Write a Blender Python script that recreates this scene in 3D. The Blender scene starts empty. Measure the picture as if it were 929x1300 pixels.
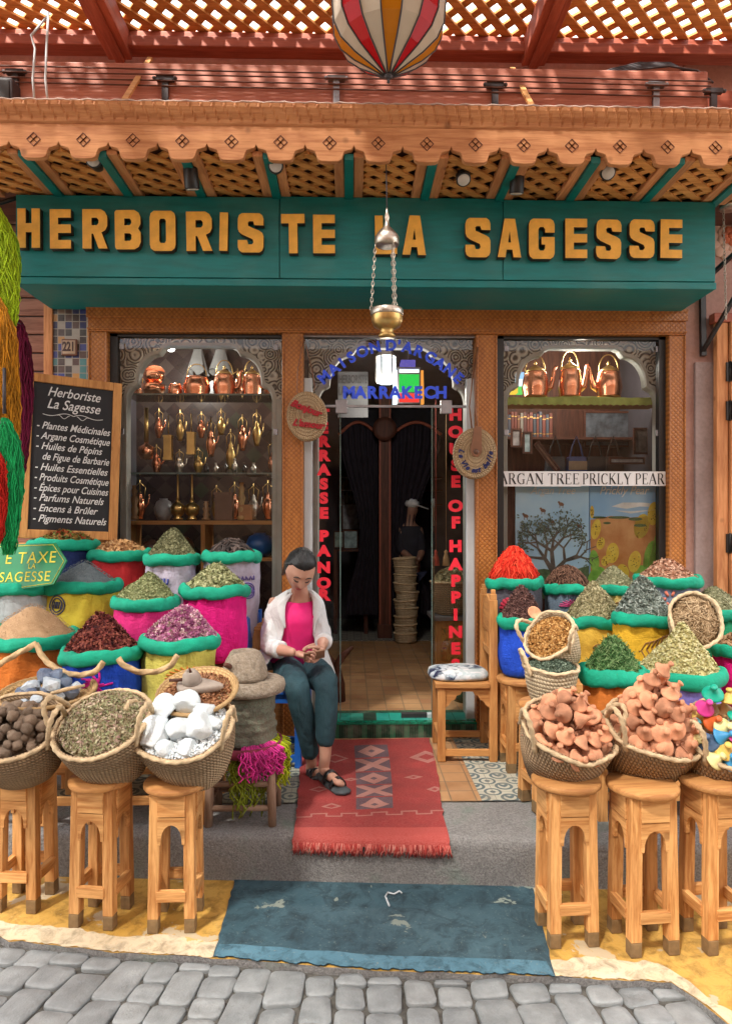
import bpy, bmesh, math, random
import numpy as np
from mathutils import Vector, Matrix, noise, Euler
random.seed(7)
rng = np.random.default_rng(7)
PI = math.pi
R = math.radians
SC = bpy.context.scene
COL = SC.collection
F = 870.0
YAW = R(1.3)
CAM_Z = 1.6
cd = bpy.data.cameras.new('camera')
cam = bpy.data.objects.new('camera', cd)
COL.objects.link(cam)
cam.location = (0, 0, CAM_Z)
cam.rotation_euler = (R(90), 0, -YAW)
cd.sensor_fit = 'VERTICAL'
cd.sensor_height = 36
cd.lens = F / 1300 * 36
cd.shift_y = 10 / 1300
cd.clip_end = 500
SC.camera = cam
SUN_EL, SUN_AZ = R(58), R(-35)
w = bpy.data.worlds.new('World')
SC.world = w
w.use_nodes = True
nt = w.node_tree
bg = nt.nodes['Background']
sky = nt.nodes.new('ShaderNodeTexSky')
sky.sky_type = 'NISHITA'
sky.sun_disc = False
sky.sun_elevation = SUN_EL
sky.sun_rotation = PI + R(35)
sky.air_density = 1.0
sky.dust_density = 4.0
wtc = nt.nodes.new('ShaderNodeTexCoord')
wnz = nt.nodes.new('ShaderNodeTexNoise')
wnz.inputs['Scale'].default_value = 2.5
wnz.inputs['Detail'].default_value = 6
nt.links.new(wtc.outputs['Generated'], wnz.inputs['Vector'])
wrp = nt.nodes.new('ShaderNodeValToRGB')
wrp.color_ramp.elements[0].position, wrp.color_ramp.elements[1].position = .30, .52
nt.links.new(wnz.outputs['Fac'], wrp.inputs[0])
wmx = nt.nodes.new('ShaderNodeMix')
wmx.data_type = 'RGBA'
wmx.inputs[7].default_value = (5.2, 5.2, 5.1, 1)
nt.links.new(wrp.outputs[0], wmx.inputs[0])
nt.links.new(sky.outputs[0], wmx.inputs[6])
nt.links.new(wmx.outputs[2], bg.inputs[0])
bg.inputs[1].default_value = 0.15
sd = bpy.data.lights.new('sun', 'SUN')
sd.energy = 2.8
sd.angle = R(5)
sd.color = (1.0, 0.94, 0.85)
so = bpy.data.objects.new('sun', sd)
COL.objects.link(so)
sun_dir = Vector((math.sin(SUN_AZ) * math.cos(SUN_EL), -math.cos(SUN_AZ) * math.cos(SUN_EL), math.sin(SUN_EL)))
so.rotation_euler = sun_dir.to_track_quat('Z', 'Y').to_euler()
so.location = sun_dir * 20
vs = SC.view_settings
SC.display_settings.display_device = 'sRGB'
vs.view_transform = 'Standard'
vs.look = 'None'
vs.exposure = 2.35
vs.gamma = 1
vs.use_curve_mapping = False
SC.cycles.use_denoising = True
SC.cycles.max_bounces = 8
SC.cycles.transparent_max_bounces = 16
SC.cycles.caustics_reflective = False
SC.cycles.caustics_refractive = False
SC.cycles.sample_clamp_indirect = 6
FV = Vector((math.sin(YAW), math.cos(YAW), 0))
RV = Vector((math.cos(YAW), -math.sin(YAW), 0))
def ray(px, py):
 return FV + RV * ((px - 464.5) / F) + Vector((0, 0, (660 - py) / F))
def at(px, py, Y):
 d = ray(px, py)
 return Vector((0, 0, CAM_Z)) + d * (Y / d.y)
def gp(px, py, z):
 d = ray(px, py)
 return Vector((0, 0, CAM_Z)) + d * ((z - CAM_Z) / d.z)
def ax(px, Y, py=660):
 return at(px, py, Y).x
def az(py, Y):
 return at(464, py, Y).z
class MB:
 def __init__(self):
  self.v, self.f, self.mi, self.sm, self.uv, self.rnd = [], [], [], [], {}, None
 def add(self, vs_, fs, mi=0, M=None, smooth=True, uvs=None):
  b = len(self.v)
  if M is not None:
   vs_ = [M @ Vector(p) for p in vs_]
  self.v.extend([tuple(p) for p in vs_])
  for k, f in enumerate(fs):
   if uvs is not None:
    self.uv[len(self.f)] = uvs[k]
   self.f.append([i + b for i in f])
   self.mi.append(mi)
   self.sm.append(smooth)
  return self
 def box(self, c, s, M=None, mi=0):
  x, y, z = [k / 2 for k in s]
  vs_ = [(c[0] + i * x, c[1] + j * y, c[2] + k * z) for i in (-1, 1) for j in (-1, 1) for k in (-1, 1)]
  fs = [(0, 1, 3, 2), (4, 6, 7, 5), (0, 4, 5, 1), (2, 3, 7, 6), (0, 2, 6, 4), (1, 5, 7, 3)]
  return self.add(vs_, fs, mi, M, False)
 def box2(self, a, b, M=None, mi=0):
  return self.box([(a[i] + b[i]) / 2 for i in range(3)], [abs(b[i] - a[i]) for i in range(3)], M, mi)
 def bar(self, p0, p1, wx, wy, up=(0, 0, 1), mi=0, t=1.0):
  p0, p1 = Vector(p0), Vector(p1)
  d = (p1 - p0).normalized()
  u = Vector(up)
  if abs(d.dot(u)) > .99:
   u = Vector((0, 1, 0))
  a = d.cross(u).normalized()
  b = a.cross(d).normalized()
  vs_ = []
  for p, k in ((p0, 1), (p1, t)):
   for i, j in ((-1, -1), (1, -1), (1, 1), (-1, 1)):
    vs_.append(p + a * (i * wx / 2 * k) + b * (j * wy / 2 * k))
  return self.add(vs_, [(3, 2, 1, 0), (4, 5, 6, 7), (0, 1, 5, 4), (1, 2, 6, 5), (2, 3, 7, 6), (3, 0, 4, 7)], mi, None, False)
 def lathe(self, prof, n=24, M=None, mi=0, sx=1, sy=1, fn=None, smooth=True, cap=True):
  vs_, fs, uvs = [], [], []
  m = len(prof)
  ln = [0]
  for k in range(1, m):
   ln.append(ln[-1] + math.hypot(prof[k][0] - prof[k - 1][0], prof[k][1] - prof[k - 1][1]))
  rr = max(p[0] for p in prof)
  for k, (r, z) in enumerate(prof):
   for i in range(n):
    a = 2 * PI * i / n
    p = Vector((r * sx * math.cos(a), r * sy * math.sin(a), z))
    if fn:
     p = fn(p, a, k / (m - 1))
    vs_.append(p)
  for k in range(m - 1):
   for i in range(n):
    j = (i + 1) % n
    fs.append((k * n + i, k * n + j, (k + 1) * n + j, (k + 1) * n + i))
    u0, u1 = i / n * 2 * PI * rr, (i + 1) / n * 2 * PI * rr
    uvs.append([(u0, ln[k]), (u1, ln[k]), (u1, ln[k + 1]), (u0, ln[k + 1])])
  if cap:
   if prof[0][0] > 1e-6:
    fs.append(tuple(range(n - 1, -1, -1)))
    uvs.append([(0, 0)] * n)
   if prof[-1][0] > 1e-6:
    fs.append(tuple((m - 1) * n + i for i in range(n)))
    uvs.append([(0, 0)] * n)
  return self.add(vs_, fs, mi, M, smooth, uvs)
 def tube(self, pts, r, n=8, mi=0, closed=False, M=None, lobes=0, pitch=.03, amp=.25, caps=True, flat=1.0):
  P = [Vector(p) for p in pts]
  m = len(P)
  rs = r if isinstance(r, (list, tuple)) else [r] * m
  vs_, fs = [], []
  prev = None
  s = 0
  for k in range(m):
   if closed:
    d = P[(k + 1) % m] - P[k - 1]
   else:
    d = P[min(k + 1, m - 1)] - P[max(k - 1, 0)]
   d = d.normalized() if d.length > 1e-9 else Vector((0, 0, 1))
   if prev is None:
    u = Vector((0, 0, 1)) if abs(d.z) < .9 else Vector((1, 0, 0))
    a = d.cross(u).normalized()
   else:
    a = (prev - d * prev.dot(d)).normalized()
   prev = a
   b = d.cross(a)
   if k:
    s += (P[k] - P[k - 1]).length
   for i in range(n):
    t = 2 * PI * i / n
    q = rs[k]
    if lobes:
     q *= 1 + amp * math.cos(lobes * t + 2 * PI * s / pitch)
    vs_.append(P[k] + a * (q * math.cos(t)) + b * (q * flat * math.sin(t)))
  for k in range(m if closed else m - 1):
   for i in range(n):
    j = (i + 1) % n
    k2 = (k + 1) % m
    fs.append((k * n + i, k * n + j, k2 * n + j, k2 * n + i))
  if not closed and caps:
   fs.append(tuple(range(n - 1, -1, -1)))
   fs.append(tuple((m - 1) * n + i for i in range(n)))
  return self.add(vs_, fs, mi, M, True)
 def cyl(self, p0, p1, r0, r1=None, n=14, mi=0):
  return self.tube([p0, p1], [r0, r0 if r1 is None else r1], n, mi)
 def sphere(self, c, r, n=12, M=None, mi=0, s=(1, 1, 1), fn=None):
  prof = [(max(1e-7, math.sin(PI * k / n)), -math.cos(PI * k / n)) for k in range(n + 1)]
  T = Matrix.Translation(Vector(c)) @ Matrix.Diagonal((r * s[0], r * s[1], r * s[2], 1))
  if M is not None:
   T = M @ T
  return self.lathe(prof, max(8, n + n // 2), T, mi, fn=fn, cap=False)
 def rock(self, c, r, seed, s=(1, 1, 1), sub=2, rough=.35, M=None, mi=0, cuts=0, sm=0):
  bm = bmesh.new()
  bmesh.ops.create_icosphere(bm, subdivisions=sub, radius=1)
  rd = random.Random(seed)
  pl = []
  for _ in range(cuts):
   d = Vector((rd.gauss(0, 1), rd.gauss(0, 1), rd.gauss(0, 1))).normalized()
   pl.append((d, rd.uniform(.45, .8)))
  vs_ = []
  E = Euler((rd.uniform(0, 6), rd.uniform(0, 6), rd.uniform(0, 6))).to_matrix()
  for v in bm.verts:
   p = v.co.copy()
   p *= 1 + rough * noise.noise(p * 1.6 + Vector((seed * 3.1, seed * 1.7, seed)))
   for d, h in pl:
    e = p.dot(d)
    if e > h:
     p -= d * (e - h)
   p = E @ p
   vs_.append(Vector((c[0] + p.x * r * s[0], c[1] + p.y * r * s[1], c[2] + p.z * r * s[2])))
  fs = [[v.index for v in f.verts] for f in bm.faces]
  bm.free()
  return self.add(vs_, fs, mi, M, cuts == 0 or sm == 1)
 def poly(self, pts, depth, fr=None, mi=0):
  """extrude a simple polygon given in (x, z) along +y by depth; fr: matrix"""
  n = len(pts)
  vs_ = [(x, 0, z) for x, z in pts] + [(x, depth, z) for x, z in pts]
  fs = [tuple(range(n)), tuple(range(2 * n - 1, n - 1, -1))]
  for i in range(n):
   j = (i + 1) % n
   fs.append((j, i, n + i, n + j))
  return self.add(vs_, fs, mi, fr, False)
 def strip(self, rows, mi=0, closed=False, smooth=True, M=None):
  m, n = len(rows), len(rows[0])
  vs_ = [p for r_ in rows for p in r_]
  fs, uvs = [], []
  for k in range(m - 1):
   for i in range(n if closed else n - 1):
    j = (i + 1) % n
    fs.append((k * n + i, k * n + j, (k + 1) * n + j, (k + 1) * n + i))
    uvs.append([(i / n, k / m), ((i + 1) / n, k / m), ((i + 1) / n, (k + 1) / m), (i / n, (k + 1) / m)])
  return self.add(vs_, fs, mi, M, smooth, uvs)
 def mesh(self, name, fix=True):
  me = bpy.data.meshes.new(name)
  me.from_pydata(self.v, [], self.f)
  if self.uv:
   ul = me.uv_layers.new(name='UVMap')
   for p in me.polygons:
    q = self.uv.get(p.index)
    if q:
     for li, c in zip(p.loop_indices, q):
      ul.data[li].uv = c
  me.polygons.foreach_set('material_index', self.mi)
  me.polygons.foreach_set('use_smooth', self.sm)
  if self.rnd is not None:
   a_ = me.attributes.new('rnd', 'FLOAT', 'POINT')
   a_.data.foreach_set('value', np.asarray(self.rnd, dtype=np.float32))
  if fix:
   bm = bmesh.new()
   bm.from_mesh(me)
   bmesh.ops.recalc_face_normals(bm, faces=bm.faces)
   bm.to_mesh(me)
   bm.free()
  me.update()
  return me
def link(name, me, mats, parent=None, bevel=0, loc=None, rot=None, M=None, world=False):
 o = bpy.data.objects.new(name, me)
 COL.objects.link(o)
 if not isinstance(mats, (list, tuple)):
  mats = [mats]
 if not me.materials:
  for m in mats:
   me.materials.append(m)
 if parent is not None:
  o.parent = parent
  if world:
   o.matrix_local = root_matrix(parent).inverted()
 if M is not None:
  o.matrix_local = M
 if loc is not None:
  o.location = loc
 if rot is not None:
  o.rotation_euler = rot
 if bevel:
  b = o.modifiers.new('bevel', 'BEVEL')
  b.width = bevel
  b.segments = 2
  b.limit_method = 'ANGLE'
  b.angle_limit = R(40)
 return o
def root_matrix(o):
 M = Matrix.LocRotScale(o.location, o.rotation_euler, o.scale)
 return (root_matrix(o.parent) @ M) if o.parent else M
def tag(o, label=None, cat=None, group=None, kind=None):
 if label:
  o['label'] = label
 if cat:
  o['category'] = cat
 if group:
  o['group'] = group
 if kind:
  o['kind'] = kind
 return o
def thing(name, label, cat, loc=(0, 0, 0), rot=(0, 0, 0), group=None):
 o = bpy.data.objects.new(name, None)
 COL.objects.link(o)
 o.empty_display_size = .1
 o.location = loc
 o.rotation_euler = rot
 return tag(o, label, cat, group)
def kids(o):
 return [c for c in COL.objects if c.parent == o]
def dup(o, loc=None, rot=None, label=None, group=None, parent=None, scale=None):
 c = o.copy()
 COL.objects.link(c)
 if parent is not None:
  c.parent = parent
 if loc is not None:
  c.location = loc
 if rot is not None:
  c.rotation_euler = rot
 if scale is not None:
  c.scale = scale
 if label:
  c['label'] = label
 if group:
  c['group'] = group
 for ch in kids(o):
  dup(ch, parent=c)
 return c
def struct(name, me, mats, label=None, **k):
 o = link(name, me, mats, **k)
 return tag(o, label, None, None, 'structure')
def curve_mesh(splines, extrude=0, bevel=0, res=2):
 cu = bpy.data.curves.new('outline', 'CURVE')
 cu.dimensions = '2D'
 cu.fill_mode = 'BOTH'
 cu.extrude = extrude
 cu.bevel_depth = bevel
 cu.bevel_resolution = 1
 for pts in splines:
  s = cu.splines.new('POLY')
  s.points.add(len(pts) - 1)
  for q, p in zip(s.points, pts):
   q.co = (p[0], p[1], 0, 1)
  s.use_cyclic_u = True
 ob = bpy.data.objects.new('outline', cu)
 me = bpy.data.meshes.new_from_object(ob)
 bpy.data.objects.remove(ob)
 bpy.data.curves.remove(cu)
 return me
def text_mesh(s, size=.1, extrude=.001, offset=0, shear=0, align='CENTER', space=1.0, line=1.0, bevel=0):
 cu = bpy.data.curves.new('text', 'FONT')
 cu.body = s
 cu.size = size
 cu.extrude = extrude
 cu.offset = offset
 cu.shear = shear
 cu.align_x = align
 cu.align_y = 'CENTER' if '\n' not in s else 'TOP'
 cu.space_character = space
 cu.space_line = line
 cu.bevel_depth = bevel
 cu.resolution_u = 4
 ob = bpy.data.objects.new('text', cu)
 me = bpy.data.meshes.new_from_object(ob)
 bpy.data.objects.remove(ob)
 bpy.data.curves.remove(cu)
 return me
def join_meshes(parts):
 """parts: list of (mesh, matrix) -> one mesh"""
 bm = bmesh.new()
 for me, M in parts:
  b2 = bmesh.new()
  b2.from_mesh(me)
  bmesh.ops.transform(b2, matrix=M, verts=b2.verts)
  t = bpy.data.meshes.new('t')
  b2.to_mesh(t)
  bm.from_mesh(t)
  b2.free()
  bpy.data.meshes.remove(t)
 me = bpy.data.meshes.new('joined')
 bm.to_mesh(me)
 bm.free()
 return me
def xz(p, s=1.0, roll=0, yaw=0):
 return Matrix.Translation(Vector(p)) @ Matrix.Rotation(yaw, 4, 'Z') @ Matrix.Rotation(R(90), 4, 'X') @ Matrix.Rotation(roll, 4, 'Z') @ Matrix.Scale(s, 4)
def bake_mods(o):
 """turn an object with modifiers into its evaluated mesh"""
 bpy.context.view_layer.update()
 dg = bpy.context.evaluated_depsgraph_get()
 return bpy.data.meshes.new_from_object(o.evaluated_get(dg), depsgraph=dg)
class NT:
 def __init__(self, name):
  self.m = bpy.data.materials.new(name)
  self.m.use_nodes = True
  self.t = self.m.node_tree
  self.p = self.t.nodes['Principled BSDF']
  self.out = self.t.nodes['Material Output']
 def n(self, t, **k):
  x = self.t.nodes.new(t)
  for a_, b_ in k.items():
   setattr(x, a_, b_)
  return x
 def l(self, a_, b_):
  self.t.links.new(a_, b_)
 def sock(self, node_in, v):
  if isinstance(v, bpy.types.NodeSocket):
   self.l(v, node_in)
  else:
   node_in.default_value = v
 def math(self, op, a_, b_=0.0, c_=None, clamp=False):
  x = self.n('ShaderNodeMath', operation=op, use_clamp=clamp)
  self.sock(x.inputs[0], a_)
  self.sock(x.inputs[1], b_)
  if c_ is not None:
   self.sock(x.inputs[2], c_)
  return x.outputs[0]
 def obj(self, scale=(1, 1, 1), rot=(0, 0, 0), loc=(0, 0, 0), src='Object'):
  tc = self.n('ShaderNodeTexCoord')
  mp = self.n('ShaderNodeMapping')
  mp.inputs['Scale'].default_value = scale
  mp.inputs['Rotation'].default_value = rot
  mp.inputs['Location'].default_value = loc
  self.l(tc.outputs[src], mp.inputs[0])
  return mp.outputs[0]
 def noise(self, vec, scale=5, detail=4, rough=.55, dist=0):
  x = self.n('ShaderNodeTexNoise')
  self.l(vec, x.inputs['Vector'])
  x.inputs['Scale'].default_value = scale
  x.inputs['Detail'].default_value = detail
  x.inputs['Roughness'].default_value = rough
  x.inputs['Distortion'].default_value = dist
  return x.outputs['Fac']
 def ramp(self, fac, stops, interp='LINEAR'):
  x = self.n('ShaderNodeValToRGB')
  x.color_ramp.interpolation = interp
  e = x.color_ramp.elements
  while len(e) < len(stops):
   e.new(.5)
  for k, (pos, c) in enumerate(stops):
   e[k].position = pos
   e[k].color = (*c, 1) if len(c) == 3 else c
  self.sock(x.inputs[0], fac)
  return x.outputs[0]
 def mix(self, f, a_, b_, blend='MIX'):
  x = self.n('ShaderNodeMix', data_type='RGBA', blend_type=blend)
  self.sock(x.inputs[0], f)
  self.sock(x.inputs[6], (*a_, 1) if isinstance(a_, tuple) and len(a_) == 3 else a_)
  self.sock(x.inputs[7], (*b_, 1) if isinstance(b_, tuple) and len(b_) == 3 else b_)
  return x.outputs[2]
 def sep(self, vec):
  x = self.n('ShaderNodeSeparateXYZ')
  self.l(vec, x.inputs[0])
  return x.outputs
 def comb(self, a_, b_, c_=0.0):
  x = self.n('ShaderNodeCombineXYZ')
  self.sock(x.inputs[0], a_)
  self.sock(x.inputs[1], b_)
  self.sock(x.inputs[2], c_)
  return x.outputs[0]
 def bump(self, h, strength=.3, dist=.01, normal=None):
  x = self.n('ShaderNodeBump')
  x.inputs['Strength'].default_value = strength
  x.inputs['Distance'].default_value = dist
  self.l(h, x.inputs['Height'])
  if normal is not None:
   self.l(normal, x.inputs['Normal'])
  self.l(x.outputs[0], self.p.inputs['Normal'])
  return x.outputs[0]
 def col(self, c):
  self.sock(self.p.inputs['Base Color'], (*c, 1) if isinstance(c, tuple) and len(c) == 3 else c)
 def set(self, **k):
  for a_, b_ in k.items():
   self.sock(self.p.inputs[a_.replace('_', ' ')], b_)
  return self
def shade(c, k):
 return tuple(min(1, x * k) for x in c)
def plain(name, c, rough=.6, metal=0, var=.25, scale=9, bump=.15, bscale=60, bdist=.004, rndobj=0, spec=None, c2=None):
 t = NT(name)
 v = t.obj()
 nz = t.noise(v, scale, 5)
 cc = t.ramp(nz, [(.3, shade(c, 1 - var)), (.7, c2 or shade(c, 1 + var))])
 if rndobj:
  oi = t.n('ShaderNodeObjectInfo')
  f = t.math('MULTIPLY_ADD', oi.outputs['Random'], rndobj, 1 - rndobj / 2)
  mm = t.n('ShaderNodeVectorMath', operation='SCALE')
  t.l(cc, mm.inputs[0])
  t.l(f, mm.inputs['Scale'])
  cc = mm.outputs[0]
 t.col(cc)
 t.set(Roughness=rough, Metallic=metal)
 if spec is not None:
  t.p.inputs['Specular IOR Level'].default_value = spec
 if bump:
  t.bump(t.noise(v, bscale, 4), bump, bdist)
 return t.m
def wood(name, c1, c2, axis='z', rough=.5, scale=1.0, knots=True):
 t = NT(name)
 s = {'x': (1.2, 14, 14), 'y': (14, 1.2, 14), 'z': (14, 14, 1.2)}[axis]
 oi = t.n('ShaderNodeObjectInfo')
 tc = t.n('ShaderNodeTexCoord')
 ad = t.n('ShaderNodeVectorMath', operation='ADD')
 t.l(tc.outputs['Object'], ad.inputs[0])
 rv = t.math('MULTIPLY', oi.outputs['Random'], 7.0)
 t.l(t.comb(rv, rv, rv), ad.inputs[1])
 mp = t.n('ShaderNodeMapping')
 mp.inputs['Scale'].default_value = [k * scale for k in s]
 t.l(ad.outputs[0], mp.inputs[0])
 v = mp.outputs[0]
 n1 = t.noise(v, 2.2, 6, .6, .6)
 n2 = t.noise(v, 9, 3, .6)
 g = t.math('ADD', t.math('MULTIPLY', n1, .7), t.math('MULTIPLY', n2, .3))
 c = t.ramp(g, [(.38, c1), (.48, tuple((a_ + b_) / 2 for a_, b_ in zip(c1, c2))), (.58, c2)])
 if knots:
  vo = t.n('ShaderNodeTexVoronoi')
  vo.inputs['Scale'].default_value = 5
  t.l(ad.outputs[0], vo.inputs['Vector'])
  k = t.ramp(vo.outputs['Distance'], [(.05, (1, 1, 1)), (.12, (0, 0, 0))])
  c = t.mix(t.math('MULTIPLY', k, .6), c, shade(c1, .35))
 br = t.math('MULTIPLY_ADD', oi.outputs['Random'], .35, .82)
 mm = t.n('ShaderNodeVectorMath', operation='SCALE')
 t.l(c, mm.inputs[0])
 t.l(br, mm.inputs['Scale'])
 t.col(mm.outputs[0])
 t.set(Roughness=t.math('MULTIPLY_ADD', n1, .35, rough - .02))
 t.p.inputs['Specular IOR Level'].default_value = .3
 t.bump(g, .35, .004)
 return t.m
def tone(name, stops, rough=.8, bump=.1, sss=0):
 t = NT(name)
 at_ = t.n('ShaderNodeAttribute', attribute_name='rnd')
 t.col(t.ramp(at_.outputs['Fac'], stops))
 t.set(Roughness=rough)
 t.p.inputs['Specular IOR Level'].default_value = .25
 if bump:
  t.bump(t.noise(t.obj(), 300, 3), bump, .002)
 return t.m
def glow(name, c, s):
 t = NT(name)
 e = t.n('ShaderNodeEmission')
 e.inputs[0].default_value = (*c, 1)
 e.inputs[1].default_value = s
 t.l(e.outputs[0], t.out.inputs[0])
 return t.m
MT = {}
PINE1, PINE2 = (.39, .155, .042), (.69, .37, .135)
for a_ in 'xyz':
 MT['pine_' + a_] = wood('pine ' + a_, PINE1, PINE2, a_, .5)
 MT['oak_' + a_] = wood('honey wood ' + a_, (.36, .15, .045), (.55, .27, .09), a_, .5)
 MT['cedar_' + a_] = wood('red cedar ' + a_, (.40, .155, .06), (.58, .275, .12), a_, .55)
 MT['slat_' + a_] = wood('lattice slat ' + a_, (.42, .17, .042), (.62, .30, .09), a_, .55, knots=False)
 MT['maroon_' + a_] = wood('maroon painted beam ' + a_, (.25, .060, .034), (.38, .11, .065), a_, .4, knots=False)
 MT['dark_' + a_] = wood('dark wood ' + a_, (.05, .018, .012), (.11, .04, .025), a_, .45, knots=False)
MT['foot'] = plain('worn stool foot', (.20, .125, .055), .75, var=.35, scale=20)
def brushed(name, c):
 t = NT(name)
 v = t.obj()
 n1, n2, n3 = t.noise(t.obj((1.2, 9, 9)), 4, 5, .6), t.noise(v, 3, 5), t.noise(v, 45, 4, .7)
 q = t.ramp(n1, [(.3, shade(c, .78)), (.7, shade(c, 1.12))])
 q = t.mix(t.ramp(n2, [(.5, (0, 0, 0)), (.75, (.35, .35, .35))]), q, (.10, .24, .21))
 q = t.mix(t.ramp(n3, [(.66, (0, 0, 0)), (.74, (.5, .5, .5))]), q, (.02, .07, .065))
 t.col(q)
 t.set(Roughness=t.math('MULTIPLY_ADD', n1, .3, .35))
 t.bump(t.math('ADD', n1, t.math('MULTIPLY', n3, .5)), .25, .005)
 return t.m
MT['teal'] = brushed('teal paint', (.0, .185, .185))
MT['teal_trim'] = plain('teal trim paint', (.0, .155, .14), .5, var=.15)
MT['letter'] = plain('ochre painted wood', (.78, .41, .055), .5, var=.16, scale=14, bump=.2)
MT['green_rim'] = plain('green cotton', (.0, .31, .19), .85, var=.22, scale=10, bump=.5, bscale=26, bdist=.014)
MT['black'] = plain('black metal', (.012, .012, .013), .4, var=.1)
MT['iron'] = plain('dark iron', (.05, .045, .05), .5, .3, var=.3)
MT['steel'] = plain('dull steel', (.28, .28, .30), .45, .8, var=.25)
MT['white_paint'] = plain('white paint', (.50, .55, .58), .5, var=.05)
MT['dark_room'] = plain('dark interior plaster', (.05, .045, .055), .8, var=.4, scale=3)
MT['copper'] = plain('beaten copper', (.72, .30, .17), .24, 1, var=.18, scale=12, bump=.35, bscale=45)
MT['brass'] = plain('brass', (.55, .37, .14), .36, 1, var=.2, scale=10, bump=.2, bscale=40)
MT['silver'] = plain('tarnished silver', (.55, .50, .43), .35, 1, var=.35, scale=25, bump=.5, bscale=90)
def granite(name, c1, c2, speck):
 t = NT(name)
 v = t.obj()
 n1, n2, n3 = t.noise(v, 9, 6, .65), t.noise(v, 75, 4, .75), t.noise(v, 22, 5, .7)
 c = t.ramp(n1, [(.3, c1), (.7, c2)])
 c = t.mix(t.ramp(n2, [(.45, (0, 0, 0)), (.62, (.75, .75, .75))]), c, speck)
 c = t.mix(t.ramp(n3, [(.52, (0, 0, 0)), (.68, (.7, .7, .7))]), c, shade(c1, .45))
 t.col(c)
 t.set(Roughness=.92)
 t.bump(t.math('ADD', n2, n3), .8, .014)
 return t.m
MT['stone'] = granite('rough grey stone', (.20, .155, .11), (.34, .275, .20), (.42, .36, .29))
MT['rope'] = plain('jute rope', (.52, .36, .19), .9, var=.25, scale=40, bump=.4, bscale=120)
MT['cream_rope'] = plain('pale straw', (.62, .48, .30), .85, var=.2, scale=30, bump=.4, bscale=90)
# ================================================================ SETTING: materials
def m_cells(t, v, sx, sy, ia=0, ib=2):
 """returns (fract a, fract b, cell random) of a 2D tiling of the two chosen axes"""
 s = t.sep(v)
 a_ = t.math('DIVIDE', s[ia], sx)
 b_ = t.math('DIVIDE', s[ib], sy)
 wn = t.n('ShaderNodeTexWhiteNoise', noise_dimensions='2D')
 t.l(t.comb(t.math('FLOOR', a_), t.math('FLOOR', b_)), wn.inputs['Vector'])
 return t.math('FRACT', a_), t.math('FRACT', b_), wn.outputs['Value']
def edge_mask(t, fa, fb, wdt):
 def e(f):
  return t.math('LESS_THAN', t.math('MINIMUM', f, t.math('SUBTRACT', 1.0, f)), wdt)
 return t.math('MAXIMUM', e(fa), e(fb))
def m_carved():
 t = NT('carved cedar frame')
 v = t.obj()
 s = t.sep(v)
 k = 2 * PI / .044
 a_ = t.math('ADD', s[0], s[2])
 b_ = t.math('SUBTRACT', s[0], s[2])
 wa = t.math('ABSOLUTE', t.math('SINE', t.math('MULTIPLY', a_, k * .7)))
 wb = t.math('ABSOLUTE', t.math('SINE', t.math('MULTIPLY', b_, k * .7)))
 h = t.math('MULTIPLY', wa, wb)
 nz = t.noise(t.obj((6, 6, 1.5)), 5, 5)
 c = t.ramp(h, [(.0, (.15, .042, .008)), (.2, (.36, .115, .018)), (.9, (.52, .19, .03))])
 t.col(t.mix(.45, c, t.ramp(nz, [(.3, (.2, .06, .012)), (.7, (.48, .19, .045))])))
 t.set(Roughness=.42)
 t.bump(h, .35, .005)
 return t.m
def m_plaster(name, c1, c2, sc=3.0):
 t = NT(name)
 v = t.obj()
 n1 = t.noise(v, sc, 7, .65)
 n2 = t.noise(v, sc * 14, 4)
 c = t.ramp(n1, [(.32, c1), (.66, c2)])
 c = t.mix(t.ramp(n2, [(.4, (0, 0, 0)), (.75, (.35, .35, .35))]), c, shade(c1, .6))
 t.col(c)
 t.set(Roughness=.9)
 t.bump(t.noise(v, 60, 5, .7), .35, .006)
 return t.m
def m_concrete():
 t = NT('rough concrete')
 v = t.obj()
 n1 = t.noise(v, 2.5, 6)
 n2 = t.noise(v, 120, 3, .8)
 c = t.ramp(n1, [(.3, (.15, .147, .143)), (.7, (.29, .28, .265))])
 c = t.mix(.5, c, t.ramp(n2, [(.35, (.10, .10, .105)), (.65, (.42, .41, .40))]))
 mo = t.ramp(t.noise(v, 5, 4), [(.56, (0, 0, 0)), (.70, (.5, .5, .5))])
 t.col(t.mix(mo, c, (.12, .19, .15)))
 t.set(Roughness=.95)
 t.bump(t.math('ADD', n2, t.noise(v, 35, 4)), .7, .012)
 return t.m
def m_paint_ground(name, c1, c2, chip, cut=.66, sc=3.0):
 t = NT(name)
 v = t.obj()
 n1 = t.noise(v, sc, 6, .6)
 n2 = t.noise(v, sc * 5, 6, .7, .6)
 n3 = t.noise(v, 90, 3, .7)
 c = t.ramp(n1, [(.3, c1), (.72, c2)])
 c = t.mix(t.ramp(n2, [(.46, (0, 0, 0)), (.66, (.75, .75, .75))]), c, shade(c1, .38))
 c = t.mix(t.ramp(n3, [(.62, (0, 0, 0)), (.72, (.6, .6, .6))]), c, chip)
 n4 = t.noise(v, 4.3, 5, .6, .4)
 c = t.mix(t.ramp(n4, [(cut, (0, 0, 0)), (cut + .012, (1, 1, 1))]), c, chip)
 t.col(c)
 t.set(Roughness=t.ramp(n2, [(.3, (.45, .45, .45)), (.7, (.8, .8, .8))]))
 t.bump(t.math('ADD', n3, n1), .25, .005)
 return t.m
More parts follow.
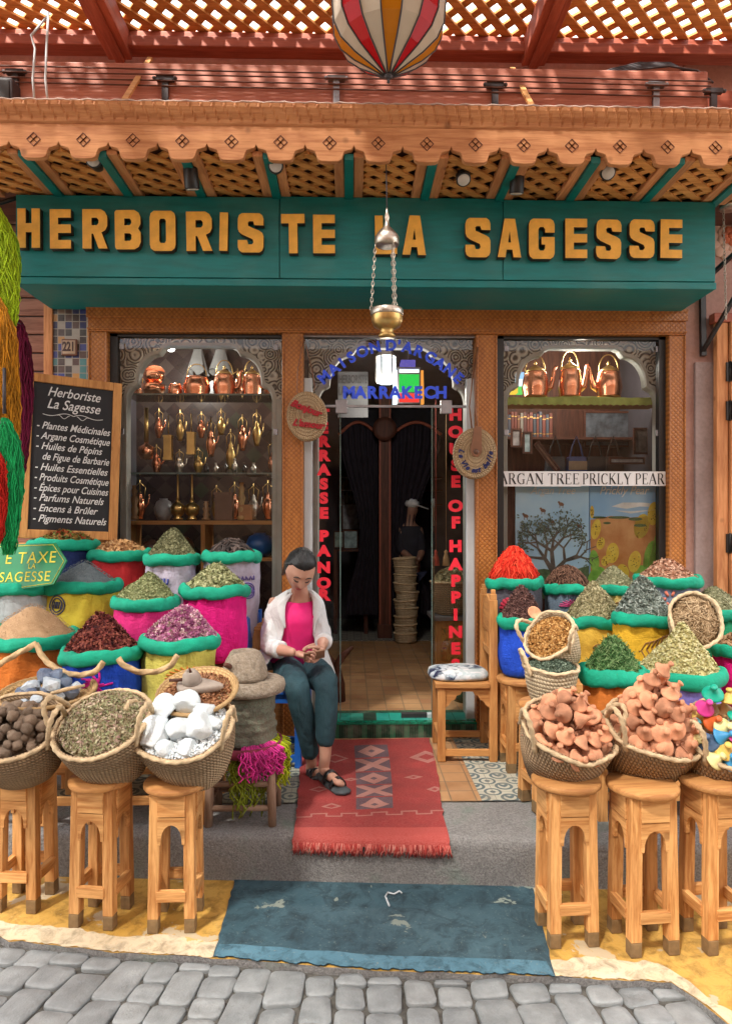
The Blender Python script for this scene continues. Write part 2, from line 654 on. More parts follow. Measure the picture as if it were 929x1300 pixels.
def m_cobble():
 t = NT('grey paving stone')
 v = t.obj()
 at_ = t.n('ShaderNodeAttribute', attribute_name='rnd')
 c = t.ramp(at_.outputs['Fac'], [(0, (.16, .173, .178)), (.5, (.22, .237, .243)), (1, (.29, .305, .305))])
 n1 = t.noise(v, 14, 7, .65)
 n3 = t.noise(v, 5, 4, .6)
 c = t.mix(.5, c, t.ramp(n1, [(.3, (.13, .142, .145)), (.7, (.37, .39, .392))]))
 c = t.mix(t.ramp(n3, [(.55, (0, 0, 0)), (.75, (.35, .35, .35))]), c, (.12, .12, .11))
 t.col(c)
 t.set(Roughness=t.ramp(n1, [(.3, (.38, .38, .38)), (.7, (.65, .65, .65))]))
 t.bump(t.math('ADD', n1, t.math('MULTIPLY', t.noise(v, 130, 3), .5)), .5, .010)
 return t.m
def m_terracotta():
 t = NT('terracotta floor tile')
 v = t.obj()
 fa, fb, r_ = m_cells(t, v, .125, .125, 0, 1)
 c = t.ramp(r_, [(0, (.34, .17, .075)), (.4, (.42, .22, .10)), (.75, (.48, .27, .12)), (1, (.36, .15, .07))])
 n1 = t.noise(v, 9, 6)
 c = t.mix(.4, c, t.ramp(n1, [(.3, (.24, .12, .06)), (.7, (.56, .36, .19))]))
 e = edge_mask(t, fa, fb, .03)
 t.col(t.mix(e, c, (.22, .15, .09)))
 t.set(Roughness=t.ramp(n1, [(.3, (.3, .3, .3)), (.7, (.55, .55, .55))]))
 t.bump(t.math('SUBTRACT', n1, e), .3, .005)
 return t.m
def m_cement(name, base, ink, size=.14):
 """encaustic cement tile: heart and ring scrolls"""
 t = NT(name)
 v = t.obj()
 fa, fb, r_ = m_cells(t, v, size, size, 0, 1)
 x = t.math('SUBTRACT', fa, .5)
 y = t.math('SUBTRACT', fb, .5)
 d = t.math('SQRT', t.math('ADD', t.math('POWER', x, 2.0), t.math('POWER', y, 2.0)))
 ax_ = t.math('ABSOLUTE', x)
 ay_ = t.math('ABSOLUTE', y)
 cx = t.math('SUBTRACT', .5, ax_)
 cy = t.math('SUBTRACT', .5, ay_)
 dc = t.math('SQRT', t.math('ADD', t.math('POWER', cx, 2.0), t.math('POWER', cy, 2.0)))
 k1 = t.math('LESS_THAN', t.math('ABSOLUTE', t.math('SUBTRACT', d, .27)), .055)
 k2 = t.math('LESS_THAN', t.math('ABSOLUTE', t.math('SUBTRACT', dc, .27)), .045)
 hx = t.math('SUBTRACT', ax_, .055)
 hd = t.math('SQRT', t.math('ADD', t.math('POWER', hx, 2.0), t.math('POWER', t.math('ADD', y, t.math('MULTIPLY', ax_, -.8)), 2.0)))
 k3 = t.math('LESS_THAN', hd, .11)
 k4 = t.math('LESS_THAN', dc, .10)
 m_ = t.math('MAXIMUM', t.math('MAXIMUM', k1, k2), t.math('MAXIMUM', k3, k4))
 n1 = t.noise(v, 12, 6)
 c = t.mix(m_, base, ink)
 c = t.mix(t.ramp(n1, [(.45, (0, 0, 0)), (.8, (.6, .6, .6))]), c, (.25, .23, .18))
 e = edge_mask(t, fa, fb, .012)
 t.col(t.mix(t.math('MULTIPLY', e, .7), c, (.16, .15, .13)))
 t.set(Roughness=.55)
 t.bump(n1, .15, .004)
 return t.m
def m_zellige(name, size, pal, axes=(0, 2), grout=(.35, .32, .28), gw=.05):
 t = NT(name)
 v = t.obj()
 fa, fb, r_ = m_cells(t, v, size[0], size[1], *axes)
 n = len(pal)
 c = t.ramp(r_, [(k / n, p) for k, p in enumerate(pal)], 'CONSTANT')
 n1 = t.noise(v, 25, 4)
 c = t.mix(.12, c, t.ramp(n1, [(.3, (.02, .02, .02)), (.7, (.4, .38, .34))]))
 e = edge_mask(t, fa, fb, gw)
 t.col(t.mix(e, c, grout))
 t.set(Roughness=t.math('MULTIPLY_ADD', e, .4, .38))
 t.bump(t.math('SUBTRACT', n1, e), .3, .004)
 return t.m
def m_scroll():
 """carved plaster tracery: swirling relief"""
 t = NT('carved plaster scrollwork')
 v = t.obj()
 vo = t.n('ShaderNodeTexVoronoi', feature='F1')
 vo.inputs['Scale'].default_value = 11
 t.l(v, vo.inputs['Vector'])
 nd = t.noise(v, 9, 2)
 ph = t.math('ADD', t.math('MULTIPLY', vo.outputs['Distance'], 34.0), t.math('MULTIPLY', nd, 9.0))
 h = t.math('MULTIPLY_ADD', t.math('SINE', ph), .5, .5)
 t.col(t.ramp(h, [(.08, (.10, .09, .08)), (.35, (.36, .33, .29)), (.75, (.70, .66, .59))]))
 t.set(Roughness=.75)
 t.bump(h, .9, .012)
 return t.m
def m_glass(name, refl=.9):
 t = NT(name)
 t.t.nodes.remove(t.p)
 fr = t.n('ShaderNodeFresnel')
 fr.inputs[0].default_value = 1.45
 tr = t.n('ShaderNodeBsdfTransparent')
 tr.inputs[0].default_value = (.93, .96, .95, 1)
 gl = t.n('ShaderNodeBsdfGlossy')
 gl.inputs['Roughness'].default_value = .03
 mx = t.n('ShaderNodeMixShader')
 t.l(t.math('MULTIPLY', fr.outputs[0], refl), mx.inputs[0])
 t.l(tr.outputs[0], mx.inputs[1])
 t.l(gl.outputs[0], mx.inputs[2])
 t.l(mx.outputs[0], t.out.inputs[0])
 return t.m
MT['carved'] = m_carved()
MT['pink_plaster'] = m_plaster('pink plaster', (.36, .20, .165), (.50, .30, .25))
MT['mauve_plaster'] = m_plaster('mauve grey plaster', (.27, .20, .19), (.40, .31, .295))
MT['red_wall'] = m_plaster('salmon plaster', (.50, .21, .14), (.66, .33, .24), 2.2)
MT['concrete'] = m_concrete()
MT['yellow_ground'] = m_paint_ground('worn yellow ground paint', (.50, .27, .04), (.62, .38, .10), (.50, .40, .26), .60)
MT['cream_ground'] = m_paint_ground('worn cream edge', (.60, .47, .29), (.70, .60, .44), (.60, .40, .14), .64)
MT['blue_ground'] = m_paint_ground('worn blue ground paint', (.022, .055, .075), (.055, .115, .145), (.21, .25, .22), .635, 2.2)
MT['blue_edge'] = m_paint_ground('pale blue paint edge', (.055, .145, .20), (.10, .22, .29), (.30, .28, .22), .63, 4)
MT['cobble'] = m_cobble()
MT['joint'] = plain('dark joint grit', (.085, .08, .07), .95, var=.5, scale=40, bump=.6, bscale=150)
MT['terracotta'] = m_terracotta()
MT['cement_blue'] = m_cement('patterned cement tile', (.50, .49, .40), (.10, .15, .165), .145)
MT['cement_green'] = m_cement('green grey cement tile', (.36, .37, .28), (.07, .10, .10), .15)
MT['mosaic'] = m_zellige('glazed mosaic', (.0455, .047), [(.03, .02, .022), (.40, .39, .36), (.05, .03, .03), (.55, .27, .06), (.09, .045, .04), (.02, .04, .26), (.34, .30, .26), (.06, .24, .26), (.20, .12, .085), (.025, .02, .022), (.48, .24, .07), (.012, .02, .12)])
MT['green_tile'] = m_zellige('turquoise glazed tile', (.085, 1.0), [(.0, .30, .24), (.0, .33, .27), (.005, .035, .02), (.01, .30, .25), (.0, .36, .28), (.02, .27, .20)], (0, 1), (.02, .12, .08), .02)
MT['green_riser'] = m_cement('dark green relief tile', (.02, .12, .06), (.004, .025, .015), .09)
MT['scroll'] = m_scroll()
MT['jamb'] = plain('pale grey plaster edge', (.52, .51, .47), .7, var=.12)
MT['glass'] = m_glass('window glass', .8)
MT['diamond_wall'] = None
# ================================================================ SETTING: ground
def build_street():
 bed = MB()
 bed.strip([[(x, y, -.030) for x in (-60, -4, 0, 4, 60)] for y in (-60, 0, 2.1, 2.95)], smooth=False)
 struct('street', bed.mesh('street'), MT['joint'])
 st = MB()
 rnd = []
 rd = random.Random(11)
 def edge_y(x):
  return PAVE_EDGE(x) - .004
 x = -2.9
 while x < 2.9:
  wd = rd.uniform(.105, .138)
  y = .9 + rd.uniform(0, .15)
  while y < 2.9:
   ln = rd.choice((.1, .13, .16, .19, .21)) * rd.uniform(.92, 1.08)
   cx, cy = x + wd / 2, y + ln / 2
   lean = .10 - .17 * max(-1.2, min(1, cx + .35))
   ex = edge_y(cx + lean * (cy - 2.4) * 1.2)
   if cy - ln / 2 < ex - .02 and cx < 2.7:
    y1 = min(y + ln, ex)
    hx, hy = wd / 2 - .003, (y1 - y) / 2 - .003
    if hy > .012:
     b = len(st.v)
     top = rd.uniform(-.004, .004)
     rr = min(.024, hy * .7, hx * .7)
     j = [rd.uniform(-.006, .006) for _ in range(8)]
     ring = []
     for q, (sx_, sy_) in enumerate(((1, 1), (-1, 1), (-1, -1), (1, -1))):
      for k in range(4):
       a_ = (q * 90 + k * 30) * PI / 180
       ring.append((sx_ * (hx - rr) + rr * math.cos(a_) + j[q], sy_ * (hy - rr) + rr * math.sin(a_) + j[q + 4]))
     ym = (y + y1) / 2
     rings = []
     tx, ty = rd.uniform(-.05, .05), rd.uniform(-.04, .04)
     for (s_, z_) in ((1.0, -.07), (1.0, -.009), (.982, -.003), (.945, .0), (.5, .0005)):
      rr_ = []
      for (px_, py_) in ring:
       X = cx + px_ * s_ + lean * (ym + py_ * s_ - 2.4) * 1.2
       Y = ym + py_ * s_ - lean * px_ * s_ * .55
       rr_.append((X, Y, z_ - .018 + top + (px_ * tx + py_ * ty if z_ > -.05 else 0)))
      rings.append(rr_)
     n_ = 16
     vs_ = [p for r_ in rings for p in r_]
     fs = [(k * n_ + i, k * n_ + (i + 1) % n_, (k + 1) * n_ + (i + 1) % n_, (k + 1) * n_ + i) for k in range(4) for i in range(n_)]
     fs.append(tuple(4 * n_ + i for i in range(n_)))
     st.add(vs_, fs)
     rnd += [rd.random()] * len(vs_)
   y += ln
  x += wd
 st.rnd = rnd
 struct('cobble_paving', st.mesh('cobble_paving'), MT['cobble'])
def PAVE_EDGE(x):
 pts = [(-400, 1140), (0, 1192), (150, 1209), (272, 1216), (480, 1232), (703, 1240), (850, 1247), (895, 1275), (929, 1305), (1300, 1420)]
 if not hasattr(PAVE_EDGE, 'p'):
  PAVE_EDGE.p = [(gp(a_, b_, 0).x, gp(a_, b_, 0).y) for a_, b_ in pts]
 p = PAVE_EDGE.p
 if x <= p[0][0]:
  return p[0][1]
 for (x0, y0), (x1, y1) in zip(p, p[1:]):
  if x <= x1:
   return y0 + (y1 - y0) * (x - x0) / (x1 - x0)
 return p[-1][1]
def STEP_Y(x):
 return 3.06 - .10 * (x + .6) / 1.5
def ground_sheet(x0f, x1f, y0f, y1f, z, nx=40, ny=8, jag=0.0, sd_=1):
 b = MB()
 rows = []
 for j in range(ny + 1):
  r_ = []
  for i in range(nx + 1):
   u, v = i / nx, j / ny
   ya = 0
   xa = x0f[0] * (1 - v) + x0f[1] * v
   xb = x1f[0] * (1 - v) + x1f[1] * v
   x = xa + (xb - xa) * u
   y0, y1 = y0f(x), y1f(x)
   y = y0 + (y1 - y0) * v
   if j == 0 and jag:
    y += jag * noise.noise(Vector((x * 22, sd_, 0))) + jag * .6 * noise.noise(Vector((x * 70, sd_, 4)))
   if i in (0, nx) and jag:
    x += jag * .6 * noise.noise(Vector((y * 30, sd_ + i, 2)))
   r_.append((x, y, z))
  rows.append(r_)
 b.strip(rows, smooth=False)
 return b
def build_ground():
 build_street()
 sl = ground_sheet((-6, -6), (6, 6), PAVE_EDGE, lambda x: STEP_Y(x) + .3, 0, 260, 6, .016, 3)
 n0 = 261
 fr = [sl.v[i] for i in range(n0)]
 lo = [(p[0], p[1] + .004, -.06) for p in fr]
 sl.strip([lo, fr], mi=1, smooth=False)
 struct('pavement', sl.mesh('pavement'), [MT['yellow_ground'], MT['concrete']])
 bl, br = gp(272, 1212, 0).x, gp(703, 1238, 0).x
 bl2, br2 = gp(300, 1113, 0).x, gp(680, 1135, 0).x
 ed = lambda x: PAVE_EDGE(x) - .001
 def inner(x):
  return PAVE_EDGE(x) + .10 + .03 * noise.noise(Vector((x * 5, 1, 3))) + .018 * noise.noise(Vector((x * 25, 4, 3)))
 struct('pavement_edge', ground_sheet((-4, -4), (bl, bl + .01), ed, inner, .004, 280, 2, .016, 3).mesh('pavement_edge'), MT['cream_ground'])
 struct('pavement_edge', ground_sheet((br, br), (1.5, 1.5), ed, inner, .004, 160, 2, .016, 3).mesh('pavement_edge'), MT['cream_ground'])
 struct('painted_walkway', ground_sheet((bl, bl2), (br, br2), ed, lambda x: STEP_Y(x) - .002, .0045, 160, 16, .016, 3).mesh('painted_walkway'), MT['blue_ground'])
 struct('painted_walkway_edge', ground_sheet((bl + .004, bl + .01), (br - .004, br - .008), lambda x: ed(x) - .001, lambda x: ed(x) + .075 + .012 * noise.noise(Vector((x * 9, 0, 8))), .0085, 160, 2, .016, 3).mesh('painted_walkway_edge'), MT['blue_edge'])
 b = MB()
 rows = []
 prof = [(-.004, -.03), (0, .04), (-.002, .1), (.0, .165), (.006, .188), (.02, .2), (.05, .2025), (.2, .204), (.45, .205)]
 for dy, z in prof:
  rows.append([(x, STEP_Y(x) + dy + .006 * noise.noise(Vector((x * 6, z * 8, 0))), z + (.004 * noise.noise(Vector((x * 5, 3, dy * 9))) if z > .15 else 0)) for x in np.linspace(-5, 5, 200)])
 b.strip(rows)
 struct('step', b.mesh('step'), MT['concrete'])
 p = MB()
 p.box2((-5, 3.42, .0), (5, 4.38, .2))
 struct('floor_bed', p.mesh('floor_bed'), MT['concrete'])
 def sheet(x0, x1, y0, y1, z):
  q = MB()
  q.add([(x0, y0, z), (x1, y0, z), (x1, y1, z), (x0, y1, z)], [(0, 1, 2, 3)], smooth=False)
  return q
 a0 = gp(384, 1018, .2).x
 xr = gp(592, 975, .21).x
 struct('floor', sheet(a0, xr, 3.37, 4.36, .2115).mesh('floor'), MT['terracotta'])
 struct('tiled_floor', sheet(xr, 1.35, 3.37, 4.36, .2135).mesh('tiled_floor'), MT['cement_blue'])
 struct('tiled_floor', sheet(-1.5, a0, 3.37, 4.36, .2135).mesh('tiled_floor'), MT['cement_green'])
 x0, x1 = ax(385, 4.4), ax(604, 4.4)
 q = MB()
 q.box2((x0, 4.375, .20), (x1, 4.7, .293))
 struct('threshold', q.mesh('threshold'), MT['green_riser'])
 q = MB()
 q.box2((x0, 4.37, .293), (x1, 4.375 + .05, .305))
 struct('threshold_edge', q.mesh('threshold_edge'), plain('green glazed edge', (.01, .17, .10), .25, var=.4, scale=30))
 struct('threshold_tiles', sheet(x0, x1, 4.426, 4.60, .304).mesh('threshold_tiles'), MT['green_tile'])
build_ground()
opp = thing('opposite_building', 'ochre plastered building across the lane behind the viewer', 'building', (0, -2.7, 0))
b = MB()
b.box2((-9, -3.0, -.05), (9, -2.7, 4.5))
link('wall', b.mesh('wall'), m_plaster('ochre plaster', (.46, .25, .13), (.58, .34, .20)), opp, world=True)
for x in (-3.2, .4, 3.6):
 b = MB()
 b.box2((x - .8, -2.699, 0), (x + .8, -2.66, 2.5))
 link('door', b.mesh('door'), MT['dark_z'], opp, world=True)
# ================================================================ SHOP FRONT
GX = [ax(p, 4.4) for p in (112, 137, 358, 385, 604, 631, 848, 870)]
Z0, ZL0, ZL1 = .29, az(423, 4.4), az(391, 4.4)
front = thing('storefront', 'carved cedar shop front of two glazed windows flanking a glass entrance', 'shop front', (0, 4.4, Z0))
for i in range(4):
 b = MB()
 b.box2((GX[2 * i], 4.4, .2), (GX[2 * i + 1], 4.52, ZL0 - .002))
 for xa_, xb_ in ((GX[2 * i], GX[2 * i] + .014), (GX[2 * i + 1] - .014, GX[2 * i + 1])):
  b.box2((xa_ + .001, 4.392, .2), (xb_ - .001, 4.4, ZL0 - .004))
 link('post', b.mesh('post'), MT['carved'], front, world=True, bevel=.004)
b = MB()
b.box2((GX[0], 4.395, ZL0), (GX[7], 4.52, ZL1))
b.box2((GX[0] - .006, 4.38, ZL1 - .075), (GX[7] + .006, 4.395, ZL1))
b.box2((GX[0] - .006, 4.372, ZL1 - .02), (GX[7] + .006, 4.38, ZL1))
b.box2((GX[0] - .003, 4.385, ZL0 + .012), (GX[7] + .003, 4.395, ZL0 + .024))
link('lintel', b.mesh('lintel'), MT['carved'], front, world=True, bevel=.003)
for (a_, c_) in ((GX[1], GX[2]), (GX[5], GX[6])):
 b = MB()
 b.box2((a_, 4.41, .2), (c_, 4.50, .78))
 link('bulkhead', b.mesh('bulkhead'), MT['oak_x'], front, world=True, bevel=.004)
 f = MB()
 fw = .022
 f.box2((a_, 4.44, .78), (a_ + .05, 4.49, ZL0))
 f.box2((c_ - fw * (2 if c_ > 1 else .3), 4.44, .78), (c_, 4.49, ZL0))
 f.box2((a_, 4.44, ZL0 - .02), (c_, 4.49, ZL0 - .001))
 fr_ = link('window_frame', f.mesh('window_frame'), MT['black'], front, world=True)
 g = MB()
 g.add([(a_ + .05, 4.465, .78), (c_ - .01, 4.465, .78), (c_ - .01, 4.465, ZL0 - .02), (a_ + .05, 4.465, ZL0 - .02)], [(0, 1, 2, 3)], smooth=False)
 link('window_pane', g.mesh('window_pane', False), MT['glass'], front, world=True)
 for sx_ in (a_ + .055, c_ - .06):
  for zz in (2.7, 2.15):
   k = MB()
   k.box2((sx_, 4.45, zz), (sx_ + .03, 4.46, zz + .04))
   link('glass_clip', k.mesh('glass_clip'), MT['steel'], front, world=True, bevel=.003)
def arch_half():
 pts = [(0, .06), (.40, .06), (.46, .075), (.50, .105), (.52, .115)]
 for k in range(9):
  a_ = PI / 2 * k / 8
  pts.append((.52 + .27 * math.sin(a_), .115 + .19 * (1 - math.cos(a_))))
 pts += [(.79, .315), (.83, .33)]
 for k in range(7):
  a_ = PI / 2 * k / 6
  pts.append((.83 + .10 * math.sin(a_), .33 + .10 * (1 - math.cos(a_))))
 return pts
def arch_panel(x0, x1, zt, zb, Y):
 xc, hw = (x0 + x1) / 2, (x1 - x0) / 2
 h = arch_half()
 inner = [(xc - u * hw, zt - d) for u, d in reversed(h)] + [(xc + u * hw, zt - d) for u, d in h[1:]]
 left = [p for p in inner if p[0] <= xc]
 right = [p for p in inner if p[0] >= xc]
 b = MB()
 zl = inner[0][1]
 b.poly([(x0, zl), (x0, zt), (xc, zt)] + list(reversed(left)), .05, Matrix.Translation((0, Y, 0)))
 b.poly([(xc, zt), (x1, zt), (x1, zl)] + list(reversed(right)), .05, Matrix.Translation((0, Y, 0)))
 o = link('arch_panel', b.mesh('arch_panel'), MT['scroll'], front, world=True)
 t = MB()
 path = [(inner[0][0], zb)] + inner + [(inner[-1][0], zb)]
 rows = []
 for off, dy in ((0, -.006), (.022, -.012), (.03, .0), (.03, .06)):
  rr_ = []
  for (x, z) in path:
   k = 1 - off / hw
   rr_.append((xc + (x - xc) * k, Y + dy, z if z == zb else z - off * (.9 if z > zl else .3)))
  rows.append(rr_)
 t.strip(rows, smooth=False)
 for s_ in (-1, 1):
  xe = xc + s_ * hw
  xi = xc + s_ * hw * .93
  t.box2((min(xe, xi), Y, zb), (max(xe, xi), Y + .05, zl))
 link('arch_trim', t.mesh('arch_trim'), MT['jamb'], o, world=False)
 return o
zt = az(427, 4.6)
arch_panel(ax(150, 4.56), ax(358, 4.56), zt, .8, 4.56)
arch_panel(ax(392, 4.56), ax(602, 4.56), zt, .31, 4.56)
arch_panel(ax(631, 4.56), ax(845, 4.56), zt, .8, 4.56)
b = MB()
xl, xr_ = GX[3], GX[4]
for a_, c_ in ((xl, xl + .055), (xr_ - .055, xr_)):
 q = MB()
 q.box2((a_, 4.45, .293), (c_, 4.5, az(480, 4.45)))
 link('door_jamb', q.mesh('door_jamb'), MT['white_paint'], front, world=True, bevel=.004)
q = MB()
q.box2((xl, 4.44, ZL0 - .015), (xr_, 4.5, ZL0 - .001))
q.box2((xl + .055, 4.462, az(517, 4.46)), (xr_ - .055, 4.478, az(514, 4.46)))
link('transom_bar', q.mesh('transom_bar'), MT['steel'], front, world=True)
GY = 4.47
for (p0, p1, y0, y1) in ((386, 603, 424, 514), (398, 432, 517, 921), (548, 596, 517, 921)):
 a_, c_ = ax(p0, GY), ax(p1, GY)
 g = MB()
 g.add([(a_, GY, max(.3, az(y1, GY))), (c_, GY, max(.3, az(y1, GY))), (c_, GY, az(y0, GY)), (a_, GY, az(y0, GY))], [(0, 1, 2, 3)], smooth=False)
 link('window_pane', g.mesh('window_pane', False), MT['glass'], front, world=True)
for px in (432, 548):
 q = MB()
 x = ax(px, GY)
 q.box2((x - .003, GY - .006, .3), (x + .003, GY + .006, az(517, GY)))
 link('glass_edge', q.mesh('glass_edge'), plain('green glass edge', (.10, .16, .15), .15, var=.1, bump=0), front, world=True)
for p0, p1 in ((426, 441), (559, 573)):
 q = MB()
 q.box2((ax(p0, GY), GY - .012, az(525, GY)), (ax(p1, GY), GY + .012, az(508, GY)))
 link('patch_fitting', q.mesh('patch_fitting'), MT['steel'], front, world=True, bevel=.002)
gd = thing('glass_door', 'frameless glass door standing open inside the entrance with metal foot', 'glass door', (ax(552, GY), GY + .02, .3))
q = MB()
q.add([(0, 0, .02), (.05, .62, .02), (.05, .62, 1.95), (0, 0, 1.95)], [(0, 1, 2, 3)], smooth=False)
link('door_pane', q.mesh('door_pane', False), MT['glass'], gd)
q = MB()
q.box2((-.22, -.012, 0), (-.05, .015, .035))
link('floor_hinge', q.mesh('floor_hinge'), MT['iron'], gd, bevel=.003)
q = MB()
q.box2((-.05, -.016, 0), (.03, .03, .03))
q.bar((.0, 0, .03), (.005, .005, .11), .03, .02, t=.4)
link('patch_fitting', q.mesh('patch_fitting'), MT['white_paint'], gd, bevel=.003)
VIN_RED = plain('red vinyl', (.80, .02, .045), .5, var=.04, bump=0)
VIN_BLUE = plain('blue vinyl', (.03, .10, .92), .5, var=.04, bump=0)
LY = GY - .004
def letters_at(items, mat_, name, size_px, off=.004, Y=LY, parent=front, sx=1.0, shear=0):
 parts = []
 s = size_px * Y / F
 for ch, px, py, ang in items:
  me = text_mesh(ch, s * 1.38, .0006, off, shear)
  M = xz(at(px, py, Y), 1.0, ang)
  M = M @ Matrix.Diagonal((sx, 1, 1, 1))
  parts.append((me, M))
 me = join_meshes(parts)
 return link(name, me, mat_, parent, world=True)
word = 'TERRASSE PANOR'
ys = [527, 544, 561, 579, 597, 615, 633, 652, 0, 681, 700, 721, 741, 756]
for wk in ((0, 8), (9, 14)):
 letters_at([(c, 411, y, 0) for c, y in list(zip(word, ys))[wk[0]:wk[1]]], VIN_RED, 'lettering', 13.2, .006, sx=1.15)
word = 'HOUSE OF HAPPINES'
ys = [527, 549, 571, 591, 612, 0, 643, 664, 0, 694, 717, 738, 759, 781, 803, 824, 845]
for wk in ((0, 5), (6, 8), (9, 17)):
 letters_at([(c, 578, y, 0) for c, y in list(zip(word, ys))[wk[0]:wk[1]]], VIN_RED, 'lettering', 14, .006, sx=1.15)
arc = "MAISON D'ARGANE"
xs = [412, 424, 434.5, 446, 460, 476, 486, 496, 506, 517, 531, 546, 558, 570, 581]
its = []
for c, x in zip(arc, xs):
 u = (x - 496) / 88
 y = 439 + 44 * abs(u) ** 1.9
 its.append((c, x, y, -math.atan(44 * 1.9 * abs(u) ** .9 * (1 if u > 0 else -1) / 88)))
letters_at(its[:6], VIN_BLUE, 'lettering', 13.5, .0045)
letters_at(its[7:], VIN_BLUE, 'lettering', 13.5, .0045)
its = [(c, 443 + 14.6 * k, 499, 0) for k, c in enumerate('MARRAKECH')]
letters_at(its, VIN_BLUE, 'lettering', 15, .005)
pil = thing('mosaic_pilaster', 'narrow pilaster of small multicoloured glazed squares left of the shop front', 'pilaster', (ax(90, 4.42), 4.42, .2))
q = MB()
q.box2((ax(68, 4.42), 4.42, .2), (GX[0] - .002, 4.52, 2.99))
link('tile_facing', q.mesh('tile_facing'), MT['mosaic'], pil, world=True)
q = MB()
q.box2((ax(57, 4.42), 4.405, .2), (ax(68, 4.42) - .001, 4.52, 3.05))
link('edge_board', q.mesh('edge_board'), MT['cedar_z'], pil, world=True, bevel=.003)
npl = thing('number_plate', 'small brown plate with the house number 221 on the mosaic', 'number plate', at(88.5, 441, 4.41))
q = MB()
q.box((0, 0, 0), (.1, .016, .105))
link('plate', q.mesh('plate'), plain('brown glazed plate', (.16, .07, .04), .35), npl, bevel=.006)
q = MB()
q.box((0, -.0095, 0), (.078, .003, .083))
link('plate_field', q.mesh('plate_field'), plain('buff glaze', (.42, .30, .20), .35), npl)
link('numerals', text_mesh('221', .062, .001, .0022), plain('dark glaze', (.05, .02, .015), .4), npl, M=xz((0, -.0125, 0), 1) @ Matrix.Diagonal((.82, 1.3, 1, 1)))
lw = thing('shutter_wall', 'brown horizontal board shutter wall behind the hanging yarn', 'wall', (-2.4, 4.45, 0))
b = MB()
z = .2
rd = random.Random(3)
k = 0
while z < 3.6:
 b.box2((-5, 4.45 + rd.uniform(-.002, .002), z), (ax(57, 4.42) - .003, 4.5, z + .108))
 z += .118
link('boards', b.mesh('boards'), wood('faded brown board', (.17, .075, .055), (.30, .15, .11), 'x', .7), lw, world=True, bevel=.006)
b = MB()
b.box2((-5, 4.47, .2), (ax(57, 4.42), 4.49, 3.62))
link('backing', b.mesh('backing'), MT['iron'], lw, world=True)
rw = thing('plaster_wall', 'mauve and pink plastered wall strip right of the shop front', 'wall', (2.3, 4.41, 0))
b = MB()
b.box2((GX[7] + .002, 4.41, .2), (5, 4.6, 4.7))
link('wall_face', b.mesh('wall_face'), MT['pink_plaster'], rw, world=True)
b = MB()
b.box2((ax(881, 4.4), 4.385, .2), (ax(905, 4.4), 4.41, 2.62))
link('dado_panel', b.mesh('dado_panel'), MT['mauve_plaster'], rw, world=True)
uw = thing('upper_wall', 'salmon plastered wall above the canopy under the lattice roof', 'wall', (0, 4.42, 2.96))
b = MB()
b.box2((-5, 4.52, 2.962), (GX[7], 4.62, 4.75))
b.box2((-5, 4.44, 3.7), (GX[7], 4.52, 4.75))
link('wall_face', b.mesh('wall_face'), MT['red_wall'], uw, world=True)
ros = thing('rosette', 'pink painted flower rosette on the upper right wall beside the sign', 'rosette', at(926, 300, 4.405))
cream = plain('cream relief paint', (.66, .42, .33), .8)
coral = plain('coral relief paint', (.58, .15, .07), .8)
b = MB()
rd = random.Random(2)
for k in range(14):
 a_ = k * 2 * PI / 14
 b.sphere((math.cos(a_) * .105, 0, math.sin(a_) * .12), .042, 8, s=(1, .2, 1))
for k in range(9):
 a_ = k * 2 * PI / 9
 b.sphere((math.cos(a_) * .06, -.004, math.sin(a_) * .07), .034, 8, s=(1, .25, 1))
link('petals', b.mesh('petals'), cream, ros)
b = MB()
for k in range(7):
 a_ = k * 2 * PI / 7 + .3
 b.sphere((math.cos(a_) * .038, -.012, math.sin(a_) * .042), .024, 8, s=(1, .3, 1))
b.sphere((0, -.014, 0), .022, 8, s=(1, .4, 1))
link('flower_centre', b.mesh('flower_centre'), coral, ros)
sh = thing('wooden_shutter', 'red brown folding wooden shutter with black hinges at the right edge', 'shutter', (2.5, 4.3, .2))
x = ax(906, 4.36)
hz = az(418, 4.36)
for k, (dx, wd, dy) in enumerate(((0, .075, 0), (.082, .13, -.02), (.22, .2, -.03), (.43, .2, -.03))):
 b = MB()
 b.box2((x + dx, 4.33 + dy, .2), (x + dx + wd, 4.375 + dy, hz + .05))
 if k > 0:
  b.box2((x + dx + .02, 4.322 + dy, .35), (x + dx + wd - .02, 4.33 + dy, 1.2))
  b.box2((x + dx + .02, 4.322 + dy, 1.3), (x + dx + wd - .02, 4.33 + dy, hz - .05))
 link('leaf', b.mesh('leaf'), MT['cedar_z'], sh, world=True, bevel=.005)
for py in (470, 520, 690):
 b = MB()
 zc = az(py, 4.33)
 b.box2((x + .058, 4.318, zc - .06), (x + .074, 4.3295, zc + .06))
 b.box2((x + .084, 4.298, zc - .06), (x + .1, 4.3095, zc + .06))
 b.cyl((x + .079, 4.315, zc - .065), (x + .079, 4.315, zc + .065), .007, n=8)
 link('hinge', b.mesh('hinge'), MT['black'], sh, world=True)
b = MB()
b.box2((x - .02, 4.32, hz + .05), (x + .8, 4.39, hz + .11))
link('head_board', b.mesh('head_board'), MT['maroon_x'], sh, world=True, bevel=.004)
wb = thing('wall_bracket', 'black iron wall bracket with diagonal brace right of the sign', 'bracket', at(891, 410, 4.38))
p = lambda x_, y_, Y_: at(x_, y_, Y_)
b = MB()
b.bar(p(891, 375, 4.39), p(892, 452, 4.39), .032, .03)
link('wall_strap', b.mesh('wall_strap'), MT['black'], wb, world=True)
b = MB()
b.bar(p(892, 445, 4.38), p(945, 355, 3.95), .022, .022)
link('brace', b.mesh('brace'), MT['black'], wb, world=True)
b = MB()
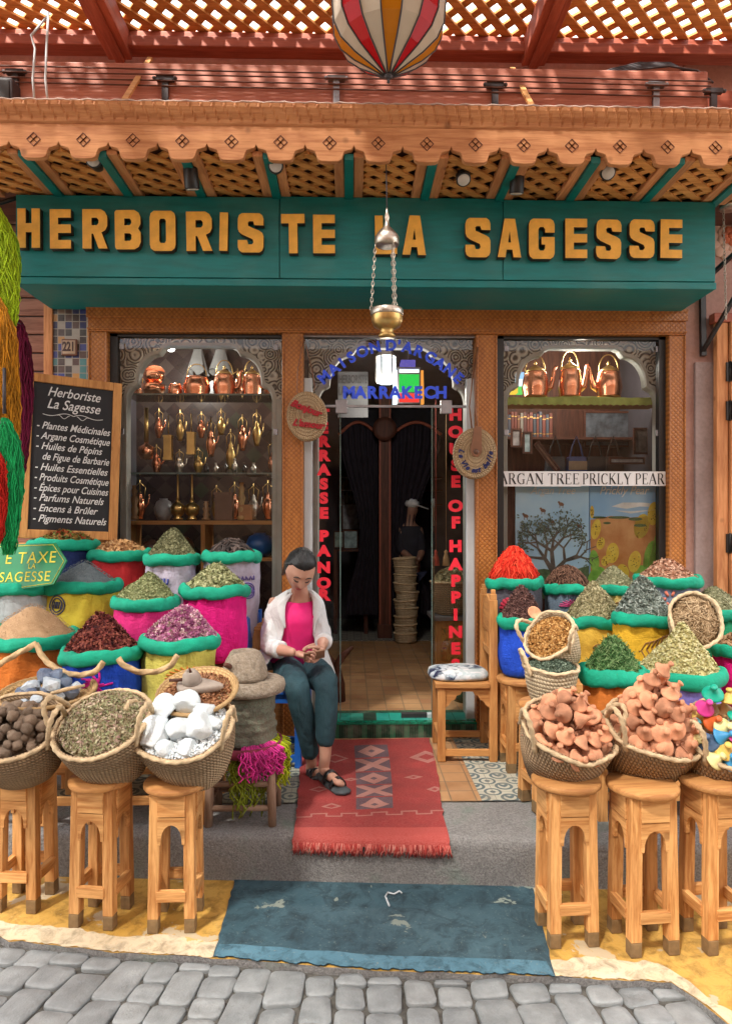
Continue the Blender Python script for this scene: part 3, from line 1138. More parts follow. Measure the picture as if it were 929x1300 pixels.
b.bar(p(890, 360, 4.38), p(950, 305, 3.95), .022, .022)
link('arm', b.mesh('arm'), MT['black'], wb, world=True)
IX0, IX1, IY1, IZ1 = GX[0] - .05, GX[7] + .05, 9.0, 3.05
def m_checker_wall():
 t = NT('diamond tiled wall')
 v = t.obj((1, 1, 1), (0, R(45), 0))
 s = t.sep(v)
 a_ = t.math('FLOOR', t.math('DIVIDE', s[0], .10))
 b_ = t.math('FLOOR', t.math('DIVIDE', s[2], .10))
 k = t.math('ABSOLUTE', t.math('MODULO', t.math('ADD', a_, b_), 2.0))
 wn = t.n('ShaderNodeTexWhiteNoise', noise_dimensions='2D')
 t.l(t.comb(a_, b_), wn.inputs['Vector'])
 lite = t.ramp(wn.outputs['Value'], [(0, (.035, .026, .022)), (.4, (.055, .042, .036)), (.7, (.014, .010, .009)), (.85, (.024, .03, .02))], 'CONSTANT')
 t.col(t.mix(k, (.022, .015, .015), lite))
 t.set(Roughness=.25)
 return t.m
MT['diamond_wall'] = m_checker_wall()
rm = thing('shop_room', 'dim shop interior with tiled and plain walls behind the glass', 'shop interior', (0, 4.7, .29))
b = MB()
b.box2((IX0 - .1, 4.53, .2), (IX0, IY1, IZ1))
b.box2((IX1, 4.53, .2), (IX1 + .1, IY1, IZ1))
b.box2((IX0 - .1, IY1, .2), (IX1 + .1, IY1 + .1, IZ1))
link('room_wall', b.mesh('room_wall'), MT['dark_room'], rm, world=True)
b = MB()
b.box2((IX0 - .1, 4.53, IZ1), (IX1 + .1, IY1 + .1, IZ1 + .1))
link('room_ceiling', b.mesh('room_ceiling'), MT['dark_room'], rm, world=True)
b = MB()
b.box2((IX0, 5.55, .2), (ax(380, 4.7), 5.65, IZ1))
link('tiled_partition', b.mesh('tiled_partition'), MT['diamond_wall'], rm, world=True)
q = MB()
q.add([(IX0, 4.60, .292), (IX1, 4.60, .292), (IX1, 7.4, .292), (IX0, 7.4, .292)], [(0, 1, 2, 3)], smooth=False)
struct('floor', q.mesh('floor'), MT['terracotta'])
q = MB()
q.box2((IX0, 7.4, .2), (IX1, 9.0, .30))
struct('tiled_floor', q.mesh('tiled_floor'), m_cement('dark patterned floor', (.30, .29, .26), (.10, .10, .10), .16))
# ================================================================ SIGNBOARD
SY = 3.95
sx0, sx1 = at(20, 300, SY).x, at(908, 300, SY).x
sz0, sz1 = 2.945, 3.46
sg = thing('shop_sign', 'long teal box signboard with raised ochre wooden capitals over the shop front', 'signboard', ((sx0 + sx1) / 2, 4.3, sz0))
b = MB()
b.box2((sx0, SY + .012, sz0), (sx1, 4.43, sz1))
b.box2((sx0 - .004, SY, sz0), (sx1 + .004, SY + .012, sz0 + .04))
link('sign_box', b.mesh('sign_box'), MT['teal'], sg, world=True, bevel=.003)
xs = [sx0, at(355, 300, SY).x, at(638, 300, SY).x, sx1]
for k in range(3):
 b = MB()
 b.box2((xs[k] + .003, SY, sz0 + .045), (xs[k + 1] - .003, SY + .012, sz1 - (.0 if k == 1 else .006)))
 link('front_panel', b.mesh('front_panel'), MT['teal'], sg, world=True, bevel=.002)
GLYPH = {
 'H': [[(0, 0), (0, 1), (.36, 1), (.36, .62), (.64, .62), (.64, 1), (1, 1), (1, 0), (.64, 0), (.64, .4), (.36, .4), (.36, 0)]],
 'E': [[(0, 0), (0, 1), (1, 1), (1, .79), (.38, .79), (.38, .61), (1, .61), (1, .4), (.38, .4), (.38, .21), (1, .21), (1, 0)]],
 'R': [[(0, 0), (0, 1), (.74, 1), (.9, .94), (1, .82), (1, .58), (.92, .47), (.76, .41), (1, 0), (.65, 0), (.43, .38), (.35, .38), (.35, 0)], [(.36, .59), (.36, .79), (.58, .79), (.66, .73), (.66, .65), (.58, .59)]],
 'B': [[(.06, 0), (0, .05), (0, .95), (.06, 1), (.76, 1), (.93, .93), (1, .82), (1, .64), (.9, .53), (1, .42), (1, .18), (.92, .06), (.76, 0)], [(.36, .61), (.36, .79), (.58, .79), (.65, .74), (.65, .66), (.58, .61)], [(.36, .21), (.36, .41), (.58, .41), (.65, .36), (.65, .26), (.58, .21)]],
 'O': [[(.16, 0), (.04, .06), (0, .16), (0, .84), (.04, .94), (.16, 1), (.84, 1), (.96, .94), (1, .84), (1, .16), (.96, .06), (.84, 0)], [(.36, .25), (.36, .75), (.42, .81), (.58, .81), (.64, .75), (.64, .25), (.58, .19), (.42, .19)]],
 'I': [[(0, 0), (0, 1), (1, 1), (1, 0)]],
 'S': [[(0, .31), (0, .14), (.05, .05), (.16, 0), (.84, 0), (.95, .05), (1, .14), (1, .42), (.95, .50), (.84, .55), (.40, .67), (.38, .76), (.44, .80), (.60, .80), (.65, .70), (1, .70), (1, .86), (.95, .95), (.84, 1), (.16, 1), (.05, .95), (0, .86), (0, .60), (.05, .52), (.16, .46), (.58, .34), (.62, .26), (.56, .2), (.40, .2), (.35, .31)]],
 'T': [[(.32, 0), (.32, .77), (0, .77), (0, 1), (1, 1), (1, .77), (.68, .77), (.68, 0)]],
 'L': [[(0, 0), (0, 1), (.36, 1), (.36, .22), (1, .22), (1, 0)]],
 'A': [[(0, 0), (.28, 1), (.72, 1), (1, 0), (.68, 0), (.63, .2), (.37, .2), (.32, 0)], [(.43, .38), (.57, .38), (.5, .72)]],
 'G': [[(.64, .66), (.64, .74), (.57, .8), (.43, .8), (.36, .74), (.36, .26), (.43, .2), (.57, .2), (.64, .26), (.64, .36), (.5, .36), (.5, .54), (1, .54), (1, .14), (.95, .05), (.84, 0), (.16, 0), (.05, .05), (0, .14), (0, .86), (.05, .95), (.16, 1), (.84, 1), (.95, .95), (1, .86), (1, .66)]],
}
BOX = [('H', 25, 53, 267, 316), ('E', 66, 92, 268, 317), ('R', 107, 138, 268, 317), ('B', 148, 180, 269, 318), ('O', 192, 224, 270, 320),
       ('R', 238, 270, 271, 320), ('I', 280, 290, 272, 320), ('S', 303, 335, 273, 322), ('T', 358, 387, 274, 323), ('E', 398, 425, 275, 323),
       ('L', 476, 503, 276, 324), ('A', 511, 540, 276, 325), ('S', 590, 621, 279, 328), ('A', 631, 660, 280, 328), ('G', 670, 702, 280, 330),
       ('E', 716, 743, 280, 329), ('S', 755, 786, 281, 330), ('S', 797, 828, 281, 329), ('E', 836, 863, 281, 329)]
LYY = SY - .022
LETTER_SIDE = plain('letter edge shade', (.035, .02, .012), .6)  # letter sides coloured near black: their shade is put into the colour
rd = random.Random(5)
for ch, x0, x1, y0, y1 in BOX:
 a_, c_ = at(x0, y1, LYY), at(x1, y0, LYY)
 wd, ht = c_.x - a_.x, c_.z - a_.z
 pts = [[((u - .5) * wd, (v - .5) * ht) for u, v in s_] for s_ in GLYPH[ch]]
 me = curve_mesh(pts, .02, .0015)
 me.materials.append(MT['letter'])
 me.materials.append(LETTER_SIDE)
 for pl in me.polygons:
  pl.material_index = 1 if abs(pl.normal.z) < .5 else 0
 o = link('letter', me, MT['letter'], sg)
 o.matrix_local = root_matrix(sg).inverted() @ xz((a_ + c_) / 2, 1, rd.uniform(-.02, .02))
# ================================================================ CANOPY
cn = thing('canopy', 'projecting cedar canopy with scalloped fascia and lattice soffit above the sign', 'canopy', (0, 4.4, 3.45))
CY, CZ = 3.5, 3.475
XL, XR = -2.75, 2.75
per = .2475
ph = at(45, 205, CY).x % per
zb, zt_ = az(207, CY), az(165, CY)
bot = []
x = XL - per + ((ph - (XL - per)) % per)
while x < XR - .13:
 bot += [(x - .045, zb + .003), (x, zb), (x + .045, zb + .003), (x + .060, zb + .012), (x + .066, zb + .035), (x + .074, zb + .052), (x + .094, zb + .058), (x + .114, zb + .064), (x + per / 2, zb + .086), (x + per - .114, zb + .064), (x + per - .094, zb + .058), (x + per - .074, zb + .052), (x + per - .066, zb + .035), (x + per - .060, zb + .012)]
 x += per
bot = [p_ for p_ in bot if XL < p_[0] < XR]
out = [(XL, zt_), (XL, bot[0][1])] + bot + [(XR, bot[-1][1]), (XR, zt_)]
me = curve_mesh([out], .014, .002)
fa = link('fascia', me, MT['cedar_x'], cn)
fa.matrix_local = root_matrix(cn).inverted() @ xz((0, CY, 0))
x = XL - per + ((ph - (XL - per)) % per)
CARVE = plain('burnt carving line', (.10, .03, .015), .7)
while x < XR - .1:
 b = MB()
 zc = zb + .092
 c = Vector((x, CY - .0178, zc))
 r_ = .034
 q = [Vector((0, 0, r_)), Vector((r_, 0, 0)), Vector((0, 0, -r_)), Vector((-r_, 0, 0))]
 for k in range(4):
  b.bar(c + q[k], c + q[(k + 1) % 4], .003, .003)
  b.bar(c + (q[k] + q[(k + 1) % 4]) / 2, c + (q[(k + 2) % 4] + q[(k + 3) % 4]) / 2, .003, .003)
 x += per
 o = link('carved_diamond', b.mesh('carved_diamond'), CARVE, fa)
 o.matrix_local = root_matrix(fa).inverted()
b = MB()
n = 900
zr = (az(140, CY) + az(165, CY)) / 2
rr_ = (az(140, CY) - az(165, CY)) / 2
rows = []
prof = [(0.015, -rr_), (-.012, -rr_ * .95), (-.022, -rr_ * .75), (-.028, -rr_ * .35), (-.045, .0), (-.06, rr_ * .5), (-.064, rr_ * .85), (-.05, rr_), (.1, rr_)]
for j, (dy, dz) in enumerate(prof):
 row = []
 for i in range(n + 1):
  x = XL + (XR - XL) * i / n
  g = 0
  if 3 <= j <= 6:
   g = .007 * (1 if ((x * 1.0 + j * .010) / .058) % 1.0 < .2 else 0)
  row.append((x, CY + dy + g, zr + dz))
 rows.append(row)
b.strip(rows, smooth=False)
link('gadroon_moulding', b.mesh('gadroon_moulding'), MT['cedar_x'], cn, world=True)
b = MB()
pts = [(x, CY - .052 + .003 * math.sin(x * 40), zr + rr_ + .003 + .0025 * math.sin(x * 90)) for x in np.linspace(XL, XR, 260)]
b.tube(pts, .0045, 5)
link('edge_cord', b.mesh('edge_cord'), plain('dusty pale cord', (.55, .45, .40), .9), cn, world=True)
b = MB()
b.box2((XL, CY + .02, CZ + .035), (XR, 4.43, CZ + .06))
link('roof_board', b.mesh('roof_board'), MT['dark_x'], cn, world=True)
b = MB()
b.box2((XL, CY + .06, zr + rr_ - .005), (XR, 4.43, zr + rr_ + .012))
link('top_board', b.mesh('top_board'), MT['cedar_x'], cn, world=True)
strut_px = [-12, 78, 166, 258, 352, 443, 538, 632, 720, 815, 905, 995]
strut_x = [at(p_, 248, 3.98).x for p_ in strut_px]
for x in strut_x:
 b = MB()
 b.box2((x - .024, CY + .016, CZ - .03), (x + .024, 4.0, CZ + .004))
 link('strut', b.mesh('strut'), MT['teal_trim'], cn, world=True, bevel=.003)
 for s_ in (-1, 1):
  b = MB()
  b.box2((x + s_ * .026, CY + .016, CZ - .016), (x + s_ * .078, 4.0, CZ + .012))
  link('rail', b.mesh('rail'), MT['cedar_y'], cn, world=True, bevel=.003)
def slats(b, x0, x1, y0, y1, z, pitch, wd, th, ang=45, zoff=0.0):
 """two crossing layers of laths clipped to a rectangle"""
 cx, cy = (x0 + x1) / 2, (y0 + y1) / 2
 L = math.hypot(x1 - x0, y1 - y0)
 for lay, sg_ in enumerate((1, -1)):
  d = Vector((math.cos(R(ang)) * sg_, math.sin(R(ang)), 0))
  nn = Vector((-d.y, d.x, 0))
  k = -int(L / pitch) - 1
  while k <= L / pitch + 1:
   o_ = Vector((cx, cy, 0)) + nn * (k * pitch + zoff)
   t0, t1 = -1e9, 1e9
   ok = True
   for ax_, lo, hi in ((0, x0, x1), (1, y0, y1)):
    if abs(d[ax_]) < 1e-9:
     continue
    a_, c_ = (lo - o_[ax_]) / d[ax_], (hi - o_[ax_]) / d[ax_]
    t0, t1 = max(t0, min(a_, c_)), min(t1, max(a_, c_))
   if t1 - t0 > .03:
    p0, p1 = o_ + d * t0, o_ + d * t1
    zz = z + lay * th * 1.02
    b.bar((p0.x, p0.y, zz), (p1.x, p1.y, zz), wd, th)
   k += 1
for x0, x1 in zip(strut_x, strut_x[1:]):
 b = MB()
 slats(b, x0 + .08, x1 - .08, CY + .02, 4.0, CZ, .088, .040, .012, 40)
 link('lattice_panel', b.mesh('lattice_panel'), MT['slat_x'], cn, world=True)
def spotlight(px, py, Y, aim, label):
 t = thing('spotlight', label, 'spotlight', at(px, py, Y), group='spotlights under the canopy')
 b = MB()
 d = Vector(aim).normalized()
 b.cyl(d * -.05, d * .055, .038, .04, 18)
 link('housing', b.mesh('housing'), MT['black'], t, bevel=.004)
 b = MB()
 b.cyl(d * .0555, d * .058, .033, .031, 18)
 link('lens', b.mesh('lens'), plain('spot lens', (.55, .52, .48), .15, bump=0), t)
 b = MB()
 h = CZ - t.location.z + .0
 b.bar((0, 0, .02), (0, 0, h), .018, .03)
 b.box((0, 0, h - .004), (.06, .05, .016))
 link('bracket', b.mesh('bracket'), MT['black'], t)
 return t
spotlight(122, 206, 3.62, (.1, -.9, -.25), 'black spotlight facing the lane at the left end of the canopy')
spotlight(243, 226, 3.66, (.05, .35, -1), 'black cylinder spotlight pointing down above the letter between the left struts')
spotlight(350, 211, 3.62, (.1, -.9, -.4), 'black spotlight angled to the lane left of the canopy centre')
spotlight(587, 222, 3.7, (0, -.6, -.8), 'black spotlight tilted forward just right of the hanging brass lamp')
spotlight(656, 232, 3.72, (-.02, .3, -1), 'black cylinder spotlight pointing down right of the canopy centre')
spotlight(769, 217, 3.66, (-.1, -.8, -.6), 'black spotlight tilted to the lane at the right end of the canopy')
# ================================================================ BEAM, CABLES AND PERGOLA ABOVE
bm_ = thing('gutter_beam', 'salmon boxed timber beam running above the canopy', 'beam', (0, 4.05, 4.0))
xe = at(898, 110, 4.0).x
b = MB()
b.box2((-5, 4.0, az(131, 4.0)), (xe, 4.16, az(84, 4.0)))
link('beam_face', b.mesh('beam_face'), wood('salmon stained board', (.36, .12, .08), (.52, .22, .155), 'x', .4, knots=False), bm_, world=True, bevel=.006)
b = MB()
b.box2((-5, 3.99, az(146, 4.0)), (xe + .3, 4.18, az(131, 4.0) - .003))
link('lower_board', b.mesh('lower_board'), MT['maroon_x'], bm_, world=True)
b = MB()
b.box2((xe + .01, 4.1, az(131, 4.0)), (5, 4.2, az(95, 4.0)))
link('end_board', b.mesh('end_board'), MT['maroon_x'], bm_, world=True)
for px, py in ((20, 96), (210, 104), (427, 104), (628, 112), (832, 112), (905, 120)):
 b = MB()
 c = at(px, py, 3.985)
 b.box2((c.x - .05, 3.97, c.z + .005), (c.x + .05, 3.998, c.z + .032))
 b.box2((c.x - .018, 3.975, c.z - .15), (c.x + .018, 3.997, c.z + .005))
 b.sphere((c.x - .06, 3.975, c.z + .015), .012, 6)
 b.sphere((c.x + .06, 3.975, c.z + .015), .012, 6)
 link('strap_bracket', b.mesh('strap_bracket'), MT['steel'] if px in (427, 832) else MT['iron'], bm_, world=True)
for k, py in enumerate((93, 99, 106, 112)):
 b = MB()
 pts = [(x, 3.962 + .004 * k, at(464, py, 3.96).z + .006 * noise.noise(Vector((x * .8, k, 0)))- .006 * x) for x in np.linspace(-2.6, xe, 40)]
 b.tube(pts, .0045, 5)
 tag(link('cable', b.mesh('cable'), MT['dark_x']), ['topmost thin dark cable along the salmon beam', 'second highest thin dark cable along the salmon beam', 'third highest thin dark cable along the salmon beam', 'lowest thin dark cable along the salmon beam'][k], 'cable', 'cables along the beam')
pg = thing('pergola', 'orange wooden lattice roof over the lane on dark red rafters', 'lattice roof', (0, 4.4, 4.5))
PZ = 4.66
xs_r = [-4.2, -2.6, at(156, 66, 4.4).x, at(674, 85, 4.4).x, 2.75, 4.2]
b = MB()
b.box2((-5, 4.30, PZ - .10), (5, 4.42, PZ - .01))
b.box2((-5, 4.27, PZ - .125), (5, 4.30, PZ - .06))
link('wall_beam', b.mesh('wall_beam'), MT['maroon_x'], pg, world=True, bevel=.006)
for x in xs_r:
 b = MB()
 b.box2((x - .075, -1.2, PZ - .16), (x + .075, 4.36, PZ - .012))
 b.box2((x - .03, -1.2, PZ - .18), (x + .03, 4.36, PZ - .16))
 link('rafter', b.mesh('rafter'), MT['maroon_y'], pg, world=True, bevel=.008)
for i, (x0, x1) in enumerate(zip(xs_r, xs_r[1:])):
 b = MB()
 slats(b, x0, x1, -1.1, 4.4, PZ, .112, .052, .016, 45 if i % 2 else 50, .03 * i)
 link('lattice_panel', b.mesh('lattice_panel'), MT['slat_x'], pg, world=True)
b = MB()
b.box2((-5, -1.26, PZ - .16), (5, -1.18, PZ - .0))
link('front_beam', b.mesh('front_beam'), MT['maroon_x'], pg, world=True)
for (p0, p1, lab) in (((150, 141, 3.56), (191, 74, 4.3), 'thin pale wooden lath propped between canopy and lattice roof, left of the coloured lantern'), ((683, 151, 3.56), (650, 87, 4.3), 'thin pale wooden lath propped between canopy and lattice roof, right of the coloured lantern')):
 b = MB()
 b.bar(at(*p0), at(*p1), .03, .014)
 tag(link('wooden_lath', b.mesh('wooden_lath'), MT['pine_x']), lab, 'lath', 'laths above the canopy')
for k, pts in enumerate(([(63, 18), (40, 45), (45, 62), (42, 100), (45, 138)], [(62, 15), (60, 50), (58, 100), (62, 138)])):
 b = MB()
 b.tube([at(x, y, 3.75 - .05 * k) for x, y in pts], .006, 6)
 tag(link('white_cable', b.mesh('white_cable'), MT['white_paint']), ['loose bent white cable hanging at the far left above the canopy', 'straighter white cable hanging beside the bent one at left'][k], 'cable', 'white cables')
b = MB()
for k in range(5):
 pts = [(745, 105 - k), (775, 96 - 2 * k), (810, 88 - 2 * k), (850, 84 - k), (885, 90 + 2 * k), (905, 105)]
 b.tube([at(x, y, 4.2 + .012 * k) for x, y in pts], .006, 6)
tag(link('cable_bundle', b.mesh('cable_bundle'), MT['iron']), 'bundle of grey cables arching over the right end of the beam', 'cables')
jb = thing('junction_box', 'dark box on the beam at the far left above the canopy', 'box', at(8, 120, 3.9))
b = MB()
b.box((0, 0, 0), (.12, .1, .13))
link('case', b.mesh('case'), MT['iron'], jb, bevel=.006)
b = MB()
b.box((0, -.052, .0), (.09, .006, .10))
link('lid', b.mesh('lid'), MT['black'], jb, bevel=.002)
# ================================================================ HANGING LAMPS
gl = thing('glass_lantern', 'large faceted lantern of red amber and white glass hanging under the lattice', 'lantern', at(493, 90, 3.3))
LR = 72 * 3.3 / F
zc0 = at(493, 97, 3.3).z - gl.location.z
gcol = {'r': (.46, .002, .008), 'w': (.52, .46, .37), 'a': (.50, .18, .006)}
def m_sglass(nm, c):
 t = NT(nm)
 t.col(t.mix(t.noise(t.obj(), 6, 4), shade(c, .8), shade(c, 1.15)))
 t.set(Roughness=.25)
 t.p.inputs['Transmission Weight'].default_value = 0
 t.p.inputs['Specular IOR Level'].default_value = .2
 return t.m
gm = {k: m_sglass('stained glass ' + k, c) for k, c in gcol.items()}
prof = [(.012, 0), (LR * .30, .045), (LR * .60, .098), (LR * .85, .158), (LR * .97, .225), (LR * 1.0, .32), (LR * .92, .48), (LR * .6, .62), (.03, .70)]
seq = 'rwawrwawrwawrwaw'
NP = 16
for k in range(NP):
 b = MB()
 a0, a1 = 2 * PI * (k - .5) / NP + PI / 2 * 3, 2 * PI * (k + .5) / NP + PI / 2 * 3
 b.strip([[(r_ * math.cos(a_), r_ * math.sin(a_), z_ + zc0) for a_ in (a0, a1)] for r_, z_ in prof], smooth=False)
 link('glass_facet', b.mesh('glass_facet'), gm[('awrw' * 4)[k]], gl)
b = MB()
for k in range(NP):
 a_ = 2 * PI * (k - .5) / NP + PI / 2 * 3
 b.tube([((r_ + .002) * math.cos(a_), (r_ + .002) * math.sin(a_), z_ + zc0) for r_, z_ in prof], .004, 5)
for r_, z_ in (prof[2],):
 pass
b.sphere((0, 0, zc0 + .002), .022, 8, s=(1, 1, .8))
b.lathe([(.001, -.035), (.008, -.03), (.006, -.015), (.012, -.008), (.02, .0)], 10, Matrix.Translation((0, 0, zc0)))
link('lead_frame', b.mesh('lead_frame'), MT['iron'], gl)
b = MB()
b.cyl((0, 0, zc0 + .69), (0, 0, PZ - gl.location.z), .006)
link('chain', b.mesh('chain'), MT['iron'], gl)
BY = 3.45
bl_ = thing('brass_lamp', 'hanging brass and silver mosque lamp on three chains before the sign', 'hanging lamp', at(491, 400, BY))
B0 = bl_.location.copy()
def bz(py):
 return at(491, py, BY).z - B0.z
rr_ = 20 * BY / F
b = MB()
z0, z1 = bz(428), bz(388)
b.lathe([(rr_ * .55, z0), (rr_ * .5, z0 + .012), (rr_ * .38, z0 + .03), (rr_ * .5, z0 + .04), (rr_ * .85, z0 + .055), (rr_ * 1.0, z0 + .085), (rr_ * .98, z0 + .115), (rr_ * 1.02, z0 + .125), (rr_ * .94, z0 + .125), (rr_ * .9, z0 + .08), (.01, z0 + .06)], 28)
bw = link('bowl', b.mesh('bowl'), MT['brass'], bl_)
b = MB()
b.lathe([(rr_ * 1.0, z0 + .105), (rr_ * 1.05, z0 + .112), (rr_ * 1.05, z0 + .135), (rr_ * 1.0, z0 + .14), (rr_ * .97, z0 + .13)], 28)
link('rim_band', b.mesh('rim_band'), MT['silver'], bw)
b = MB()
zc = bz(312)
r2 = 15.5 * BY / F
b.lathe([(r2 * .9, zc), (r2, zc + .006), (r2 * 1.0, zc + .04), (r2 * .86, zc + .055), (r2 * .6, zc + .075), (.016, zc + .095), (.010, zc + .13), (.014, zc + .14), (.007, zc + .17), (.004, zc + .19)], 24)
link('cap', b.mesh('cap'), MT['silver'], bl_)
b = MB()
b.lathe([(r2 * .88, zc + .002), (.001, zc + .03)], 20)
link('cap_underside', b.mesh('cap_underside'), MT['iron'], bl_)
def chain(b, p0, p1, pitch=.02, r=.0022):
 p0, p1 = Vector(p0), Vector(p1)
 L = (p1 - p0).length
 n_ = max(2, int(L / pitch))
 d = (p1 - p0).normalized()
 s_ = d.cross(Vector((0, 1, 0)))
 s_ = s_.normalized() if s_.length > .1 else Vector((1, 0, 0))
 e = d.cross(s_)
 for k in range(n_):
  c = p0 + d * ((k + .5) * L / n_)
  u = s_ if k % 2 else e
  pts = [c + d * (math.cos(t_) * pitch * .68) + u * (math.sin(t_) * .0065) for t_ in np.linspace(0, 2 * PI, 9)[:-1]]
  b.tube(pts, r, 4, closed=True)
for k in range(3):
 a_ = R(-90 + 120 * k + 30)
 b = MB()
 chain(b, (r2 * .95 * math.cos(a_), r2 * .95 * math.sin(a_), zc + .004), (rr_ * 1.0 * math.cos(a_), rr_ * 1.0 * math.sin(a_), z0 + .135))
 link('chain', b.mesh('chain'), MT['silver'], bl_)
b = MB()
b.cyl((0, 0, zc + .19), (0, .08, CZ - B0.z), .003, n=6)
link('cord', b.mesh('cord'), MT['iron'], bl_)
sl_ = thing('hanging_lamp', 'small dark dome lamp on a chain at the right edge beside the bracket', 'hanging lamp', at(928, 262, 4.05))
b = MB()
b.lathe([(.062, -.005), (.066, 0), (.064, .03), (.045, .075), (.015, .095), (.001, .10)], 20)
link('dome', b.mesh('dome'), MT['iron'], sl_)
b = MB()
b.lathe([(.067, -.012), (.070, -.006), (.069, .006), (.065, .010)], 20)
link('pierced_band', b.mesh('pierced_band'), MT['silver'], sl_)
b = MB()
chain(b, (-.05, 0, -.01), at(921, 405, 4.05) - sl_.location)
link('chain', b.mesh('chain'), MT['silver'], sl_)
# ================================================================ GOODS: heaps, sacks, baskets, stools
def tmpl(kind):
 if kind == 'leaf':
  v = [(-.5, 0, 0), (-.05, .5, .18), (.5, 0, .1), (-.05, -.5, .18)]
  f = [(0, 1, 2), (0, 2, 3)]
 elif kind == 'flake':
  v = [(-.5, -.35, 0), (.4, -.5, .25), (.5, .4, 0), (-.35, .5, .2)]
  f = [(0, 1, 2), (0, 2, 3)]
 elif kind == 'stick':
  v = [(x, .5 * math.cos(a_), .5 * math.sin(a_)) for x in (-.5, .5) for a_ in (0, 2.09, 4.19)]
  f = [(0, 1, 4, 3), (1, 2, 5, 4), (2, 0, 3, 5), (0, 2, 1), (3, 4, 5)]
 elif kind == 'chunk':
  v = [(-.5, 0, 0), (.5, 0, .1), (0, -.5, 0), (.1, .5, 0), (0, .1, -.5), (0, 0, .5)]
  f = [(0, 2, 5), (2, 1, 5), (1, 3, 5), (3, 0, 5), (2, 0, 4), (1, 2, 4), (3, 1, 4), (0, 3, 4)]
 elif kind == 'bud':
  v, f = [], []
  for k in range(5):
   a_ = k * 2 * PI / 5
   ca, sa = math.cos(a_), math.sin(a_)
   b = len(v)
   v += [(0, 0, -.35), (.42 * ca - .3 * sa, .42 * sa + .3 * ca, .1), (.5 * ca, .5 * sa, .5), (.42 * ca + .3 * sa, .42 * sa - .3 * ca, .1)]
   f += [(b, b + 1, b + 2), (b, b + 2, b + 3)]
 return np.array(v, float), f
def scatter(P, Nn, kind, ln, wd, th, tilt, seed, lvar=.35):
 """small pieces laid on points P with surface normals Nn; returns verts, faces, rnd"""
 g = np.random.default_rng(seed)
 n = len(P)
 V, Fc = tmpl(kind)
 nn = Nn + g.normal(0, tilt, (n, 3))
 nn /= np.linalg.norm(nn, axis=1)[:, None]
 t = g.normal(0, 1, (n, 3))
 t -= nn * (t * nn).sum(1)[:, None]
 t /= np.linalg.norm(t, axis=1)[:, None]
 b = np.cross(nn, t)
 L = ln * (1 + lvar * g.uniform(-1, 1, n))
 Wd = wd * (1 + lvar * g.uniform(-1, 1, n))
 T = th * (1 + lvar * g.uniform(-1, 1, n))
 VV = np.repeat(V[None], n, 0)
 if kind in ('chunk', 'flake', 'leaf'):
  VV = VV + g.normal(0, .09, VV.shape)
 vs_ = P[:, None, :] + VV[:, :, 0:1] * (t * L[:, None])[:, None, :] + VV[:, :, 1:2] * (b * Wd[:, None])[:, None, :] + VV[:, :, 2:3] * (nn * T[:, None])[:, None, :]
 k = len(V)
 fs = [tuple(i * k + j for j in f) for i in range(n) for f in Fc]
 return vs_.reshape(-1, 3), fs, np.repeat(g.random(n), k)
def mound_z(r, R_, H, p):
 t = np.clip(r / R_, 0, 1)
 return H * (1 - np.sqrt(t * t + .012) ** p + .11 ** p) * (1 - .0 * t)
def heap(name, label, cat, c, R_, H, pieces, mat_, seed, p=1.2, group=None, sy=1.0, M=None, base=.35, bump=.006, apex=(0, 0), kind='stuff'):
 """pieces: list of (kind, count, length, width, thickness, tilt)"""
 mb = MB()
 g = np.random.default_rng(seed)
 if apex == (0, 0):
  apex = (g.uniform(-.022, .022), g.uniform(-.01, .022))
 n, m = 40, 16
 rows, rnd = [], []
 for k in range(m + 1):
  row = []
  for i in range(n):
   r = R_ * k / m
   a_ = 2 * PI * i / n
   x, y = r * math.cos(a_), r * math.sin(a_) * sy
   f_ = 1 - k / m
   z = float(mound_z(r, R_, H, p)) + .030 * H / .15 * noise.noise(Vector((x * 11, y * 11, seed * 2.7))) * (1 - (k / m) ** 2) + bump * 1.6 * noise.noise(Vector((x * 22, y * 22, seed))) - .012
   row.append((x + apex[0] * f_, y + apex[1] * f_, z))
   rnd.append(base + .35 * noise.noise(Vector((x * 60, y * 60, seed + 5))))
  rows.append(row)
 mb.strip(rows, closed=True)
 all_r = list(rnd)
 SL = .030 * H / .15
 for q, (kd, cnt, ln, wd, th, tilt) in enumerate(pieces):
  r = R_ * np.sqrt(g.random(cnt)) * .985
  a_ = g.random(cnt) * 2 * PI
  x, y = r * np.cos(a_), r * np.sin(a_) * sy
  z = mound_z(r, R_, H, p) + g.uniform(-.004, .006, cnt)
  e = 1e-3
  dz = (mound_z(r + e, R_, H, p) - mound_z(r, R_, H, p)) / e
  N_ = np.stack([-dz * np.cos(a_), -dz * np.sin(a_) / sy, np.ones(cnt)], 1)
  N_ /= np.linalg.norm(N_, axis=1)[:, None]
  f_ = 1 - r / R_
  z = z + np.array([SL * noise.noise(Vector((xx * 11, yy * 11, seed * 2.7))) * (1 - (rq / R_) ** 2) for xx, yy, rq in zip(x, y, r)])
  P = np.stack([x + apex[0] * f_, y + apex[1] * f_, z], 1)
  vs_, fs, rr_ = scatter(P, N_, kd, ln, wd, th, tilt, seed + q + 1)
  mb.add(vs_.tolist(), fs, smooth=False)
  all_r += list(rr_)
 mb.rnd = all_r
 o = link(name, mb.mesh(name, False), mat_)
 if M is not None:
  o.matrix_world = M
 else:
  o.location = c
 return tag(o, label, cat, group, kind)
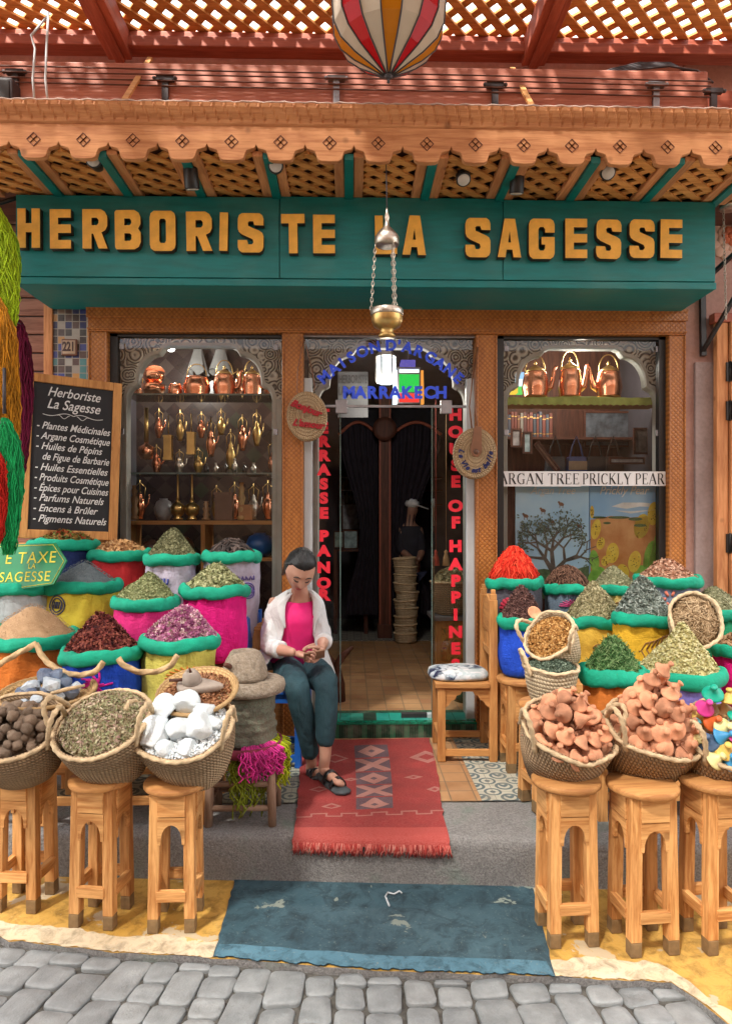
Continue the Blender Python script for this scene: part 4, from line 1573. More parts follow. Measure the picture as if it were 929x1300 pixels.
def strands(name, label, cat, c, R_, H, cnt, r, mat_, seed, mode='drape', M=None, group=None, sy=1.0, p=1.2, npt=9, wig=.02, ln=.12):
 mb = MB()
 rd = random.Random(seed)
 rnd = []
 prof = [(R_, -.012)] + [(R_ * (1 - k / 8), float(mound_z(R_ * (1 - k / 8), R_, H, p)) - .012) for k in range(9)]
 prof[-1] = (.001, prof[-1][1])
 mb.lathe(prof, 26, sy=sy, cap=False)
 rnd += [.2] * len(mb.v)
 for k in range(cnt):
  pts = []
  if mode == 'drape':
   a0 = rd.uniform(0, 2 * PI)
   r0, r1 = rd.uniform(0, .5) * R_, rd.uniform(.6, 1.02) * R_
   tw = rd.uniform(-.7, .7)
   for j in range(npt):
    t = j / (npt - 1)
    rr_ = r0 + (r1 - r0) * t
    a_ = a0 + tw * t
    w_ = wig * .5
    pts.append((rr_ * math.cos(a_) + w_ * noise.noise(Vector((t * 4, k, 0))), rr_ * math.sin(a_) * sy + w_ * noise.noise(Vector((t * 4, k, 7))), float(mound_z(rr_, R_, H, p)) + rd.uniform(0, .006) + .010 * math.sin(t * PI)))
  else:
   rr_ = R_ * math.sqrt(rd.random()) * .88
   a_ = rd.uniform(0, 2 * PI)
   x, y = rr_ * math.cos(a_), rr_ * math.sin(a_) * sy
   h = rd.uniform(0, 2 * PI)
   cv = rd.uniform(-wig, wig)
   L = ln * rd.uniform(.6, 1.2)
   up = rd.uniform(-.25, .35)
   for j in range(npt):
    t = j / (npt - 1) - .5
    hh = h + cv * t
    x2, y2 = x + math.cos(hh) * L * t, y + math.sin(hh) * L * t
    q = math.hypot(x2, y2 / sy)
    if q > R_ * 1.0:
     x2, y2 = x2 * R_ / q, y2 * R_ / q
    pts.append((x2, y2, float(mound_z(min(q, R_), R_, H, p)) + abs(up) * .02 + up * L * t * .6 + rd.uniform(0, .003)))
  b = len(mb.v)
  mb.tube(pts, [r * (.6 + .4 * math.sin(PI * (j + .6) / npt)) for j in range(npt)], 5)
  rnd += [rd.random()] * (len(mb.v) - b)
 mb.rnd = rnd
 o = link(name, mb.mesh(name, False), mat_)
 if M is not None:
  o.matrix_world = M
 else:
  o.location = c
 return tag(o, label, cat, group, 'stuff')
def fabric(name, c):
 t = NT(name)
 v = t.obj()
 n1 = t.noise(v, 5, 5, .6)
 c_ = t.ramp(n1, [(.3, shade(c, .78)), (.7, shade(c, 1.15))])
 n2 = t.noise(v, 26, 3)
 t.col(t.mix(.2, c_, t.ramp(n2, [(.3, shade(c, .6)), (.7, shade(c, 1.3))])))
 t.set(Roughness=.85)
 t.p.inputs['Specular IOR Level'].default_value = .2
 fine = t.noise(v, 320, 2)
 wr = t.noise(t.obj((3, 3, .8)), 5, 5, .65, 1.5)
 wr2 = t.noise(t.obj((1, 1, 2.2)), 16, 3, .5, 2.0)
 t.bump(t.math('ADD', t.math('MULTIPLY', fine, .06), t.math('ADD', wr, t.math('MULTIPLY', wr2, .35))), .5, .03)
 return t.m
def weave(name, c1, c2, row=.015, st=.013, deep=.8, slant=.5):
 t = NT(name)
 uv = t.n('ShaderNodeUVMap')
 s = t.sep(uv.outputs[0])
 v_ = t.math('MULTIPLY', s[1], 2 * PI / row)
 rowi = t.math('FLOOR', t.math('DIVIDE', s[1], row))
 u_ = t.math('ADD', t.math('MULTIPLY', s[0], 2 * PI / st), t.math('MULTIPLY', rowi, 2.4))
 u_ = t.math('ADD', u_, t.math('MULTIPLY', v_, slant))
 a_ = t.math('ABSOLUTE', t.math('SINE', t.math('MULTIPLY', u_, .5)))
 b_ = t.math('ABSOLUTE', t.math('SINE', t.math('MULTIPLY', v_, .5)))
 h = t.math('MULTIPLY', t.math('POWER', a_, .6), t.math('POWER', b_, .6))
 vo = t.obj()
 n1 = t.noise(vo, 5, 5)
 n2 = t.noise(vo, 70, 3)
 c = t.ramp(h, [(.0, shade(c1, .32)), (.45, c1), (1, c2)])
 wn = t.n('ShaderNodeTexWhiteNoise', noise_dimensions='2D')
 t.l(t.comb(t.math('FLOOR', t.math('DIVIDE', u_, 2 * PI)), rowi), wn.inputs['Vector'])
 c = t.mix(t.math('MULTIPLY', wn.outputs['Value'], .35), c, shade(c1, .5))
 c = t.mix(.4, c, t.ramp(n1, [(.3, shade(c1, .7)), (.7, shade(c2, 1.1))]), 'MULTIPLY' if False else 'MIX')
 t.col(c)
 t.set(Roughness=.8)
 t.bump(t.math('ADD', h, t.math('MULTIPLY', n2, .25)), deep, .008)
 return t.m
MT['palm'] = weave('palm leaf weave', (.27, .165, .08), (.52, .37, .22), .019, .016, 1.0)
MT['straw'] = weave('pale straw weave', (.46, .35, .20), (.72, .60, .42), .02, .016, .6)
MT['tray'] = weave('golden straw coil', (.50, .30, .12), (.70, .47, .22), .018, .022, .6)
MT['palm_rope'] = plain('palm rope', (.50, .37, .22), .9, var=.3, scale=40, bump=.4, bscale=120)
FAB = {k: fabric(k + ' cotton', c) for k, c in {
 'navy': (.02, .035, .13), 'red': (.52, .03, .035), 'lavender': (.52, .48, .60), 'grey': (.40, .44, .46), 'yellow': (.66, .54, .06),
 'pink': (.68, .03, .20), 'magenta': (.62, .01, .18), 'orange': (.58, .17, .03), 'royal blue': (.02, .085, .62), 'olive yellow': (.62, .56, .12),
 'charcoal': (.08, .08, .10), 'slate': (.13, .18, .24), 'steel blue': (.16, .20, .28), 'mustard': (.64, .40, .055), 'gold': (.68, .40, .03),
 'violet': (.19, .165, .50), 'green': (.02, .25, .12), 'sand': (.56, .44, .14)}.items()}
def sack(label, l, r, ry, Y, zbot, colr, seed, emblem=None, group='cotton sacks with green rolled rims', rimk=.022, squash=1.0):
 c = at((l + r) / 2, ry, Y)
 Ro = (r - l) / 2 * Y / F * .97
 h = c.z - zbot
 rt = Ro - rimk
 t = thing('spice_sack', label, 'sack', (c.x, c.y, zbot), group=group)
 rd = random.Random(seed)
 def wob(p, a_, k):
  f = .010 * noise.noise(Vector((math.cos(a_) * 2.2, math.sin(a_) * 2.2, k * 2 + seed))) * 2
  f += .009 * math.sin(a_ * 11 + seed + 2 * math.sin(3 * a_)) * max(0, (k - .6) / .4) + .006 * math.sin(a_ * 19 + 2 * seed + 2 * math.sin(2 * a_)) * max(0, (k - .55) / .45)
  f += .011 * noise.noise(Vector((math.cos(a_) * 4, math.sin(a_) * 4, k * 5 + seed)))
  d = Vector((math.cos(a_), math.sin(a_), 0))
  return p + d * f
 prof = [(.001, 0), (rt * .80, 0), (rt * .95, .018)]
 for k in range(1, 13):
  u = k / 12
  prof.append((rt * (.97 + .085 * math.sin(PI * min(1, u * 1.12)) - .0 * u), .02 + (h - .03) * u))
 b = MB()
 b.lathe(prof, 44, fn=wob, cap=False)
 link('cloth_body', b.mesh('cloth_body'), FAB[colr], t)
 b = MB()
 n = 110
 pts, rs = [], []
 for i in range(n):
  a_ = 2 * PI * i / n
  q = Ro - rimk * .95 + .006 * noise.noise(Vector((math.cos(a_) * 2, math.sin(a_) * 2, seed + 3))) * 2
  pts.append((q * math.cos(a_), q * math.sin(a_), h - .006 + .009 * noise.noise(Vector((math.cos(a_) * 1.7, math.sin(a_) * 1.7, seed + 9))) * 2))
  rs.append(rimk * (1 + .13 * noise.noise(Vector((math.cos(a_) * 5, math.sin(a_) * 5, seed))) + .05 * math.sin(a_ * 13 + seed) + .03 * noise.noise(Vector((math.cos(a_) * 16, math.sin(a_) * 16, seed)))))
 b.tube(pts, rs, 18, closed=True, flat=1.5, lobes=3, pitch=.34, amp=.06)
 link('rolled_rim', b.mesh('rolled_rim'), MT['green_rim'], t)
 if emblem:
  kind, colr2, dx, dz, s = emblem
  b = MB()
  def on(u, v):
   a_ = -PI / 2 + (u + dx) / rt
   zz = h * .5 + v + dz
   uu = min(1, max(0, (zz - .02) / (h - .03)))
   rr_ = rt * (.97 + .085 * math.sin(PI * min(1, uu * 1.12)))
   p = wob(Vector((rr_ * math.cos(a_), rr_ * math.sin(a_), zz)), a_ % (2 * PI), (2 + uu * 12) / 14)
   d = Vector((math.cos(a_), math.sin(a_), 0))
   return p + d * .003
  for pl in motif(kind, s, rd):
   b.tube([on(*q) for q in pl[1]], pl[0], 5)
  link('emblem', b.mesh('emblem'), EMB[colr2], t)
 t['rim'] = (c.x, c.y, c.z)
 return c, rt
def motif(kind, s, rd):
 out = []
 if kind == 'ring':
  for r_ in (.055, .04):
   out.append((.004, [(r_ * s * math.cos(a_), r_ * s * math.sin(a_)) for a_ in np.linspace(0, 2 * PI, 20)]))
  for k in range(5):
   out.append((.004, [((-.03 + .015 * k) * s, -.02 * s), ((-.022 + .015 * k) * s, .02 * s)]))
  for k in range(5):
   out.append((.005, [((-.07 + .03 * k) * s, .075 * s), ((-.06 + .03 * k) * s, .10 * s), ((-.05 + .03 * k) * s, .075 * s)]))
 elif kind == 'branch':
  out.append((.005, [(-.08 * s, -.03 * s), (0, .0), (.09 * s, .03 * s)]))
  for k in range(9):
   x = (-.07 + .018 * k) * s
   y = x * .35
   for sg_ in (1, -1):
    out.append((.004, [(x, y), (x + .015 * s, y + sg_ * .03 * s), (x + .035 * s, y + sg_ * .035 * s)]))
 elif kind == 'swirl':
  for sx_ in (-1, 1):
   out.append((.004, [(sx_ * (.03 + .026 * math.cos(a_) * (1 - a_ / 14)) * s, (.026 * math.sin(a_) * (1 - a_ / 14)) * s) for a_ in np.linspace(0, 9, 24)]))
  out.append((.004, [(0, -.06 * s), (0, .06 * s)]))
  for sx_ in (-1, 1):
   out.append((.004, [(sx_ * (.02 * math.cos(a_)) * s, (-.045 + .02 * math.sin(a_)) * s) for a_ in np.linspace(0, 6, 14)]))
 elif kind == 'fork':
  out.append((.006, [(0, -.04 * s), (0, .04 * s)]))
  out.append((.006, [(-.02 * s, .035 * s), (-.018 * s, .005 * s), (.018 * s, .005 * s), (.02 * s, .035 * s)]))
 elif kind == 'tassel':
  for k in range(26):
   a_ = rd.uniform(0, 2 * PI)
   q = rd.uniform(.03, .075) * s
   out.append((.005, [(rd.uniform(-.012, .012), rd.uniform(-.02, .02)), (.5 * q * math.cos(a_), .5 * q * math.sin(a_) - .01), (q * math.cos(a_ + .3), q * math.sin(a_ + .3) - .02)]))
 elif kind == 'leafburst':
  for k in range(11):
   a_ = PI * k / 10
   out.append((.004, [(0, -.03 * s), (.05 * s * math.cos(a_), -.02 * s + .035 * s * math.sin(a_)), (.10 * s * math.cos(a_), -.03 * s + .05 * s * math.sin(a_) + .01 * s)]))
 elif kind == 'blot':
  for k in range(16):
   a_ = k * 2 * PI / 16
   out.append((.011, [(.01 * math.cos(a_), .01 * math.sin(a_)), (.055 * s * math.cos(a_), .055 * s * math.sin(a_))]))
 elif kind == 'flower':
  for k in range(6):
   a_ = k * PI / 3
   out.append((.009, [(.02 * s * math.cos(a_), .02 * s * math.sin(a_)), (.045 * s * math.cos(a_), .045 * s * math.sin(a_))]))
  for sx_ in (-1, 1):
   for k in range(4):
    out.append((.007, [(sx_ * (.06 + .02 * k) * s, (.01 - .012 * k) * s), (sx_ * (.075 + .02 * k) * s, (.03 - .012 * k) * s)]))
 return out
EMB = {'ink': plain('faded ink', (.06, .07, .12), .8), 'navy': plain('navy stitching', (.03, .05, .25), .8), 'brown': plain('brown stitching', (.20, .09, .02), .8),
       'magenta': plain('magenta thread', (.60, .01, .27), .8), 'rust': plain('rust stitching', (.48, .16, .02), .8), 'coral': plain('coral stitching', (.60, .17, .11), .8),
       'crimson': plain('crimson cloth print', (.42, .02, .05), .8), 'rose': plain('rose stitching', (.48, .05, .18), .8), 'violet': plain('violet print', (.13, .10, .33), .8)}
HM = {
 'pepper': tone('dried red and green peppers', [(0, (.05, .03, .015)), (.35, (.12, .16, .03)), (.65, (.30, .035, .015)), (1, (.10, .14, .02))]),
 'ginger': tone('dried ginger root', [(0, (.24, .11, .045)), (.5, (.46, .25, .10)), (1, (.62, .40, .20))]),
 'herb_grey': tone('grey green herb', [(0, (.06, .065, .03)), (.5, (.17, .17, .085)), (1, (.32, .32, .18))]),
 'pod': tone('black twisted pods', [(0, (.012, .010, .010)), (.6, (.045, .035, .032)), (1, (.12, .09, .08))], .5),
 'blue_powder': tone('blue grey ground powder', [(0, (.075, .095, .11)), (.5, (.145, .175, .19)), (1, (.24, .27, .28))]),
 'green_herb': tone('pale green herb', [(0, (.10, .13, .05)), (.5, (.24, .27, .12)), (1, (.40, .42, .22))]),
 'leaf_pale': tone('pale bay leaf', [(0, (.10, .11, .04)), (.5, (.29, .31, .15)), (1, (.52, .52, .30))]),
 'tan_powder': tone('tan ground powder', [(0, (.27, .16, .085)), (.5, (.42, .275, .155)), (1, (.55, .38, .23))]),
 'hibiscus': tone('dried hibiscus', [(0, (.035, .008, .010)), (.5, (.14, .025, .022)), (1, (.30, .09, .06))]),
 'rose': tone('dried rose buds', [(0, (.24, .06, .15)), (.35, (.48, .16, .33)), (.7, (.68, .36, .50)), (.9, (.74, .60, .56)), (1, (.28, .26, .13))]),
 'mint': tone('pale mint leaf', [(0, (.10, .20, .09)), (.5, (.26, .38, .20)), (1, (.55, .60, .40))]),
 'red_thread': tone('scarlet dyed thread', [(0, (.42, .010, .006)), (.5, (.66, .03, .012)), (1, (.80, .10, .045))]),
 'fibre': tone('brown root fibre', [(0, (.035, .016, .010)), (.5, (.11, .055, .035)), (1, (.22, .12, .08))]),
 'fennel': tone('pale fennel seed', [(0, (.13, .14, .07)), (.5, (.28, .28, .16)), (1, (.42, .41, .26))]),
 'bark': tone('pinkish bark flakes', [(0, (.24, .10, .06)), (.5, (.46, .24, .15)), (1, (.66, .46, .34))]),
 'clove': tone('dark cloves', [(0, (.025, .012, .012)), (.5, (.10, .045, .04)), (1, (.24, .13, .11))]),
 'thyme': tone('buff green thyme', [(0, (.12, .11, .05)), (.5, (.30, .27, .14)), (1, (.48, .43, .26))]),
 'sage': tone('silver sage leaf', [(0, (.06, .08, .065)), (.5, (.19, .23, .20)), (1, (.40, .45, .41))]),
 'rosemary': tone('fresh rosemary sprig', [(0, (.02, .06, .015)), (.5, (.08, .20, .06)), (1, (.26, .38, .17))]),
 'chamomile': tone('chamomile flower', [(0, (.24, .20, .06)), (.4, (.48, .43, .19)), (.75, (.64, .60, .36)), (1, (.36, .36, .14))]),
 'root': tone('knobbly brown root', [(0, (.15, .075, .035)), (.5, (.33, .19, .10)), (1, (.50, .32, .19))]),
 'tan_stick': tone('tan liquorice stick', [(0, (.16, .10, .05)), (.5, (.34, .235, .13)), (1, (.52, .39, .24))]),
 'orange_chip': tone('orange peel chips', [(0, (.18, .07, .015)), (.5, (.44, .22, .06)), (1, (.64, .40, .16))]),
 'dark_herb': tone('dark green grey herb', [(0, (.03, .05, .035)), (.5, (.10, .145, .10)), (1, (.22, .28, .21))]),
 'mixed_herb': tone('mixed dried herb', [(0, (.13, .095, .05)), (.3, (.30, .24, .14)), (.6, (.24, .28, .13)), (.8, (.52, .44, .31)), (1, (.34, .2, .18))]),
 'nut': tone('brown argan nuts', [(0, (.12, .045, .018)), (.5, (.28, .12, .055)), (1, (.42, .22, .11))], .5),
 'grain': tone('white salt grains', [(0, (.62, .69, .71)), (.5, (.74, .79, .81)), (1, (.84, .86, .87))], .4),
}
LEAF = [('leaf', 2300, .022, .010, .006, .5)]
SMALL = [('flake', 2600, .013, .008, .004, .5)]
TINY = [('stick', 2600, .010, .0035, .003, .5)]
POW = [('chunk', 1800, .004, .004, .004, .4)]
def heap_on(c, rt, H, kd, name, label, cat, pieces, seed, **k):
 return heap(name, label, cat, (c.x, c.y, c.z - .004), rt * k.pop('fill', 1.0), H * 1.12, pieces, HM[kd], seed, **k)
TB, TM, TF = .98, .86, .56
UB, UM, UF = .84, .70, .46
c, q = sack('navy sack of red and green peppers standing just under the chalkboard', 36, 126, 690, 4.13, TB, 'navy', 1)
heap_on(c, q, .065, 'pepper', 'pepper_heap', 'heap of dried red and green peppers under the chalkboard', 'peppers', [('leaf', 700, .036, .020, .012, .6), ('chunk', 500, .022, .012, .010, .6)], 21, p=1.6)
c, q = sack('bright red sack of ginger roots between the navy and the white sack', 112, 193, 703, 4.14, TB, 'red', 2)
heap_on(c, q, .075, 'ginger', 'ginger_heap', 'heap of knobbly tan ginger roots in the bright red sack', 'ginger', [('chunk', 420, .042, .020, .018, .5), ('chunk', 300, .022, .016, .014, .6)], 22, p=1.7)
c, q = sack('white sack with a blue fork emblem holding grey green herb', 181, 255, 709, 4.0, TB, 'lavender', 3, ('fork', 'navy', 0.0, .06, .9))
heap_on(c, q, .155, 'herb_grey', 'herb_heap', 'tall grey green herb heap in the white sack with the fork emblem', 'herb', SMALL + TINY, 23, p=1.15)
c, q = sack('pale lavender sack of black twisted pods at the right end of the back row', 255, 333, 705, 4.04, TB - .08, 'lavender', 4, ('ring', 'violet', .12, .05, .8))
strands('pod_heap', 'tangle of black twisted pods in the pale lavender sack', 'pods', (c.x, c.y, c.z - .01), q * .97, .10, 110, .006, HM['pod'], 24, 'lay', wig=3.2, ln=.15, p=1.5, npt=11)
c, q = sack('pale grey sack lying under the green arrow plate at the left edge', -24, 74, 744, 3.76, TM - .06, 'grey', 5)
heap_on(c, q, .03, 'mint', 'leaf_heap', 'low heap of pale leaves under the green arrow plate', 'leaves', SMALL, 25, p=1.7)
c, q = sack('yellow sack with a dark stamped ring holding blue grey powder', 57, 155, 743, 3.83, TM, 'yellow', 6, ('ring', 'ink', -.075, .10, .9))
heap_on(c, q, .125, 'blue_powder', 'powder_heap', 'smooth blue grey powder cone in the yellow stamped sack', 'powder', POW, 26, p=1.2, bump=.003)
c, q = sack('pink sack of pale green herb in the middle of the left display', 141, 229, 763, 3.62, TM - .05, 'pink', 7)
heap_on(c, q, .135, 'green_herb', 'herb_heap', 'pale green fine herb heap in the pink sack', 'herb', SMALL + TINY, 27, p=1.15)
c, q = sack('tall magenta sack of pale bay leaves beside the blue chair', 227, 318, 748, 3.76, TM - .02, 'magenta', 8)
heap_on(c, q, .125, 'leaf_pale', 'leaf_heap', 'heap of large pale bay leaves in the tall magenta sack', 'leaves', [('leaf', 1700, .032, .014, .008, .55)], 28, p=1.25)
c, q = sack('burnt orange sack of tan powder at the left edge of the front row', -16, 101, 809, 3.46, TF, 'orange', 9)
cL9 = c
heap_on(c, q, .155, 'tan_powder', 'powder_heap', 'smooth tan powder cone in the burnt orange sack', 'powder', POW, 29, p=1.15, bump=.003)
c, q = sack('royal blue sack with a magenta tassel holding dark hibiscus', 78, 182, 827, 3.27, TF, 'royal blue', 10, ('tassel', 'magenta', .03, .10, 1.0))
heap_on(c, q, .165, 'hibiscus', 'hibiscus_heap', 'dark red hibiscus heap in the royal blue sack', 'hibiscus', [('leaf', 1500, .026, .014, .010, .7), ('chunk', 500, .016, .012, .012, .5)], 30, p=1.3)
c, q = sack('lemon yellow sack with rust stitched leaves holding rosebuds', 177, 281, 812, 3.36, TF, 'olive yellow', 11, ('leafburst', 'rust', .075, .10, 1.0))
heap_on(c, q, .155, 'rose', 'rosebud_heap', 'heap of pink rosebuds in the lemon yellow sack', 'rosebuds', [('bud', 1150, .018, .018, .018, .6)], 31, p=1.3)
c, q = sack('green sack of mint leaves mostly cut off at the left edge', -78, 13, 796, 3.62, TF + .2, 'green', 12)
heap_on(c, q, .06, 'mint', 'leaf_heap', 'loose pale mint leaves cut off by the left edge', 'leaves', LEAF, 32, p=1.5)
c, q = sack('charcoal sack with a crimson blot under the scarlet thread', 614, 690, 738, 4.12, UB, 'charcoal', 13, ('blot', 'crimson', -.05, .05, 1.2))
strands('thread_heap', 'tall cone of scarlet dyed thread beside the door post', 'thread', (c.x, c.y, c.z - .005), q * 1.02, .215, 420, .0035, HM['red_thread'], 33, 'drape', wig=.05, p=1.25)
c, q = sack('slate sack with a rose stitched plume holding brown root fibre', 686, 752, 746, 4.2, UB, 'slate', 14, ('leafburst', 'rose', 0, .09, .8))
strands('fibre_heap', 'matted brown root fibre heap below the tree poster', 'root fibre', (c.x, c.y, c.z), q * 1.12, .13, 420, .003, HM['fibre'], 34, 'lay', wig=4.5, ln=.07, p=2.0, npt=7)
c, q = sack('sand yellow sack with green stitching below the fruit poster', 748, 812, 746, 4.2, UB, 'sand', 15, ('branch', 'brown', 0, .08, 1.1))
heap_on(c, q, .125, 'fennel', 'seed_heap', 'pale fennel seed heap below the fruit poster', 'seeds', TINY + SMALL, 35, p=1.3)
c, q = sack('steel blue sack with coral stitched flowers at the right window post', 804, 889, 736, 4.1, UB, 'steel blue', 16, ('flower', 'coral', -.06, .10, 1.1))
heap_on(c, q, .115, 'bark', 'bark_heap', 'pinkish bark flake heap in the steel blue sack', 'bark', [('flake', 1500, .022, .009, .005, .5)], 36, p=1.25)
c, q = sack('plain bright blue sack of cloves beside the wooden chair', 629, 694, 787, 3.88, UM + .02, 'royal blue', 17)
cR5 = c
heap_on(c, q, .17, 'clove', 'clove_heap', 'dark brown clove heap in the plain bright blue sack', 'cloves', [('stick', 1900, .026, .0055, .005, .7), ('chunk', 300, .012, .009, .009, .5)], 37, p=1.25)
c, q = sack('mustard sack with a brown scroll emblem behind the rosemary', 712, 796, 786, 3.94, UM, 'mustard', 18, ('swirl', 'brown', .0, .02, 1.1))
heap_on(c, q, .19, 'thyme', 'herb_heap', 'tall buff green crumbled herb heap in the mustard sack', 'herb', SMALL + LEAF[:1], 38, p=1.2)
c, q = sack('golden sack with a dark stitched branch holding silver sage', 775, 858, 783, 3.7, UM, 'gold', 19, ('branch', 'brown', .02, .06, 1.3))
heap_on(c, q, .19, 'sage', 'leaf_heap', 'silver grey sage leaf heap in the golden sack', 'leaves', [('leaf', 2000, .028, .010, .008, .7)], 39, p=1.2)
c, q = sack('green rimmed sack cut off at the right edge behind the tilted basket', 866, 952, 775, 3.98, UM, 'green', 20)
heap_on(c, q, .12, 'fennel', 'seed_heap', 'grey green seed heap behind the tilted basket at the right edge', 'seeds', TINY + SMALL, 40, p=1.2)
c, q = sack('squat orange sack of rosemary in front of the mustard sack', 732, 820, 854, 3.2, UF, 'orange', 41, rimk=.026)
heap_on(c, q, .155, 'rosemary', 'rosemary_heap', 'vivid green rosemary heap in the squat orange sack', 'rosemary', [('stick', 900, .04, .003, .003, .6), ('leaf', 1700, .028, .006, .005, .8)], 41, p=1.3)
c, q = sack('broad violet sack of chamomile at the front of the right display', 804, 919, 854, 3.34, UF, 'violet', 42, rimk=.026)
heap_on(c, q, .20, 'chamomile', 'chamomile_heap', 'pale yellow chamomile heap in the broad violet sack', 'chamomile', [('chunk', 1500, .013, .012, .010, .5), ('flake', 1200, .016, .010, .005, .6)], 42, p=1.2)
c, q = sack('magenta sack of brown roots cut off at the right edge', 903, 990, 824, 3.6, UM - .1, 'magenta', 43)
heap_on(c, q, .10, 'root', 'root_heap', 'knobbly brown roots in the magenta sack at the right edge', 'roots', [('chunk', 500, .034, .018, .016, .5)], 43, p=1.5)
for (pts, lab) in (([(-4, 846, 3.20), (12, 836, 3.19), (30, 826, 3.19), (47, 817, 3.20)], 'jute rope handle rising across the burnt orange sack at the left edge'),
                   ([(46, 818, 3.20), (58, 838, 3.16), (78, 852, 3.10), (100, 857, 3.06), (122, 852, 3.04), (131, 840, 3.04)], 'jute rope slung from the burnt orange to the royal blue sack'),
                   ([(150, 836, 3.05), (160, 846, 3.05), (178, 853, 3.08), (200, 852, 3.12), (216, 845, 3.14), (226, 832, 3.14)], 'jute rope slung from the royal blue to the lemon yellow sack')):
 P = [at(*p_) for p_ in pts]
 Q = []
 for k in range(len(P) - 1):
  p0, p1, p2, p3 = P[max(0, k - 1)], P[k], P[k + 1], P[min(len(P) - 1, k + 2)]
  for j in range(12):
   t = j / 12
   Q.append(.5 * ((2 * p1) + (p2 - p0) * t + (2 * p0 - 5 * p1 + 4 * p2 - p3) * t * t + (3 * p1 - p0 - 3 * p2 + p3) * t ** 3))
 Q.append(P[-1])
 b = MB()
 b.tube(Q, .0125, 12, lobes=3, pitch=.075, amp=.2)
 tag(link('rope', b.mesh('rope'), MT['rope']), lab, 'rope', 'ropes on the left sacks')
def bench(label, x0, x1, y0, y1, z):
 t = thing('display_bench', label, 'bench', ((x0 + x1) / 2, (y0 + y1) / 2, .21), group='benches under the sacks')
 def P(nm, a_, c_, m='pine_x'):
  b = MB()
  b.box2(a_, c_)
  link(nm, b.mesh(nm), MT[m], t, world=True, bevel=.003)
 n = max(2, round((y1 - y0) / .12))
 for k in range(n):
  w_ = (y1 - y0) / n
  P('plank', (x0, y0 + k * w_ + .002, z - .024), (x1, y0 + (k + 1) * w_ - .002, z))
 for x in (x0 + .03, (x0 + x1) / 2, x1 - .03):
  for y in (y0 + .03, y1 - .03):
   P('leg', (x - .022, y - .022, .205), (x + .022, y + .022, z - .025), 'pine_z')
 for y in (y0 + .01, y1 - .01):
  P('apron', (x0 + .055, y - .009, z - .09), (x1 - .055, y + .009, z - .026))
  P('stretcher', (x0 + .055, y - .009, .30), (x1 - .055, y + .009, .34))
 return t
bench('tall plank bench under the back row of sacks left of the door', -2.5, ax(333, 4.05), 3.99, 4.36, TB - .002)
bench('middle plank bench under the pink and magenta sacks', -2.4, ax(318, 3.7), 3.56, 3.97, .808)
bench('low plank bench under the front row of sacks beside the stone mill', -2.2, ax(278, 3.3), 3.14, 3.54, TF - .002)
bench('tall plank bench under the back row of sacks right of the door', ax(622, 4.15), 2.6, 4.0, 4.36, UB - .002)
bench('middle plank bench under the mustard and golden sacks', ax(716, 3.8), 2.5, 3.56, 3.98, UM - .002)
bench('low plank bench under the rosemary and chamomile sacks', ax(742, 3.3), 2.3, 3.13, 3.53, UF - .002)
b = MB()
b.box2((-2.45, 4.19, 1.43), (ax(160, 4.3), 4.36, 1.458))
b.box2((-2.43, 4.32, TB), (-2.39, 4.35, 1.43))
b.box2((ax(155, 4.3), 4.32, TB), (ax(160, 4.3), 4.35, 1.43))
tag(link('ledge', b.mesh('ledge'), MT['pine_x'], bevel=.003), 'narrow wooden ledge carrying the chalkboard behind the sacks', 'ledge')
def make_stool(H, w_=.19, d_=.19, seat_r=.132, leg=.043, label='', group='round topped pine stools', tint=''):
 t = thing('stool', label, 'stool', (0, 0, 0), group=group)
 b = MB()
 b.lathe([(.001, H - .026), (seat_r - .006, H - .026), (seat_r, H - .02), (seat_r, H - .007), (seat_r - .006, H), (.001, H)], 40)
 link('seat', b.mesh('seat'), MT['oak_x'] if not tint else MT['pine_x'], t)
 tx, ty = .9, .9
 for sx_ in (-1, 1):
  for sy_ in (-1, 1):
   p0 = Vector((sx_ * (w_ / 2 - leg / 2), sy_ * (d_ / 2 - leg / 2), 0))
   p1 = Vector((p0.x * tx, p0.y * ty, H - .027))
   pm = p0.lerp(p1, .055 / (H - .027))
   b = MB()
   b.bar(p0, pm, leg, leg, up=(0, 1, 0), mi=1)
   b.bar(pm, p1, leg, leg, up=(0, 1, 0))
   link('leg', b.mesh('leg'), [MT['pine_z'], MT['foot']], t, bevel=.003)
 for ang in (0, 90, 180, 270):
  Rm = Matrix.Rotation(R(ang), 4, 'Z')
  e = (d_ if ang % 180 == 0 else w_) / 2 * .92 - .006
  hw = ((w_ if ang % 180 == 0 else d_) / 2 - leg) * .93 + .006
  b = MB()
  b.box2((-hw, -e - .016, H - .115), (hw, -e + .004, H - .028), Rm)
  link('apron', b.mesh('apron'), MT['pine_x' if ang % 180 == 0 else 'pine_y'], t, bevel=.002)
  zt_, zb_ = H - .118, H - .225
  pts = [(-hw, zt_), (hw, zt_), (hw, zb_)]
  for k in range(11):
   a_ = PI * k / 10
   pts.append(((hw - .012) * math.cos(a_), zb_ + (zt_ - zb_) * (.0 + .72 * math.sin(a_) ** .8)))
  pts.append((-hw, zb_))
  b = MB()
  b.poly(pts, .016, Rm @ Matrix.Translation((0, -e - .012, 0)))
  link('arch_board', b.mesh('arch_board'), MT['pine_x' if ang % 180 == 0 else 'pine_y'], t)
  b = MB()
  hw2, e2 = hw + .004, e + .010
  b.box2((-hw2, -e2 - .008, .125), (hw2, -e2 + .016, .165), Rm)
  link('stretcher', b.mesh('stretcher'), MT['pine_x' if ang % 180 == 0 else 'pine_y'], t, bevel=.002)
 return t
st0 = make_stool(.572, label='pine stool at the left edge under the basket of brown nuts')
